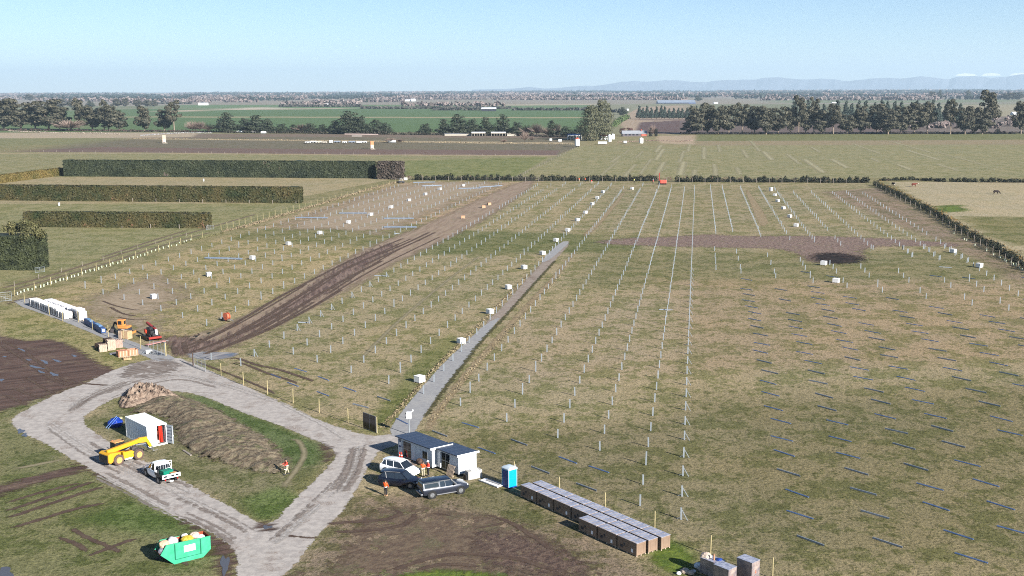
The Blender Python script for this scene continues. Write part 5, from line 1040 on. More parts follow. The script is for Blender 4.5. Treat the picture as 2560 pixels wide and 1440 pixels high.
def yard():
    """stores inside the fence at the left"""
    rnd = random.Random(31); base = None
    A, B = at(86, 765), at(168, 797); d = (B - A); u = d.normalized(); v = Vector((-u.y, u.x, 0)); rz = math.atan2(u.y, u.x)
    if v.y < 0: v = -v
    def unit():
        t = thing('wrapped_pallet', 'x', 'pallet', (0, 0, 0), rz, 'white wrapped pallets inside the left fence')
        MB().box(-.52, .52, -.8, .8, .14, 1.55).build('white_wrap', WHB, t, bevel=.07)
        m = MB()
        for y in (-.7, 0, .7): m.box(-.5, .5, y - .06, y + .06, 0, .12)
        m.build('pallet', PALW, t); MB().box(-.3, .3, -.83, -.79, .3, 1.2).build('side_shade_plate', pm('shadow_grey_wrap', alb(150, 142, 142), .8), t); return t  # solid grey plate, shade of a gap painted as its colour
    n1 = 15; od = ['first', 'second', 'third', 'fourth', 'fifth', 'sixth', 'seventh', 'eighth', 'ninth', 'tenth', 'eleventh', 'twelfth', 'thirteenth', 'fourteenth', 'fifteenth']
    for i in range(n1):
        if base is None: base = unit(); o = base
        else: o = copy_tree(base)
        o.location = A + u * (d.length * i / (n1 - 1)) + v * rnd.uniform(-.06, .06); o.rotation_euler = (0, 0, rz + rnd.uniform(-.06, .06)); o.scale = (1, 1, 1.02 if i < 12 else .85)
        o['label'] = 'white wrapped pallet, %s from the left in the front row' % od[i]
    A2, B2 = at(124, 767), at(200, 795); d2 = B2 - A2
    for i in range(12):
        o = copy_tree(base); o.location = A2 + d2 * (i / 11) + v * rnd.uniform(-.06, .06); o.rotation_euler = (0, 0, rz + rnd.uniform(-.06, .06)); o.scale = (1.1, 1, 1.0 if i < 10 else 1.15)
        o['label'] = 'white wrapped pallet, %s from the left in the back row' % od[i]
    o = copy_tree(base); o.location = at(206, 801); o.scale = (1.2, .9, 1.15); o['label'] = 'white wrapped pallet standing alone beside the blue bundles'
    BLU = pm('blue_wrap', alb(62, 92, 146), .5, .12, 2)
    for i, (p, q) in enumerate([((216, 808), (236, 821)), ((238, 820), (259, 834))]):
        P0, Q0 = at(*p), at(*q); t = thing('blue_bundle', 'blue wrapped long bundle beside the gravel strip, ' + ['left one', 'right one with white end'][i], 'bundle', (P0 + Q0) / 2, head(p, q), 'blue bundles beside the gravel strip')
        L = (Q0 - P0).length; MB().box(-L / 2, L / 2, -.42, .42, .1, 1.0).build('wrap', BLU, t, bevel=.06); MB().box(-L * .3, L * .2, -.3, .3, 1.0, 1.12).build('top_layer', pm('pale_blue_wrap', alb(130, 168, 206), .5), t)
        m = MB();
        for x in (-L * .35, L * .35): m.box(x - .08, x + .08, -.45, .45, 0, .1)
        m.build('bearers', WOOD, t)
        if i: MB().box(L / 2, L / 2 + .02, -.2, .2, .35, .75).build('end_label', PAPER, t)
    # crates and pallets on the roadside
    t = thing('plywood_crate', 'pale plywood packing crate standing in front of the orange digger', 'crate', at(315, 846), R(90 - 142) + .5)
    MB().box(-1.0, .9, -.6, .6, .1, 1.35).build('panels', PLY, t, bevel=.01); m = MB()
    for x in (-.96, -.7, -.45): m.box(x - .05, x + .05, -.68, -.605, 0, 1.4)
    for x in (-.9, .8): m.box(x - .08, x + .08, -.62, .62, 0, .1)
    m.cbox((-.3, 0, 1.45), (.9, .5, .04), .3, .25); m.build('battens', PALW, t)
    def pallet_stack(p, lab, n, rz, mat=PALW, sc=1.0):
        t = thing('pallet_stack', lab, 'pallets', at(*p), rz, 'stacks of pallets beside the gravel strip'); z = 0
        for k in range(n):
            m = MB(); q = rs.uniform(-.05, .05)
            for y in (-.5, 0, .5): m.box(-.6 + q, .6 + q, y - .06, y + .06, z, z + .1)
            for j in range(5): m.box(-.6 + q + .27 * j, -.6 + q + .27 * j + .12, -.56, .56, z + .102, z + .13)
            z += .145; m.build('pallet', mat, t)
        return t
    az = R(90 - 60)
    pallet_stack((257, 878), 'stack of pale pallets at the left end of the roadside row', 8, az); pallet_stack((278, 874), 'tallest stack of pale pallets in the middle of the roadside row', 12, az); pallet_stack((296, 868), 'stack of pinkish pallets at the right end of the roadside row', 9, az, pm('pink_pallet', alb(210, 176, 158), .85, .15))
    pallet_stack((250, 870), 'dark weathered pallets at the back of the roadside row', 6, az + .5, BARKD); pallet_stack((270, 862), 'second dark weathered stack behind the pale ones', 8, az + .2, BARKD)
    for i, (p, lab) in enumerate([((306, 891), 'orange brown timber crate, closed, left of the pair'), ((331, 888), 'orange brown timber crate, open on top, right of the pair')]):
        t = thing('timber_crate', lab, 'crate', at(*p), az + .1, 'orange timber crates beside the pallets'); m = MB()
        for s in (-1, 1): m.box(-.75, .75, s * .62 - .03, s * .62 + .03, .12, 1.0); m.box(s * .75 - .03, s * .75 + .03, -.59, .59, .12, 1.0)
        if not i: m.box(-.74, .74, -.6, .6, .9, .96)
        else: m.box(-.74, .74, -.6, .6, .14, .18)
        m.build('walls', ORW, t); m = MB()
        for s in (-1, 1):
            for x in (-.5, 0, .5): m.box(x - .05, x + .05, s * .67 - .02, s * .67 + .02, .1, 1.02)
        for y in (-.5, .5): m.box(-.78, .78, y - .06, y + .06, 0, .11)
        m.build('battens', PALW, t)
        if i:
            m = MB(); m.cbox((-1.3, .5, .5), (.8, 1.1, .9), 0); m.build('second_bin', ORW, t)
    pallet_stack((318, 898), 'single low pallet lying in front of the orange timber crates', 2, az, PLY)
    tag(MB().cbox((0, 0, .04), (1.6, 1.2, .08), 0).build('grey_sheet', pm('grey_sheet', alb(120, 130, 150), .4), loc=at(287, 884), rz=az), 'grey sheet lying on the grass between the pallets and crates', 'sheet')
    t = thing('mixer', 'white portable generator and hoses lying by the open gate', 'generator', at(372, 884), az); MB().box(-.5, .5, -.3, .3, .1, .6).build('body', WHT, t, bevel=.05); m = MB(); m.lathe([(-.06, .22), (.06, .22)], (.3, -.36, .22)); m.lathe([(-.06, .22), (.06, .22)], (.3, .36, .22)); m.build('wheel', BLK, t); MB().beam((-.5, 0, .4), (-1.1, 0, .15), .05, .05).build('handle', GALV, t)
    m = MB(); rr = random.Random(4)
    for k in range(7): m.rod((rr.uniform(-1, 1), rr.uniform(-.4, .4), .08), (rr.uniform(-1.5, 1.5), rr.uniform(-.5, .5), .12), .07, n=6)
    tag(m.build('hose_pile', pm('dark_hose', (.03, .035, .05), .5), loc=at(395, 886), rz=R(-50)), 'dark hoses and pipes lying along the foot of the open gate', 'hoses')
    m = MB(); m.prism([(-1, 0), (.1, 1.0), (.9, 0)], -.5, .3); tag(m.build('sand_heap', pm('tan_sheet', alb(196, 172, 140), .8), loc=at(281, 829)), 'small tan heap beside the timber fence post left of the digger', 'heap')
    # boards and cones by the road
    tag(MB().cbox((0, 0, .06), (2.4, .24, .1), 0).build('timber_plank', WOOD, loc=at(468, 1133), rz=head((459, 1127), (479, 1140))), 'weathered plank lying on the grass right of the container', 'plank')
    m = MB()
    m.cbox((0, 0, .12), (2.2, 1.0, .06), 0); m.build('x', WHT) if 0 else None
    t = thing('sign_board', 'white signboards lying on the grass left of the portable toilet', 'signboard', at(1229, 1209), head((1212, 1203), (1246, 1216))); MB().cbox((0, 0, .1), (3.0, .9, .05), 0, 0, .06).build('board', pm('white_board', (.75, .75, .76), .5), t); MB().cbox((.1, .25, .17), (2.2, .5, .04), .05).build('printed_panel', pm('patterned_board', alb(190, 186, 180), .6, .35, 6), t); MB().cbox((0, -.5, .13), (3.1, .06, .12)).build('edge_rail', WHT, t)
    for i, (x, y) in enumerate([(1000, 1147), (1004, 1148)]):
        t = thing('traffic_cone', ['orange traffic cone by the left corner of the site office', 'second orange cone beside the office door'][i], 'cone', at(x, y + 1)); MB().rod((0, 0, .04), (0, 0, .9), .19, .04, 14).build('cone', pm('cone_orange', alb(250, 70, 40), .5, .06), t); MB().box(-.22, .22, -.22, .22, 0, .04).build('foot', BLK, t); MB().rod((0, 0, .5), (0, 0, .64), .112, .084, 14).build('reflective_band', PAPER, t)
# ================================================================== BUILDINGS ON THE SITE
def site_buildings():
    BLUEW = pm('cabin_panel', (.62, .64, .66), .5, .04, .8); ROOF = pm('cabin_roof', alb(62, 74, 96), .45, .15, .7, spec=.5); WTR = pm('white_trim', (.78, .78, .78), .5, .03)
    GLS = pm('dark_glass', (.012, .014, .02), .08, .2, 1, spec=.8); ALU = pm('aluminium_frame', alb(200, 200, 200), .4, .05, 3, .4); STEP = pm('deck_board', alb(150, 130, 116), .85, .2)
    az = 138; rz = R(90 - az)
    def cabin(lab, cornerR, L, W, h, features):
        # local x along the front to the right, y away from the camera; origin at the front right ground corner
        t = thing('site_cabin', lab, 'cabin', cornerR, rz, 'portable site cabins'); m = MB(); m.box(-L, 0, 0, W, .25, h); m.build('wall', BLUEW, t)
        g = MB()
        k = 0
        x = -L + .3
        while x < 0: g.box(x - .006, x + .006, -.004, 0, .25, h - .05); x += 1.0
        g.build('panel_joints', pm('joint_grey', alb(160, 168, 180), .6), t)
        m = MB(); o = .18; zf, zb = h + .10, h - .02     # mono pitch falling to the back
        m.add([(-L - o, -.35, zf), (o, -.35, zf), (o, W + .2, zb), (-L - o, W + .2, zb), (-L - o, -.35, zf + .1), (o, -.35, zf + .1), (o, W + .2, zb + .1), (-L - o, W + .2, zb + .1)], [(0, 3, 2, 1), (4, 5, 6, 7), (0, 1, 5, 4), (1, 2, 6, 5), (2, 3, 7, 6), (3, 0, 4, 7)])
        for k in range(int(L)): m.add([(-L + k + .5 - .02, -.3, zf + .101), (-L + k + .5 + .02, -.3, zf + .101), (-L + k + .5 + .02, W + .15, zb + .101), (-L + k + .5 - .02, W + .15, zb + .101), (-L + k + .5 - .02, -.3, zf + .125), (-L + k + .5 + .02, -.3, zf + .125), (-L + k + .5 + .02, W + .15, zb + .125), (-L + k + .5 - .02, W + .15, zb + .125)], [(4, 5, 6, 7), (0, 1, 5, 4), (1, 2, 6, 5), (2, 3, 7, 6), (3, 0, 4, 7)])
        m.build('roof', ROOF, t)
        m = MB(); m.add([(o + .003, -.38, zf - .06), (o + .05, -.38, zf - .06), (o + .05, W + .25, zb - .06), (o + .003, W + .25, zb - .06), (o + .003, -.38, zf + .16), (o + .05, -.38, zf + .16), (o + .05, W + .25, zb + .16), (o + .003, W + .25, zb + .16)], [(0, 3, 2, 1), (4, 5, 6, 7), (0, 1, 5, 4), (1, 2, 6, 5), (2, 3, 7, 6), (3, 0, 4, 7)]); m.build('barge_board', WTR, t)
        m = MB()
        for x in (-L, -.06): m.box(x, x + .06, -.012, -.002, .25, h - .02)
        m.build('corner_trim', WTR, t); m = MB()
        for x in (-L + .3, -L / 2, -.3): m.box(x - .1, x + .1, .1, W - .1, 0, .25)
        m.build('skid', BLK, t)
        for kind, x0, x1, z0, z1 in features:
            if kind == 'door':
                d = MB().box(x0, x1, -.03, -.012, z0, z1).build('sliding_door', ALU, t); n = MB(); w2 = (x1 - x0) / 2
                for a in (0, 1):
                    for b in (0, 1): n.box(x0 + .06 + a * w2, x0 + w2 - .03 + a * w2, -.036, -.03, z0 + .06 + b * (z1 - z0) / 2, z0 + (z1 - z0) / 2 - .02 + b * (z1 - z0) / 2)
                n.build('pane', GLS, d)
            elif kind == 'window':
                d = MB().box(x0, x1, -.03, -.012, z0, z1).build('window_frame', ALU, t); n = MB(); w2 = (x1 - x0) / 2
                for a in (0, 1): n.box(x0 + .05 + a * w2, x0 + w2 - .03 + a * w2, -.036, -.03, z0 + .05, z1 - .05)
                n.build('pane', GLS, d)
            elif kind == 'leaf': MB().cbox((x0, -.07, (z0 + z1) / 2), (.09, .12, z1 - z0)).build('door_jamb', WTR, t)
            elif kind == 'sign':
                d = MB().box(x0, x1, -.03, -.012, z0, z1).build('notice_board', pm('notice_blue', alb(70, 90, 150), .5), t); MB().box(x0 + .05, x1 - .05, -.034, -.03, z0 + (z1 - z0) * .3, z1 - .08).build('notice', PAPER, d)
            elif kind == 'sign2':
                MB().box(x0, x1, -.03, -.012, z0, z1).build('name_board', pm('notice_grey', alb(120, 126, 140), .5), t)
        return t
    hB = 2.3
    c2 = at(1147, 1192); cabin('smaller white site cabin with the dark roof, at the right end', c2, 4.3, 2.55, hB, [('door', -3.0, -1.55, .3, 2.15), ('leaf', -3.15, 0, .3, 2.1)])
    e1 = at(1080, 1122, 2.45); e1.z = 0; cabin('longer white site cabin with a window and the dark roof, at the left end', e1 + Vector((0, 0, 0)), 6.4, 2.6, 2.35, [('door', -5.35, -3.9, .3, 2.15), ('window', -1.75, -.85, .95, 1.85), ('leaf', -5.5, 0, .3, 2.1), ('sign', -6.25, -5.75, 1.25, 1.95), ('sign2', -6.25, -5.75, 2.0, 2.2)])
    u = Vector((math.cos(rz), math.sin(rz), 0)); v = Vector((-u.y, u.x, 0))
    t = thing('deck_step', 'low timber step along the front of the longer site cabin', 'step', e1 - u * 4.2 - v * .6, rz); MB().box(-1.6, 1.9, -.45, .45, .08, .2).build('boards', STEP, t); MB().box(-1.5, 1.8, -.4, .4, 0, .08).build('frame', BARKD, t)
    t = thing('pallet', 'wooden pallet leaning on the front of the smaller site cabin', 'pallet', at(1128, 1190), rz); m = MB()
    for k in range(6): m.cbox((-.5 + .2 * k, -.12, .62), (.12, .03, 1.2), 0, 0, -.28)
    for z in (.1, .62, 1.15): m.cbox((0, -.04 + (z - .6) * .27, z), (1.15, .09, .1), 0, 0, -.28)
    m.build('boards', PALW, t)
    t = thing('concrete_block', 'pale grey concrete tank against the end wall of the smaller cabin', 'tank', at(1181, 1196) + v * .3, R(90 - 58)); MB().box(-1.0, .75, -.4, .4, 0, .95).build('body', pm('pale_concrete', alb(206, 202, 194), .8, .08, 2), t, bevel=.03); MB().box(-.5, .4, -.25, .25, .95, 1.0).build('lid', WHT, t, bevel=.02); MB().box(-1.25, -1.02, -.28, .28, 0, .62).build('black_base', BLK, t)
    # camera pole
    p = at(1023, 1087); t = thing('camera_pole', 'tall pole with a white box and two dark cameras behind the longer cabin', 'camera pole', p); zt = hh(42, 1023, 1087)
    MB().rod((0, 0, 0), (0, 0, zt), .075, .06, 10).build('pole', GALV, t); MB().box(-.3, .3, -.22, .22, zt - .1, zt + .75).build('box', WTR, t, bevel=.03)
    m = MB(); m.rod((-.42, 0, zt + .55), (-.3, 0, zt + .55), .09); m.rod((-.42, 0, zt + .08), (-.3, 0, zt + .08), .09); m.build('camera', BLK, t)
    m = MB(); m.beam((.2, 0, zt + .7), (.5, 0, zt + .85), .06, .06); m.rod((.5, 0, zt + .85), (.5, 0, zt + 1.05), .07); m.build('antenna', WTR, t); m = MB(); m.box(-.35, .35, -.05, .05, 0, .08); m.box(-.05, .05, -.35, .35, .002, .082); m.build('foot', GALV, t)
    # two panels on the fence
    A, B = at(908.5, 1071), at(941, 1083); t = thing('solar_panel_sign', 'pair of upright black solar panels fixed to the fence by the gravel road', 'solar panel', A, math.atan2(B.y - A.y, B.x - A.x)); L = (B - A).length
    for k in range(2):
        x0 = k * (L / 2 + .02); f = MB().box(x0, x0 + L / 2 - .02, -.03, .01, .08, 2.15).build('panel_frame', ALU, t); m = MB().box(x0 + .03, x0 + L / 2 - .05, -.038, -.032, .11, 2.12).build('panel_glass', pm('cell_black', (.004, .004, .006), .12, .2, 3, spec=.6), f)
    m = MB()
    for x in (-.02, L / 2 - .02, L + .06): m.box(x - .04, x + .04, .012, .1, 0, 2.1)
    m.build('support_post', TIM, t)
    # portable toilet
    c = at(1271.7, 1222); t = thing('portable_toilet', 'bright blue portable toilet with a white roof', 'toilet', c, 0)
    r1 = at(1291, 1216.5) - c; ang = math.atan2(r1.y, r1.x); t.rotation_euler = (0, 0, ang)     # x along the right face, y into the left face
    TB = pm('toilet_blue', alb(0, 170, 240, .62), .45, .05, 1); TW = pm('toilet_white', alb(222, 236, 244), .45, .04, 1)
    MB().box(0, 1.12, 0, 1.12, .1, 2.02).build('wall', TB, t, bevel=.03); m = MB(); m.box(-.03, 1.15, -.03, 1.15, 0, .11); m.build('skid_base', pm('toilet_dark_base', alb(20, 60, 150), .5), t)
    m = MB(); q = [(-.06, -.06, 2.0), (1.18, -.06, 2.0), (1.18, 1.18, 2.0), (-.06, 1.18, 2.0)]; m.loft([q, [(x, y, 2.12) for x, y, _ in q], [(.56 + (x - .56) * .7, .56 + (y - .56) * .8, 2.28) for x, y, _ in q], [(.56 + (x - .56) * .25, .56 + (y - .56) * .4, 2.36) for x, y, _ in q]]); m.build('roof', TW, t, smooth=30)
    m = MB()
    for x, y in ((-.03, -.03), (1.09, -.03), (1.09, 1.09), (-.03, 1.09)): m.box(x, x + .06, y, y + .06, .11, 2.0)
    m.build('corner_post', TW, t); d = MB().box(-.045, -.032, .16, .98, .16, 1.9).build('door', pm('toilet_door', alb(40, 70, 150), .5), t); m = MB(); m.box(-.055, -.046, .84, .92, 1.0, 1.12); m.build('latch', ALU, d)
    m = MB(); m.rod((1.3, .5, 0), (1.3, .5, 2.3), .04); m.build('vent_pipe', TW, t)
def container():
    tb = at(366.5, 1067.5, 2.6); tb.z = 0; a = R(90 - 138); t = thing('shipping_container', 'white shipping container with one door open and tools inside', 'container', tb, a)
    W, L, Hh = 2.5, 6.1, 2.6   # local x back along the length is negative, y across to the right side
    CW = pm('container_white', (.78, .78, .76), .5, .05, .9); CI = pm('container_inside', alb(150, 90, 80), .7, .2)
    m = MB(); n = 46                       # corrugated left side facing the camera at y=0
    prof = []
    for k in range(n + 1):
        x = -L + .12 + (L - .24) * k / n; ph = k % 4; prof.append((x, .11 if ph in (0, 3) else .0))
    def corr(y0, s):
        v = [(x, y0 + s * d, z) for z in (.16, Hh - .12) for x, d in prof]; k = len(prof); m.add(v, [(i, i + 1, k + i + 1, k + i) for i in range(k - 1)])
    corr(.012, 1); corr(W - .012, -1); m.box(-L + .02, -L + .06, .06, W - .06, .16, Hh - .1)
    m.build('side_walls', CW, t); MB().box(-L + .02, -.02, .03, W - .03, Hh - .05, Hh - .012).build('roof', CW, t)
    m = MB()
    for x in (-L, -.13):
        for y in (-.01, W - .12): m.box(x, x + .13, y, y + .13, 0, Hh)
    for y in (-.01, W - .09): m.box(-L + .13, -.13, y, y + .1, .002, .16); m.box(-L + .13, -.13, y, y + .1, Hh - .12, Hh - .004)
    for x in (-L + .01, -.12): m.box(x, x + .11, .12, W - .12, 0.001, .15); m.box(x, x + .11, .12, W - .12, Hh - .14, Hh - .006)
    m.build('frame', CW, t); MB().box(-L + .1, -.12, .1, W - .1, .152, .18).build('floor', pm('container_floor', alb(140, 132, 124), .8, .2), t)
    d = MB().box(-.05, .0, .13, 1.22, .17, Hh - .15).build('closed_door', CW, t); m = MB()
    for y in (.4, .95): m.rod((.03, y, .2), (.03, y, Hh - .2), .018, n=6)
    for z in (.7, 1.3, 1.9): m.box(.003, .02, .16, 1.2, z, z + .03)
    m.build('locking_bar', pm('bar_grey', alb(200, 200, 200), .5), d)
    o = thing('x', None, None) if 0 else None
    d = MB().cbox((.52, W + .12, 1.3), (1.14, .05, Hh - .35), .28).build('open_door', pm('door_inner', alb(176, 186, 196), .5, .1), t); m = MB()
    for z in (.55, .95, 1.35, 1.75, 2.15): m.cbox((.52, W + .085, z), (1.0, .03, .07), .28)
    m.build('door_ribs', pm('rib_dark', alb(96, 110, 130), .5), d); m = MB(); m.rod((1.02, W + .2, .2), (1.02, W + .2, Hh - .2), .02, n=6); m.cbox((1.12, W + .25, 1.2), (.1, .06, .12)); m.build('locking_bar', CW, d)
    rn = random.Random(3)
    def item(nm, mb, mt, lab, cat): tag(mb.build(nm, mt, loc=t.location, rz=a), lab, cat)
    item('step_ladder', MB().beam((-.5, 2.05, .2), (-.55, 2.0, 2.2), .12, .28).beam((-.5, 1.75, .2), (-.6, 1.8, 2.2), .1, .1), pm('tool_red', alb(236, 60, 40), .5), 'red upright equipment just inside the open container door', 'ladder')
    item('tool_rack', MB().box(-3, -1.2, 1.2, 2.3, .19, 1.5).box(-1.1, -.7, 1.45, 1.75, 1.2, 1.6), pm('rack_brown', alb(120, 60, 44), .7, .3), 'brown cluttered shelf of tools inside the container', 'shelf')
    item('storage_bin', MB().box(-.7, -.4, 1.35, 1.65, .19, .5), WHT, 'small white bucket on the container floor by the door', 'bucket')
    # blue tarpaulin heap at the back
    m = crumple(1.0, random.Random(9), .75); tag(m.build('tarpaulin', pm('blue_tarp', alb(24, 60, 160), .4, .25, 2), loc=at(289, 1066) + Vector((0, 0, .5))), 'deep blue tarpaulin heap in the shade left of the container', 'tarpaulin')
    m = MB(); m.rod((-.8, -.5, .15), (.4, .3, 1.5), .03, n=6); m.rod((-.5, -.6, .1), (.6, .0, 1.4), .03, n=6); tag(m.build('pipe_frame', pm('pale_blue_pipe', alb(130, 170, 236), .4), loc=at(284, 1070)), 'pale blue pipes leaning over the tarpaulin heap', 'pipes')
    tag(MB().cbox((0, 0, .9), (.9, .5, .1), .3).build('yellow_board', pm('cream_board', alb(230, 224, 170), .6), loc=at(298, 1062)), 'cream board lying on the tarpaulin heap', 'board')
def skip():
    A = at(436, 1411); t = thing('skip_bin', 'green open skip bin with a white sign, full of rubbish', 'skip', A, head((436, 1411), (496, 1396)))
    GR = pm('skip_green', alb(60, 196, 146, .5), .55, .12, 1.2, c2=alb(86, 214, 164, .5)); RU = pm('rusty_inside', alb(176, 84, 54), .85, .25, 2)
    pr = [(0, 0), (2.7, 0), (3.45, .62), (3.45, 1.85), (-.65, 1.95), (-1.2, 1.15)]; W = 1.65; m = MB()
    for y0, y1 in ((0, .04), (W - .04, W)): m.prism(pr, y0, y1)
    m.build('side_panel', GR, t); m = MB()
    for i, j in ((0, 1), (1, 2), (2, 3), (5, 0), (4, 5)):
        (x0, z0), (x1, z1) = pr[i], pr[j]; dx, dz = x1 - x0, z1 - z0; l = math.hypot(dx, dz); nx, nz = -dz / l * .03, dx / l * .03
        if (i, j) == (4, 5): continue
        m.loft([[(x0, .041, z0), (x1, .041, z1), (x1 + nx, .041, z1 + nz), (x0 + nx, .041, z0 + nz)], [(x0, W - .041, z0), (x1, W - .041, z1), (x1 + nx, W - .041, z1 + nz), (x0 + nx, W - .041, z0 + nz)]])
    m.build('floor_plates', RU, t); MB().box(-.6, 3.4, W - .05, W - .044, .7, 1.86).box(3.40, 3.415, .05, W - .05, .7, 1.8).build('inner_lining', RU, t)
    m = MB()
    for x in (.12, 2.5): m.box(x - .04, x + .04, -.06, -.002, .42, 1.88)
    m.box(.1, 2.7, -.03, -.002, .40, .44); m.build('rib', pm('skip_green_dark', alb(20, 130, 96, .5), .6), t); m = MB(); m.beam((-.66, -.02, 1.96), (3.46, -.02, 1.86), .09, .07); m.build('rim', GR, t)
    s = MB().box(.95, 2.0, -.022, -.004, .92, 1.52).build('sign', PAPER, t); m = MB()
    for z, a, b in ((1.38, 1.1, 1.8), (1.25, 1.05, 1.9), (1.12, 1.1, 1.75)): m.box(a, b, -.026, -.023, z, z + .025)
    m.build('sign_text', pm('pale_print', alb(200, 190, 196), .7), s)
    M = t.matrix_basis if 0 else Matrix.Translation(A) @ Matrix.Rotation(t.rotation_euler[2], 4, 'Z'); rnd = random.Random(12)
    for x, y, z, s_, mt, lab, nm in [(-.55, .8, 1.75, .55, pm('cream_waste', alb(228, 200, 166), .8, .1, 3), 'pale cardboard waste spilling at the left end of the skip', 'waste_cardboard'), (.25, .9, 1.85, .55, pm('white_sheet_waste', alb(240, 236, 236), .6, .05, 3), 'white plastic waste heaped in the left of the skip', 'waste_plastic'), (1.55, .75, 1.75, .6, pm('yellow_bag', alb(214, 190, 70), .5, .15, 3), 'large yellow bag lying in the middle of the skip', 'yellow_bag'), (2.35, 1.0, 1.85, .5, MATS['crumpled_packaging'], 'crumpled tan packaging at the right of the skip', 'waste_packaging'), (2.8, .6, 1.7, .38, WHB, 'small white bag near the right end of the skip', 'white_bag'), (1.5, 1.2, 1.95, .34, WHB, 'white crumpled sheet behind the yellow bag', 'white_sheet'), (-.75, .5, 1.3, .5, pm('grey_waste', alb(150, 150, 160), .6, .3, 4), 'grey waste bulging over the low left end of the skip', 'waste_heap')]:
        tag(crumple(s_, rnd, .75).build(nm, mt, loc=M @ Vector((x, y, z))), lab, 'waste')
# ================================================================== VEHICLES
GLASS = pm('vehicle_glass', (.012, .016, .022), .05, .2, 1, spec=.9); TYRE = pm('tyre_rubber', (.02, .019, .018), .85, .3, 4); RIM = pm('alloy_rim', alb(190, 192, 196), .3, .1, 6, .7)
BLKP = MATS['black_plastic']; RLIGHT = pm('tail_lamp_red', alb(200, 30, 24), .25, .1); HLIGHT = pm('head_lamp', (.7, .72, .75), .1, .05, spec=.9)
def wheel(t, x, y, r, w_, rimm=RIM, spokes=6, rr=.62, name='wheel'):
    s = 1 if y > 0 else -1
    o = MB().lathe([(-w_ / 2, r * rr), (-w_ / 2, r * .93), (-w_ / 2 + .03, r), (w_ / 2 - .03, r), (w_ / 2, r * .93), (w_ / 2, r * rr)], (0, 0, 0), 'Y', 28, cap=False).build(name, TYRE, t, smooth=35)
    o.location = (x, y, r); f = s * (w_ / 2 - .03); m = MB(); m.lathe([(f - .02 * s, .01), (f - .02 * s, r * rr * .98), (f + .02 * s, r * rr * .98), (f + .02 * s, r * rr * .86)] if s > 0 else [(f + .02, .01), (f + .02, r * rr * .98), (f - .02, r * rr * .98), (f - .02, r * rr * .86)], (0, 0, 0), 'Y', 28)
    for k in range(spokes):
        a = 2 * math.pi * k / spokes; m.cbox((math.cos(a) * r * rr * .45, f + .012 * s, math.sin(a) * r * rr * .45), (r * rr * .85, .03, r * .13), 0, -a)
    m.lathe([(f, .001), (f, r * .15), (f + .03 * s, r * .12), (f + .03 * s, .001)], (0, 0, 0), 'Y', 12)
    m.build('rim', rimm, o); return o
def ring(x, zb, zt, wb, wm, wt, crown=.03):
    h = zt - zb
    L = [(wb, zb), (wm, zb + h * .22), (wm * 1.01, zb + h * .5), (wm * .985, zb + h * .8), (wt, zt), (wt * .5, zt + crown)]
    return [(x, -y, z) for y, z in L] + [(x, y, z) for y, z in L[::-1]]
def car(name, label, cat, paint, loc, rz, L, W, body, cabin, roof, wb, r, glass_sides=None, roofmat=None, skirt=True, rimm=RIM, grp=None):
    """body: stations (x, zb, zt, half width); cabin: (x, z, halfwidth base, halfwidth top) rings for the glass; roof: stations"""
    t = thing(name, label, cat, loc, rz, grp)
    MB().loft([ring(x, zb, zt, w_ * .93, w_, w_ * .90) for x, zb, zt, w_ in body]).build('body', paint, t, smooth=38)
    m = MB(); m.loft([[(x, -w0, z0), (x, -w1, z1), (x, w1, z1), (x, w0, z0)] for x, z0, z1, w0, w1 in cabin]).build('windows', GLASS, t, smooth=25)
    MB().loft([[(x, -w_, z), (x, -w_ * .55, z + .045), (x, w_ * .55, z + .045), (x, w_, z), (x, w_ * .97, z - .05), (x, -w_ * .97, z - .05)] for x, z, w_ in roof]).build('roof', roofmat or paint, t, smooth=50)
    x0, x1 = wb
    for x in (x0, x1):
        for s in (-1, 1): wheel(t, x, s * (W / 2 - .085), r, .25, rimm)
    for x in (x0, x1):
        for s in (-1, 1): MB().lathe([(-.006, .01), (-.006, r + .10), (.006, r + .10), (.006, .01)], (x, s * (W / 2 + .012), r + .03), 'Y', 26).build('wheel_arch', BLKP, t)
    return t
def pillars(t, paint, lines, w_=.05):
    for p, q in lines:
        for s in (-1, 1): MB().beam((p[0], p[1] * s, p[2]), (q[0], q[1] * s, q[2]), w_, w_ * .8).build('pillar', paint, t)
def lamps(t, xf, xr, y, zf, zr, plate=True):
    for s in (-1, 1):
        MB().cbox((xf, s * y, zf), (.12, .38, .14)).build('headlight', HLIGHT, t, bevel=.02); MB().cbox((xr, s * (y + .02), zr), (.1, .12, .18)).build('tail_light', RLIGHT, t, bevel=.02)
        MB().cbox((xf * .36, s * (y + .36), zf + .32), (.14, .2, .15)).build('mirror', BLKP, t, bevel=.02)
    MB().cbox((xf + .06, 0, zf - .12), (.06, .9, .22)).build('grille', BLKP, t)
    if plate: MB().cbox((xr - .05, 0, zr - .2), (.02, .4, .12)).build('number_plate', PAPER, t)
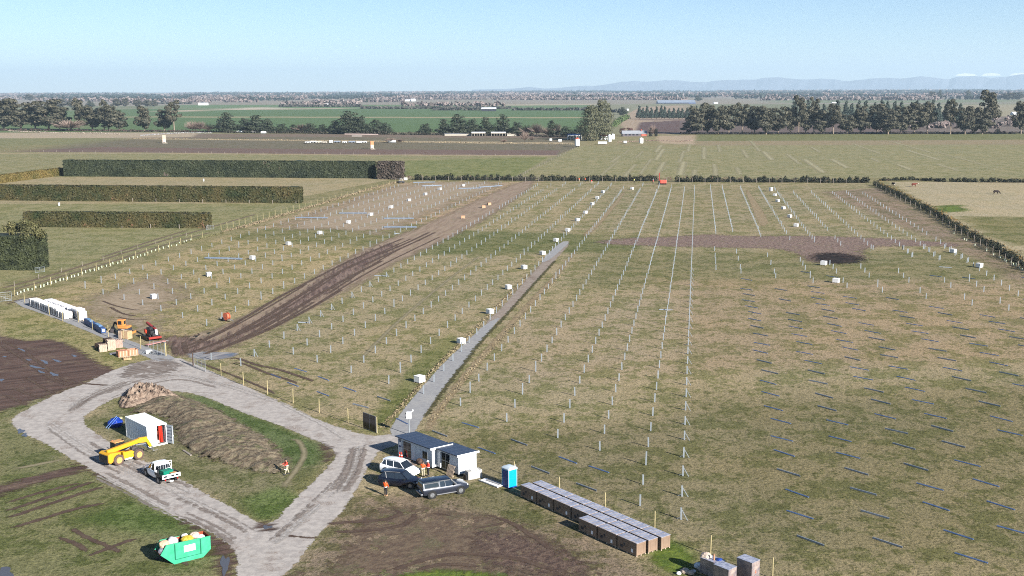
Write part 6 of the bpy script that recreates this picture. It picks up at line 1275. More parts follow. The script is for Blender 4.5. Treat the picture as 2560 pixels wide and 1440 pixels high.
def suv(label, paint, loc, rz, k=1.0):
    t = car('parked_car', label, 'car', paint, loc, rz, 4.55, 1.84,
            [(-2.27, .45, .9, .74), (-2.2, .32, 1.12, .86), (-1.6, .26, 1.1, .91), (-.3, .25, 1.04, .92), (.8, .25, 1.0, .92), (1.5, .26, .93, .90), (2.05, .3, .82, .82), (2.27, .4, .68, .68)],
            [(-2.12, 1.08, 1.12, .72, .60), (-1.75, 1.05, 1.58, .80, .64), (-.9, 1.02, 1.64, .84, .67), (0, 1.0, 1.63, .84, .67), (.45, .98, 1.55, .84, .64), (1.15, .98, 1.0, .80, .72)],
            [(-2.05, 1.56, .55), (-1.7, 1.62, .66), (-.9, 1.665, .69), (0, 1.655, .68), (.42, 1.59, .64)], (-1.35, 1.38), .36)
    pillars(t, paint, [((-.35, .845, 1.02), (-.42, .69, 1.62)), ((-1.3, .83, 1.04), (-1.42, .68, 1.6)), ((1.05, .80, 1.0), (.42, .66, 1.57)), ((-2.08, .74, 1.08), (-1.78, .65, 1.57))]); lamps(t, 2.12, -2.2, .62, .72, .95)
    MB().box(-1.6, .2, -.64, -.61, 1.68, 1.72).box(-1.6, .2, .61, .64, 1.68, 1.72).build('roof_rail', GREY, t); return t
def vehicles():
    WP = pm('white_paint', (.78, .79, .80), .25, .02, 1, coat=.6); DP = pm('dark_blue_paint', alb(18, 22, 38), .25, .2, 1, coat=.5); GP = pm('graphite_paint', alb(54, 58, 70), .25, .12, 1, .2, coat=.6)
    az = lambda a: R(90 - a)
    c = at(1001, 1168, .8); c.z = 0; suv('white car parked nearest the longer site cabin', WP, c, az(120))
    c = at(1001, 1197, .75); c.z = 0; suv('dark blue car parked between the white car and the dark pickup', DP, c, az(103))
    # dark double cab pickup with a canopy
    c = at(1108, 1216, .8); c.z = 0
    t = car('pickup_truck', 'dark grey pickup truck with a black topped canopy, nearest of the parked cars', 'pickup', GP, c, az(64), 5.35, 1.88,
            [(-2.65, .55, 1.06, .80), (-2.55, .42, 1.14, .90), (-1.5, .36, 1.14, .93), (-.2, .34, 1.10, .93), (.9, .34, 1.10, .93), (1.6, .36, 1.12, .92), (2.3, .4, 1.04, .88), (2.62, .5, .86, .76)],
            [(-2.6, 1.13, 1.60, .80, .66), (-2.5, 1.12, 1.80, .84, .70), (-.78, 1.12, 1.80, .86, .72), (-.7, 1.10, 1.78, .86, .70), (.3, 1.08, 1.76, .86, .68), (.62, 1.08, 1.70, .85, .66), (1.35, 1.10, 1.13, .82, .74)],
            [(-2.55, 1.80, .70), (-.78, 1.815, .73), (-.7, 1.80, .70), (.3, 1.79, .69), (.6, 1.73, .66)], (-1.62, 1.62), .40, roofmat=DP)
    pillars(t, RIM, [((-.1, .87, 1.1), (-.15, .71, 1.76)), ((1.25, .82, 1.12), (.6, .67, 1.71)), ((-.72, .875, 1.12), (-.76, .725, 1.78))], .07); pillars(t, RIM, [((-2.5, .87, 1.17), (-.8, .875, 1.17)), ((-2.45, .765, 1.66), (-.8, .775, 1.66)), ((-2.5, .85, 1.15), (-2.5, .73, 1.7)), ((-.8, .87, 1.15), (-.82, .74, 1.7)), ((-.65, .725, 1.73), (.5, .70, 1.70)), ((.6, .69, 1.68), (1.2, .82, 1.14))], .1)
    lamps(t, 2.46, -2.6, .64, .9, .92); m = MB(); m.box(-1.1, 1.1, -1.0, -.9, .33, .40); m.box(-1.1, 1.1, .9, 1.0, .33, .40); m.build('side_step', GREY, t); MB().box(-2.8, -2.62, -.8, .8, .42, .6).build('rear_bumper', RIM, t, bevel=.03)
    # white tray back
    f, r_ = at(368.5, 1189), at(401.5, 1209.5); h_ = math.atan2(f.y - r_.y, f.x - r_.x); u = Vector((math.cos(h_), math.sin(h_), 0)); v = Vector((-u.y, u.x, 0)); c = (f + r_) / 2 - v * .78
    t = car('flatbed_truck', 'white single cab flatbed truck with a green bin on its tray', 'truck', WP, c, h_, 5.2, 1.8,
            [(-.72, .42, 1.1, .84), (-.3, .36, 1.08, .89), (.9, .34, 1.05, .89), (1.6, .36, 1.03, .88), (2.2, .4, .95, .82), (2.45, .5, .8, .7)],
            [(-.66, 1.06, 1.66, .80, .66), (-.5, 1.05, 1.70, .82, .67), (.3, 1.03, 1.70, .82, .66), (.55, 1.03, 1.64, .82, .64), (1.25, 1.04, 1.07, .78, .72)],
            [(-.68, 1.69, .69), (-.4, 1.74, .71), (.3, 1.73, .69), (.55, 1.67, .65)], (-1.52, 1.5), .37)
    pillars(t, WP, [((1.15, .79, 1.06), (.54, .66, 1.66)), ((-.60, .83, 1.06), (-.6, .68, 1.7)), ((.35, .83, 1.04), (.2, .68, 1.69))], .06); lamps(t, 2.3, -2.62, .6, .78, .62)
    MB().box(-.705, -.695, -.6, .6, 1.18, 1.56).build('rear_window', GLASS, t)
    m = MB(); m.box(-2.6, -.78, -.9, .9, .78, .86); m.build('tray', GREY, t); m = MB()
    for y in (-.93, .90): m.box(-2.6, -.8, y, y + .03, .80, 1.1)
    m.build('tray_side', BLKP, t); m = MB(); m.box(-2.65, -2.605, -.93, .93, .74, 1.14); tg = m.build('tail_board', WP, t); m = MB()
    for y in (-.75, -.3, .45): m.box(-2.662, -2.652, y, y + .32, .86, 1.04)
    m.build('slot', BLKP, tg); m = MB()
    for y in (-.86, .86): m.rod((-.76, y, .86), (-.76, y, 1.9), .035)
    for z in (1.88, 1.62, 1.15): m.rod((-.76, -.86, z), (-.76, .86, z), .03)
    for y in (-.5, -.25, 0, .25, .5): m.rod((-.76, y, 1.15), (-.76, y, 1.62), .012, n=5)
    m.build('headboard', WP, t)
    t.scale = (1.1, 1.1, 1.1); M = Matrix.Translation(t.location) @ Matrix.Rotation(h_, 4, 'Z')
    tag(MB().cbox((-1.9, .1, 1.22), (.85, 1.15, .52), .1).build('green_bin', pm('teal_bin', alb(0, 140, 110), .5, .1), loc=M.to_translation(), rz=h_), 'teal green bin on the tray of the white flatbed truck', 'bin')
    tag(MB().cbox((-2.55, -.4, 1.1), (.45, .66, .3), .2).build('tan_case', pm('tan_case', alb(232, 170, 110), .6, .1), loc=M.to_translation(), rz=h_), 'tan case at the back of the truck tray beside the teal bin', 'case')
    tag(MB().beam((-1.25, .2, 1.0), (-1.15, .7, 1.7), .1, .1).beam((-1.2, -.2, 1.0), (-1.6, .5, 1.5), .08, .08).cbox((-1.2, .3, 1.16), (.4, .9, .4)).build('dark_tools', BLKP, loc=M.to_translation(), rz=h_), 'dark tools stacked behind the cab of the white flatbed truck', 'tools')
    # telehandler
    YE = pm('machine_yellow', alb(244, 190, 20, .62), .45, .12, 1.2, c2=alb(236, 170, 60, .6)); YR = pm('dusty_yellow_rim', alb(226, 180, 110), .7, .15, 4); MUDT = pm('muddy_tyre', alb(110, 90, 82), .9, .3, 4); DG = pm('machine_dark_grey', alb(96, 88, 88), .7, .25, 3)
    rr_, fr = at(297, 1163), at(347, 1148.5); h_ = math.atan2(fr.y - rr_.y, fr.x - rr_.x); u = Vector((math.cos(h_), math.sin(h_), 0)); v = Vector((-u.y, u.x, 0)); wbs = (fr - rr_).length
    t = thing('telehandler', 'yellow telehandler with its boom lowered, parked on the gravel by the container', 'telehandler', rr_ + v * .95, h_)
    for x in (0, wbs):
        for s in (-1, 1):
            o = MB().lathe([(-.21, .36), (-.21, .56), (-.15, .63), (.15, .63), (.21, .56), (.21, .36)], (0, 0, 0), 'Y', 26, cap=False).build('wheel', MUDT, t, smooth=35); o.location = (x, s * .95, .63)
            m = MB(); fc = s * .17; m.lathe([(fc, .01), (fc, .37), (fc + .05 * s, .37), (fc + .05 * s, .30), (fc + .01 * s, .22), (fc + .03 * s, .01)], (0, 0, 0), 'Y', 22); m.build('rim', YR, o); m = MB()
            for k in range(16): a = 2 * math.pi * k / 16; m.cbox((math.cos(a) * .63, -.09 + .18 * (k % 2), math.sin(a) * .63), (.07, .2, .07), 0, -a)
            m.build('tread', MUDT, o)
    m = MB(); m.box(-1.1, wbs + .5, -.42, .42, .45, .95); m.box(-.3, .3, -.8, .8, .55, .72); m.box(wbs - .15, wbs + .15, -.8, .8, .55, .72); m.build('chassis', DG, t)
    m = MB(); m.prism([(-1.25, .55), (-.95, .42), (-.1, .75), (.35, 1.1), (.35, 1.45), (-.9, 1.6), (-1.25, 1.45)], -.95, .95); m.build('rear_body', YE, t, bevel=.03); m = MB(); m.prism([(-1.3, .45), (-1.255, .45), (-1.255, 1.35), (-1.3, 1.3)], -.8, .8); m.build('counterweight', BLKP, t)
    m = MB(); m.prism([(.62, .55), (wbs - .75, .55), (wbs - .6, 1.15), (wbs - .9, 1.35), (.55, 1.4)], -1.12, -.45); m.build('engine_cover', YE, t, bevel=.03); MB().box(.95, 1.45, -1.0, -.6, 1.355, 1.42).build('vent', pm('vent_brown', alb(110, 56, 20), .8), t)
    MB().box(.75, 1.75, -1.12, -.8, .42, .62).build('tool_box', WHT, t, bevel=.02)
    for s in (-1, 1):
        pr = [(wbs + .85 * math.cos(a), .63 + .80 * math.sin(a)) for a in [math.pi * k / 8 for k in range(1, 8)]]; m = MB(); inner = [(wbs + .78 * math.cos(a), .63 + .73 * math.sin(a)) for a in [math.pi * k / 8 for k in range(1, 8)]]; y0, y1 = (s * .70, s * 1.2) if s > 0 else (-1.2, -.70)
        m.loft([[(x, y0, z), (x, y1, z), (x2, y1, z2), (x2, y0, z2)] for (x, z), (x2, z2) in zip(pr, inner)]); m.build('mudguard', DG, t)
    cb = MB(); cb.prism([(.25, 1.0), (1.75, 1.0), (1.85, 1.5), (1.45, 2.25), (.35, 2.3)], .12, 1.0); cab = cb.build('cab', GLASS, t); m = MB()
    for a, b in (((.25, 1.0), (.35, 2.3)), ((1.85, 1.5), (1.45, 2.27)), ((1.75, 1.0), (1.85, 1.5)), ((1.0, 1.0), (.95, 2.28))):
        for y in (.12, 1.0): m.beam((a[0], y, a[1]), (b[0], y, b[1]), .07, .07)
    m.build('cab_frame', BLKP, cab); MB().box(.3, 1.5, .08, 1.04, 2.28, 2.36).build('roof', pm('orange_cab_roof', alb(240, 180, 110), .6, .12), cab, bevel=.02); MB().box(.45, 1.0, .10, .118, 1.0, 1.7).build('seat', pm('seat_red', alb(180, 50, 30), .7), cab)
    m = MB(); m.rod((.5, .9, 2.36), (.5, .9, 2.5), .05); m.build('beacon', ORG, cab); m = MB(); m.beam((1.75, 1.05, 1.9), (2.1, 1.35, 2.0), .05, .05); m.cbox((2.12, 1.36, 1.95), (.1, .26, .4)); m.build('mirror', BLKP, cab)
    m = MB(); m.beam((-.95, -.2, 1.62), (wbs + 1.0, -.2, 2.02), .36, .46); bm_ = m.build('boom', YE, t, bevel=.02); m = MB(); m.beam((wbs + .6, -.2, 2.0), (wbs + 1.7, -.2, 1.88), .3, .62); m.beam((wbs + 1.5, -.2, 2.05), (wbs + 2.15, -.2, .9), .26, .36); m.build('boom_head', YE, t, bevel=.02)
    m = MB(); m.beam((wbs + .2, -.2, 1.55), (wbs + 1.5, -.2, 1.4), .1, .12); m.rod((1.0, -.2, 1.1), (wbs + .2, -.2, 1.7), .07); m.build('ram', ALB if 0 else GREY, t); m = MB()
    for y in (-.7, .3): m.beam((wbs + 2.1, y, .5), (wbs + 2.12, y, 1.0), .1, .06); m.beam((wbs + 2.1, y, .5), (wbs + 2.75, y, .42), .12, .05)
    m.box(wbs + 2.05, wbs + 2.12, -.75, .35, .62, .72); m.box(wbs + 2.05, wbs + 2.12, -.75, .35, .9, .98); m.build('forks', GREY, t)
    m = MB(); m.rod((wbs - .4, -.7, 1.45), (wbs - .2, -.1, 1.6), .12); m.cbox((wbs - .3, -.45, 1.35), (.7, .6, .35)); m.build('hydraulics', DG, t)
    # orange digger
    OR = pm('digger_orange', alb(240, 160, 84), .5, .08, 2); c = at(311, 834); h_ = R(90 - 245) + math.pi * 0; h_ = math.pi + R(-8)
    t = thing('mini_digger', 'small orange tracked digger with a dark arm, beside the gravel strip', 'digger', c, h_)
    for s in (-1, 1):
        m = MB(); m.prism([(-1.2, .12), (-1.0, 0), (1.0, 0), (1.2, .12), (1.25, .3), (1.0, .5), (-1.0, .5), (-1.25, .3)], s * .78 - .2, s * .78 + .2); m.build('track', BLKP, t)
    m = MB(); m.rod((0, 0, .45), (0, 0, .65), .5, n=18); m.box(-.7, .7, -.6, .6, .25, .45); m.build('undercarriage', DG, t); m = MB()
    m.loft([[(-.15 + .0 * k + x, y, z) for x, y in [(1.0, -.75), (.5, -.85), (-.6, -.88), (-1.05, -.6), (-1.2, 0), (-1.05, .6), (-.6, .88), (.5, .85), (1.0, .75)]] for k, z in ((0, .66), (0, 1.05))]); m.build('counterweight', pm('digger_grey', alb(64, 68, 80), .6), t, bevel=.03)
    MB().box(-1.0, .8, -.82, .82, 1.06, 1.45).build('body', OR, t, bevel=.06)
    cab = MB().box(-.35, .85, -.1, .82, 1.46, 2.62).build('cab', OR, t, bevel=.05); m = MB(); m.box(.0, .7, .822, .83, 1.75, 2.4); m.box(.852, .86, .0, .7, 1.7, 2.45); m.box(-.36, -.352, 0, .7, 1.8, 2.4); m.box(0, .7, -.108, -.102, 1.75, 2.4); m.build('pane', GLASS, cab)
    m = MB(); m.beam((.8, -.4, 1.1), (1.9, -.4, 1.9), .22, .3); m.build('boom', BLKP, t); m = MB(); m.beam((1.9, -.4, 1.95), (2.4, -.4, .7), .18, .22); m.build('stick', BLKP, t); m = MB(); m.prism([(2.1, .75), (2.6, .75), (2.7, .2), (2.2, .05), (2.05, .4)], -.65, -.15); m.build('bucket', DG, t)
    m = MB(); m.box(-1.75, -1.6, -.95, .95, .1, .45); m.beam((-1.6, .5, .3), (-.9, .5, .3), .1, .1); m.beam((-1.6, -.5, .3), (-.9, -.5, .3), .1, .1); m.build('blade', OR, t)
    # red piling rig
    RD = pm('rig_red', alb(176, 60, 50), .5, .15, 2); RO = pm('rig_orange_red', alb(250, 84, 50), .5, .08, 2); c = at(380, 848); h_ = head((395, 846), (344, 818))
    t = thing('piling_rig', 'red and black piling rig with its long red mast lowered, by the open gate', 'piling rig', c, h_); t.scale = (1.15, 1.15, 1.15)
    for s in (-1, 1): MB().prism([(-1.3, .12), (-1.1, 0), (1.1, 0), (1.3, .12), (1.35, .35), (1.1, .6), (-1.1, .6), (-1.35, .35)], s * .85 - .2, s * .85 + .2).build('track', BLKP, t)
    MB().box(-1.0, 1.0, -.62, .62, .4, 1.0).build('chassis', BLKP, t, bevel=.04); m = MB(); m.cbox((-.6, .1, 1.25), (1.3, 1.0, .5), .1); m.cbox((-.1, .3, 1.65), (.7, .6, .5), .4); m.cbox((-1.3, -.1, 1.0), (.6, .9, .5)); m.rod((-.9, -.5, 1.3), (.3, -.4, 1.9), .1); m.rod((-.2, .6, 1.2), (-1.2, .5, 1.8), .08); m.build('power_pack', pm('rig_black', (.02, .02, .022), .6, .4, 5), t)
    MB().cbox((.55, .55, 1.25), (.9, .6, .55), 0).build('engine_hood', RO, t, bevel=.05); MB().cbox((1.15, .62, 1.15), (.3, .1, .5)).cbox((1.15, .45, .8), (.3, .3, .1)).build('control_panel', WHT, t)
    m = MB(); m.beam((-1.0, -.35, 1.55), (3.2, -.35, 1.95), .34, .3); m.build('mast', RD, t); m = MB(); m.cbox((-1.55, -.2, 1.35), (.35, .3, .8), 0, .3); m.build('hammer_cap', WHT, t); m = MB(); m.beam((-1.6, -.9, .55), (-1.7, 1.0, .55), .3, .3); m.build('outrigger', RD, t)
    t = thing('loading_ramp', 'faded red ramp trailer deck lying in front of the piling rig', 'trailer', at(390, 862), head((370, 862), (410, 853))); MB().box(-1.9, 1.9, -.35, .35, .3, .42).build('deck', pm('faded_red', alb(206, 150, 140), .7, .12, 3), t); m = MB(); m.box(-1.8, -1.7, -.3, .3, 0, .3); m.box(1.7, 1.8, -.3, .3, 0, .3); m.beam((1.9, 0, .36), (2.6, 0, .3), .1, .08); m.build('frame', GREY, t)
    # orange reel trailer
    t = thing('reel_trailer', 'orange cable reel on a small trailer standing left of the haul track', 'trailer', at(566, 803), head((549, 799), (584, 806))); m = MB()
    m.lathe([(-.32, .05), (-.32, .72), (-.26, .72), (-.26, .5), (.26, .5), (.26, .72), (.32, .72), (.32, .05)], (.15, 0, .95), 'Y', 24); m.build('reel', pm('reel_orange', alb(246, 130, 96), .5, .1), t, smooth=30); m = MB(); m.beam((-1.1, 0, .4), (1.5, 0, .4), .5, .08); m.beam((1.5, 0, .4), (2.1, 0, .3), .08, .08); m.build('frame', GREY, t)
    MB().box(-1.4, -1.1, -.25, .25, .3, .6).build('end_box', WHT, t); m = MB(); m.lathe([(-.1, .3), (.1, .3)], (-.5, -.4, .3)); m.lathe([(-.1, .3), (.1, .3)], (-.5, .4, .3)); m.build('wheel', BLKP, t)
    # buggy and far rig
    t = thing('utility_buggy', 'dark utility buggy with a pale canopy parked at the far end of the left fence', 'buggy', at(1003, 458), .3)
    MB().loft([ring(x, .4, z, w_, w_, w_ * .9) for x, z, w_ in ((-1.4, 1.0, .7), (-.5, 1.05, .8), (.6, 1.1, .8), (1.5, .9, .65))]).build('body', BLKP, t); m = MB()
    for x in (-.7, .7):
        for y in (-.7, .7): m.rod((x, y, 1), (x * .8, y * .9, 1.95), .04)
    m.box(-.7, .6, -.7, .7, 1.93, 1.99); m.build('canopy', WHT, t)
    for x in (-1, 1):
        for s in (-1, 1): wheel(t, x, s * .75, .36, .26, BLKP)
    tag(MB().box(-.8, .8, -.6, .6, 0, 1.1).build('white_box', WHT, loc=at(1014, 450), bevel=.05), 'white box standing behind the dark buggy', 'box')
    t = thing('piling_rig', 'pinkish red piling rig with a tall mast at the far site fence', 'piling rig', at(1657, 461), R(0))
    for s in (-1, 1): MB().prism([(-1.5, .15), (-1.2, 0), (1.2, 0), (1.5, .15), (1.5, .5), (-1.5, .5)], s * .9 - .2, s * .9 + .2).build('track', BLKP, t)
    MB().box(-1.2, 1.5, -.7, .7, .55, 2.0).build('body', pm('rig_pink_red', alb(250, 104, 84), .5, .1), t, bevel=.1); m = MB(); m.beam((-1.6, 0, .3), (-1.55, 0, 5.2), .3, .3); m.build('mast', RD, t); m = MB(); m.box(-2.0, -1.4, -.3, .3, .2, 1.6); m.build('hammer', BLKP, t)
# ================================================================== PEOPLE
SKIN = pm('skin', alb(206, 160, 136), .6, .05, 3); HAIR = pm('dark_hair', (.03, .022, .018), .8, .2)
def skinmesh(name, nodes, edges, mat, parent, sub=1, root=0):
    me = bpy.data.meshes.new(name); me.from_pydata([n[0] for n in nodes], edges, []); me.update()
    o = bpy.data.objects.new(name, me); col.objects.link(o); m = o.modifiers.new('s', 'SKIN'); o.modifiers.new('u', 'SUBSURF').levels = sub; o.modifiers['u'].render_levels = sub
    for i, n in enumerate(nodes):
        r = n[1]; me.skin_vertices[0].data[i].radius = (r, r) if not isinstance(r, tuple) else r
        me.skin_vertices[0].data[i].use_root = (i == root)
    dg = bpy.context.evaluated_depsgraph_get(); em = bpy.data.meshes.new_from_object(o.evaluated_get(dg)); em.name = name
    bpy.data.objects.remove(o); em.materials.clear(); em.materials.append(mat); em.shade_smooth()
    q = bpy.data.objects.new(name, em); col.objects.link(q); q.parent = parent; KIDS.setdefault(parent.name, []).append(q); return q
def person(label, loc, rz, top, legs, hat=None, stride=.0, arms=((.05, .3), (.05, .3)), lean=0.0, grp=None, boots=BLK, k=1.0):
    t = thing('person', label, 'person', loc, rz, grp); t.scale = (k, k, k); V = Vector
    hip, ch, nk = V((0, 0, .95)), V((lean * .5, 0, 1.27)), V((lean, 0, 1.48)); hd = V((lean + .02, 0, 1.63))
    leg = []
    for s in (-1, 1):
        x = stride * s; leg.append((V((0, s * .1, .90)), V((x * .55 + .03, s * .1, .50)), V((x, s * .1, .09)), V((x + .16, s * .11, .035))))
    arm = []
    for s, (fwd, bend) in zip((-1, 1), arms):
        sh = V((lean, s * .19, 1.42)); el = sh + V((.28 * math.sin(fwd), s * .06, -.28 * math.cos(fwd))); wr = el + V((.25 * math.sin(fwd + bend), -s * .03, -.25 * math.cos(fwd + bend))); d = (wr - el).normalized(); arm.append((sh, el, wr, d))
    # skin: one continuous figure with head, hands and fingers
    nodes = [(hip, (.13, .10)), (ch, (.15, .11)), (nk, .06), (hd, (.085, .095)), (hd + V((0, 0, .11)), (.075, .085)), (hd + V((.095, 0, -.01)), .016)]; edges = [(0, 1), (1, 2), (2, 3), (3, 4), (3, 5)]
    for s in (-1, 1): nodes.append((hd + V((-.01, s * .095, 0)), .018)); edges.append((3, len(nodes) - 1))
    for h, kn, an, to in leg:
        b = len(nodes); nodes += [(h, .085), (kn, .058), (an, .042), (to, .035)]; edges += [(0, b), (b, b + 1), (b + 1, b + 2), (b + 2, b + 3)]
    for s, (sh, el, wr, d) in zip((-1, 1), arm):
        b = len(nodes); pm_ = wr + d * .09; nodes += [(sh, .055), (el, .042), (wr, .028), (pm_, (.036, .018))]; edges += [(1, b), (b, b + 1), (b + 1, b + 2), (b + 2, b + 3)]
        side = d.cross(V((0, s, 0))).normalized() if abs(d.y) < .9 else V((1, 0, 0))
        for j, (o, L) in enumerate(((-.030, .06), (-.011, .075), (.009, .07), (.028, .055))):
            q = len(nodes); p0 = pm_ + side * o + d * .03; nodes += [(p0 + d * L * .5, .009), (p0 + d * L + V((0, -s * .012, 0)), .007)]; edges += [(b + 3, q), (q, q + 1)]
        q = len(nodes); nodes += [(wr + d * .05 + side * .045, .010), (wr + d * .09 + side * .062, .008)]; edges += [(b + 2, q), (q, q + 1)]
    body = skinmesh('body', nodes, edges, SKIN, t)
    m = MB()
    for s in (-1, 1): m.cbox(tuple(hd + V((.088, s * .033, .025))), (.012, .024, .012))
    m.build('eye', HAIR, t); m = MB(); m.cbox(tuple(hd + V((.088, 0, -.045))), (.012, .05, .012)); m.build('mouth', pm('lip', alb(150, 80, 74), .6), t)
    nodes = [(hip + V((0, 0, -.06)), (.175, .135)), (ch, (.195, .145)), (nk - V((0, 0, .045)), .10)]; edges = [(0, 1), (1, 2)]
    for sh, el, wr, d in arm: b = len(nodes); nodes += [(sh, .078), (el, .062), (wr - d * .03, .05)]; edges += [(1, b), (b, b + 1), (b + 1, b + 2)]
    jk = skinmesh('hi_vis_jacket', nodes, edges, top, t)
    m = MB(); m.lathe([(0, .166), (.05, .166)], (0, 0, 1.0), 'Z', 18); bnd = m.build('reflective_band', PAPER, t); bnd.scale = (.98, 1.16, 1)
    nodes = [(hip, (.15, .125))]; edges = []
    for h, kn, an, to in leg: b = len(nodes); nodes += [(h, .105), (kn, .078), (an + V((0, 0, .03)), .066)]; edges += [(0, b), (b, b + 1), (b + 1, b + 2)]
    skinmesh('trousers', nodes, edges, legs, t)
    for h, kn, an, to in leg: MB().cbox(tuple((an + to) / 2 + V((.0, 0, 0))), (.3, .12, .11)).build('boot', boots, t, bevel=.03)
    m = MB()
    if hat:
        m.lathe([(0, .135), (.02, .125), (.06, .12), (.11, .085), (.135, .02)], tuple(hd + V((0, 0, .06))), 'Z', 18); m.cbox(tuple(hd + V((.13, 0, .07))), (.09, .17, .014)); m.build('helmet', hat, t, smooth=50)
    else: m.lathe([(-.02, .105), (.05, .104), (.10, .08), (.125, .02)], tuple(hd + V((-.012, 0, .04))), 'Z', 16); m.build('hair', HAIR, t, smooth=60)
    return t
def people():
    HV = pm('hi_vis_orange', alb(255, 104, 40, .62), .7, .08, 6); HR = pm('hi_vis_red', alb(255, 72, 56, .62), .7, .08, 6); HY = pm('hi_vis_yellow', alb(230, 230, 120), .7, .08, 6); TN = pm('tan_trousers', alb(206, 196, 168), .85, .1, 6); BK = pm('black_trousers', (.015, .015, .02), .85, .2, 6); TNB = pm('tan_boot', alb(214, 170, 128), .8, .1)
    az = lambda a: R(90 - a)
    p = person('person in red and white jacket and pale trousers walking on the grass loop', at(718, 1186), az(-120), HR, TN, HAIR and None, .24, ((.6, .9), (.5, .9)), .06, k=1.02)
    person('person in orange jacket and black trousers standing alone left of the pickup', at(964.5, 1240), az(20), HV, BK, None, .02, ((.2, .5), (.15, .7)), k=1.0, boots=TNB)
    person('person in orange jacket and cream trousers standing by the white car bonnet', at(1058, 1192), az(10), HV, TN, None, .01, ((.3, 1.3), (.3, 1.2)))
    person('person in red jacket, white helmet and black trousers facing the one in orange', at(1071, 1190), az(-120), HR, BK, pm('white_helmet', (.75, .75, .75), .35, .03), .01, ((.4, 1.4), (.3, 1.3)))
    tag(MB().cbox((0, 0, 0), (.32, .22, .01), .2, .3).build('paper_sheet', PAPER, loc=at(714, 1174, 1.1) + Vector((0, 0, 0))), 'white sheet of paper held by the walking person', 'paper')
    g = 'workers near the far site fence'
    for x, y, tp, lg, lab, ht in [(1448, 455, HV, TN, 'tiny distant person in orange, left of the pair before the dark hedgerow', None), (1463, 455, HV, BK, 'tiny distant person in orange, right of the pair before the dark hedgerow', None), (1479.5, 460, HR, TN, 'tiny distant person in red bending at the far ends of the rows', None), (1585.5, 457, HY, BK, 'tiny distant person in yellow standing alone near the far fence', None), (1632.5, 460, HR, BK, 'tiny distant person in red and white left of the distant red rig', PAPER)]:
        person(lab, at(x, y), rs.uniform(0, 6), tp, lg, ht, .03, lean=.3 if 'bending' in lab else 0, grp=g, k=1.12)
    # a dark heap of brush on the step beside them
    tag(crumple(.62, random.Random(5), .6).build('brush_heap', pm('dark_brown_heap', alb(100, 78, 66), .9, .45, 6), loc=at(1052, 1163) + Vector((0, 0, .5))), 'round brown heap of bags on the deck behind the white car', 'heap')
def cattle():
    def cow(loc, rz, hide, face, lab, k=1.0, graze=False):
        t = thing('cow', lab, 'cow', loc, rz, 'cattle in the dry paddock'); t.scale = (k, k, k); V = Vector
        hz = .45 if graze else 1.35; hx = 1.35 if graze else 1.3
        nodes = [(V((-.75, 0, 1.12)), (.27, .30)), (V((-.2, 0, 1.02)), (.34, .36)), (V((.45, 0, 1.02)), (.30, .38)), (V((.85, 0, 1.18)), (.17, .24)), (V(((hx + .85) / 2 + .05, 0, (hz + 1.18) / 2)), (.13, .18)), (V((hx, 0, hz)), .13), (V((hx + .22, 0, hz - .12)), .09), (V((-1.0, 0, 1.15)), .05), (V((-1.05, 0, .6)), .03)]
        edges = [(0, 1), (1, 2), (2, 3), (3, 4), (4, 5), (5, 6), (0, 7), (7, 8)]
        for s in (-1, 1):
            b = len(nodes); nodes += [(V((-.72, s * .18, .85)), .17), (V((-.62, s * .2, .62)), .10), (V((-.80, s * .2, .40)), .06), (V((-.74, s * .2, .05)), .055)]; edges += [(0, b), (b, b + 1), (b + 1, b + 2), (b + 2, b + 3)]
            b = len(nodes); nodes += [(V((.5, s * .18, .8)), .13), (V((.52, s * .18, .45)), .065), (V((.5, s * .18, .05)), .055)]; edges += [(2, b), (b, b + 1), (b + 1, b + 2)]
            b = len(nodes); nodes.append((V((hx - .05, s * .22, hz + .08)), .04)); edges.append((5, b))
        skinmesh('body', nodes, edges, hide, t, root=1); MB().cbox((hx + .2, 0, hz - .06), (.3, .2, .24), 0, .5).build('face', face, t, bevel=.05); MB().cbox((.62, 0, .78), (.3, .34, .3)).build('chest_patch', face, t, bevel=.08); return t
    RB = pm('red_brown_hide', alb(120, 58, 42), .85, .15, 3); BH = pm('black_brown_hide', alb(44, 32, 30), .85, .2, 3); WF = pm('white_hide', alb(230, 220, 210), .85, .05, 3)
    cow(at(2285, 467), 0.1, RB, WF, 'red brown cow with a white face standing near the back hedgerow', 1.15); cow(at(2233, 465), -1.3, BH, WF, 'dark cow with a white front facing the fence corner', 1.1); cow(at(2490, 486), .1, BH, BH, 'dark brown cow grazing alone in the dry paddock', 1.2, True)
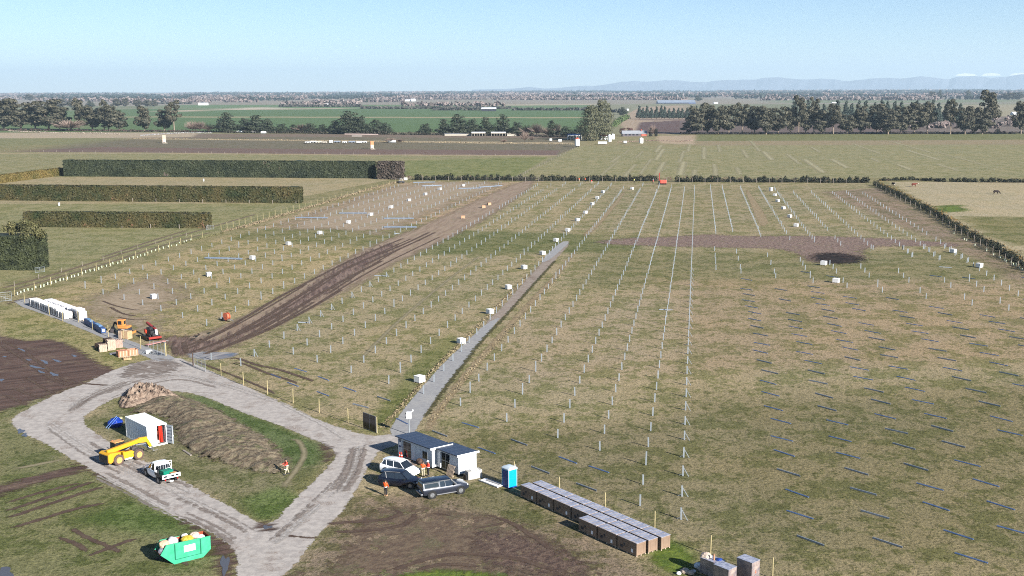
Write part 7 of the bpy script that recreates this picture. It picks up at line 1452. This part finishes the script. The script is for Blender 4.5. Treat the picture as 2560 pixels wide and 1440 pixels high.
# ================================================================== FARMS BEYOND
def gable(name, label, x, y, wpx, hpx, depth, wallm, roofm, cat='shed', pitch=.18, openf=False, grp=None, rot=0.0, extra=None):
    p = at(x, y); L = wpx * mpp(x, y); h = hh(hpx, x, y); t = thing(name, label, cat, p, rot, grp); e = h * (1 - pitch * 1.2)
    if openf: m = MB(); m.box(-L / 2, L / 2, depth - .2, depth, 0, e); m.box(-L / 2, -L / 2 + .2, 0, depth - .2, 0, e); m.box(L / 2 - .2, L / 2, 0, depth - .2, 0, e); m.box(-L / 2 + .2, L / 2 - .2, 0, .2, e * .8, e); [m.box(-L / 2 + L * k / 5 - .12, -L / 2 + L * k / 5 + .12, 0, .2, 0, e * .8) for k in range(1, 5)]; m.build('wall', wallm, t)
    else: MB().box(-L / 2, L / 2, 0, depth, 0, e).build('wall', wallm, t)
    MB().add([(-L / 2 - .3, -.4, e + .01), (L / 2 + .3, -.4, e + .01), (L / 2 + .3, depth + .4, e + .01), (-L / 2 - .3, depth + .4, e + .01), (-L / 2 - .3, depth / 2, h), (L / 2 + .3, depth / 2, h)], [(0, 1, 5, 4), (2, 3, 4, 5), (0, 4, 3), (1, 2, 5), (0, 3, 2, 1)]).build('roof', roofm, t)
    if extra: extra(t, L, h, e, depth)
    return t
def farms():
    CR = pm('cream_wall', alb(222, 212, 194), .8, .08, .5); WR = pm('white_roof', (.72, .73, .74), .4, .05, .4); GR = pm('grey_roof', alb(186, 188, 192), .45, .08, .4); BR = pm('blue_grey_roof', alb(158, 168, 182), .5, .06, .1); BLW = pm('blue_wall', alb(70, 100, 150), .6, .1, .3); WW = pm('white_wall', (.72, .72, .70), .6, .05, .5); DKW = pm('dark_opening', (.02, .022, .03), .8, .2)
    RO = pm('orange_roof', alb(214, 90, 60), .6, .1, .5)
    gable('farm_shed', 'long low cream shed at the left of the row behind the field', 1146, 339, 68, 5, 8, CR, GR); gable('farm_shed', 'open fronted shed with a white roof, left of the two in the row', 1196, 340, 33, 10, 9, CR, WR, openf=True); gable('farm_shed', 'open fronted shed with a white roof, right of the two in the row', 1246, 340, 35, 10, 9, CR, WR, openf=True); gable('farm_shed', 'small cream shed at the right end of the row behind the field', 1280, 340, 24, 6, 7, CR, CR)
    gable('farm_shed', 'pale open shed with a blue eave in the shade left of the poplars', 1437, 349, 34, 14, 9, WW, BLW, openf=True)
    def hs(t, L, h, e, d):
        m = MB(); [m.box(-L / 2 + 2 + k * 3.4, -L / 2 + 4 + k * 3.4, -.06, -.005, .9, 2.2) for k in range(4)]; m.build('window', DKW, t); m = MB(); m.rod((L * .28, d * .4, e), (L * .28, d * .4, h + 1.2), .35); m.build('chimney', RO, t); MB().box(L / 2 - 5, L / 2 - .3, -.3, -.01, .2, e - .3).build('brick_panel', pm('pink_brick', alb(220, 120, 100), .8, .1), t)
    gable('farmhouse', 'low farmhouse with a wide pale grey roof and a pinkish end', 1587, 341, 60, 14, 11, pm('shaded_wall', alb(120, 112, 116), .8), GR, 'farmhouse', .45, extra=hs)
    def barn(t, L, h, e, d): MB().box(-L / 2 + .5, L / 2 - 20, -.2, -.02, .4, e * .75).build('open_bays', DKW, t)
    gable('barn', 'very long blue grey roofed barn far across the plain', 1692, 259, 92, 8.5, 40, BLW, BR, 'barn', .6, extra=barn)
    gable('barn', 'white and dark barn far off, right of the tallest macrocarpa', 1222, 278, 36, 9, 18, DKW, WR, 'barn', .3)
    for x, y, w_, h_, lab in [(507, 263, 22, 6, 'white farm buildings among trees, left of the tracks'), (810, 262, 20, 4, 'white roofed shed in front of the lilac woods'), (770, 260, 22, 3, 'low pale shed left of the white roofed one'), (562, 249, 10, 4, 'small white house at the edge of the woods'), (363, 248, 10, 3, 'small white house on the left horizon'), (938, 254, 8, 3, 'small white shed by the two lone dark trees'), (1020, 253, 14, 4, 'white house left of the two on the plain'), (1033, 253, 10, 6, 'white house right of the two on the plain'), (1560, 250, 6, 3, 'tiny white shed below the lilac poplars'), (1955, 239, 22, 5, 'white farm buildings beyond the eucalypt row'), (2315, 237, 10, 4, 'left of the two far white houses on the right'), (2331, 238, 8, 4, 'right of the two far white houses on the right'), (2538, 288, 8, 8, 'white shed left of the last eucalypt'), (1570, 276, 5, 4, 'tiny cream hut right of the lone round tree'), (1790, 259, 10, 3, 'tiny white roof above the front plantation'), (2090, 257, 18, 2, 'low pale shed above the tall eucalypts')]:
        gable('farm_building', lab, x, y, w_, h_, 12, WW, WR, 'building', .35, grp='small white farm buildings on the plain')
    def silo(lab, x, y, wpx, hpx, legs, cap, name='silo'):
        p = at(x, y); r = wpx * mpp(x, y) / 2; h = hh(hpx, x, y); z0 = h * .16 if legs else 0; t = thing(name, lab, name, p, 0, 'white farm tanks')
        MB().lathe([(z0, r * .98), (z0 + .1, r), (h * .86, r)], (0, 0, 0), 'Z', 24).build('barrel', WW, t, smooth=30); MB().lathe([(h * .86 + .004, r * 1.02), (h, r * .15)], (0, 0, 0), 'Z', 24).build('cap', cap, t, smooth=30)
        if legs:
            m = MB(); [m.rod((r * .8 * math.cos(a), r * .8 * math.sin(a), 0), (r * .8 * math.cos(a), r * .8 * math.sin(a), z0), .12) for a in (0.6, 2.2, 3.8, 5.3)]; m.lathe([(z0 * .3, .3), (z0 - .01, r * .95)], (0, 0, 0), 'Z', 16); m.build('leg', BLKP, t)
    silo('white silo with an orange cap standing on legs at the fence corner', 1443, 368, 12, 24, True, RO); silo('white water tank alone right of the farmyard', 1603, 358, 10, 14, False, WW, 'tank'); silo('white tank, front one of the group by the poplars', 1524, 354, 9, 18, False, WW, 'tank'); silo('white tank, back one of the group by the poplars', 1532, 348, 9, 14, False, WW, 'tank')
    gable('farm_shed', 'white shed with a red roof beside the farm tanks', 1513, 350, 22, 13, 7, WW, RO)
    for x, y, lab in [(411, 358, 'tall cream box tower, left one in the ploughed field'), (930.5, 373, 'tall orange and cream box tower, right one in the ploughed field')]:
        p = at(x, y); h = hh(20, x, y); t = thing('box_tower', lab, 'tower', p, .2, 'box towers in the ploughed field'); w_ = 7.5 * mpp(x, y) / 2
        MB().box(-w_, w_, -w_ * .7, w_ * .7, h * .12, h * .55).build('lower_cladding', pm('cream_cladding', alb(240, 216, 196), .7, .08, .6), t); MB().box(-w_ * 1.02, w_ * 1.02, -w_ * .72, w_ * .72, h * .551, h).build('upper_cladding', pm('orange_cladding', alb(240, 160, 110), .7, .15, .6) if x > 500 else pm('peach_cladding', alb(236, 200, 176), .7, .12, .6), t); m = MB(); [m.box(sx * w_ - .15, sx * w_ + .15, sy * w_ * .6 - .15, sy * w_ * .6 + .15, 0, h * .12) for sx in (-.9, .9) for sy in (-1, 1)]; m.box(-w_, w_ * 2, -w_, w_, 0, .25); m.build('leg', CR, t)
    rr = random.Random(44); k = 0; nm = ['first', 'second', 'third', 'fourth', 'fifth', 'sixth', 'seventh', 'eighth', 'ninth', 'tenth', 'eleventh', 'twelfth']
    for x, w_, h_, c_ in [(770, 14, 4, WW), (784, 14, 5, WW), (798, 13, 6, CR), (811, 12, 5, CR), (828, 8, 8, WW), (843, 16, 5, BR), (862, 10, 5, WW), (880, 16, 5, BR), (898, 12, 6, WW), (911, 12, 5, WW), (765, 8, 3, CR)]:
        t = thing('parked_trailer', 'white farm trailer or tank, %s from the left in the field line' % nm[k] if k < 10 else 'small cream trailer at the left end of the field line', 'trailer', at(x, 359 - rr.uniform(0, 2)), rr.uniform(-.1, .1), 'white trailers parked in the ploughed field'); L = w_ * mpp(x, 358) / 2; h = hh(h_, x, 358)
        MB().loft([[(a, -1.2, .6), (a, -1.25, h * .7), (a, -.7, h), (a, .7, h), (a, 1.25, h * .7), (a, 1.2, .6)] for a in (-L, L)]).build('body', c_, t); m = MB(); [m.lathe([(-1.3, .5), (-1.1, .5)], (sx * L * .5, 0, .5)) for sx in (-1, 1)]; m.build('wheel', BLKP, t); k += 1
    for x, y, w_, lab in [(980, 357, 20, 'long white tank by the bare bushes in the field'), (659, 334, 12, 'white horse float before the macrocarpas'), (634, 333, 8, 'pale machine left of the white horse float'), (600, 332, 16, 'low white machinery at the field edge on the left'), (1377, 353, 6, 'white box on the farm track, left one'), (1400, 355, 8, 'white box on the farm track, right one'), (1506, 361, 22, 'row of low white tanks by the farm fence'), (1563, 359, 8, 'pink and white tank by the farm fence')]:
        t = thing('farm_trailer', lab, 'trailer', at(x, y), 0); L = w_ * mpp(x, y) / 2; MB().loft([[(a, -1.1, .5), (a, -1.2, 1.6), (a, -.6, 2.1), (a, .6, 2.1), (a, 1.2, 1.6), (a, 1.1, .5)] for a in (-L, L)]).build('body', WW, t); m = MB(); m.box(-L * .8, L * .8, -.8, .8, .05, .48); m.build('undercarriage', BLKP, t)
    for x0, x1, c_, lab in [(862, 945, (236, 210, 200), 'long red and white pipe line lying at the field edge'), (880, 905, (200, 190, 180), 'short pale pipe lying in the ploughed field')]:
        A, B = at(x0, 336 if x1 > 910 else 341), at(x1, 337 if x1 > 910 else 341); tag(MB().beam((0, 0, .4), B - A + Vector((0, 0, .4)), .8, .8).build('irrigation_pipe', pm('pipe_%d' % x0, alb(*c_), .7, .2, .05), loc=A), lab, 'pipe')
    # concrete trough markers in the hedge paddocks, pylons on the horizon
    for x, y, lab in [(148, 514, 'small white water trough post between the second and third hedges'), (509, 453, 'small white water trough post below the farthest hedge')]:
        t = thing('trough_post', lab, 'trough', at(x, y), 0, 'white trough posts'); MB().rod((0, 0, 0), (0, 0, 1.1), .3, n=14).build('tank', WW, t); MB().rod((0, 0, 1.1), (0, 0, 1.2), .33, n=14).build('lid', GREY, t)
    for x in (335, 634, 846):
        p = at(x, 243); d = p.length; t = thing('power_pylon', 'thin steel pylon on the %s horizon' % {335: 'left', 634: 'middle left', 846: 'middle'}[x], 'pylon', p, .2, 'pylons on the horizon'); m = MB(); Hh = 50
        for sx in (-3, 3):
            for sy in (-3, 3): m.beam((sx, sy, 0), (sx * .2, sy * .2, Hh), .6, .6)
        m.build('tower', GALV, t); m = MB(); [m.beam((-8, 0, z), (8, 0, z), .7, .7) for z in (38, 45)]; m.build('cross_arm', GALV, t)
    t = thing('old_post', 'pale broken tree stump beside the poplars', 'stump', at(1475, 351)); MB().rod((0, 0, 0), (0, 0, 5), .9, .5).build('trunk', BARK, t)
make_ground(); trees(); woodland(); hedges(); fences(); mountains()
SP = posts(); beams(SP); crates(); cartons(); yard(); site_buildings(); container(); skip()
vehicles(); people(); cattle(); farms()
haze()
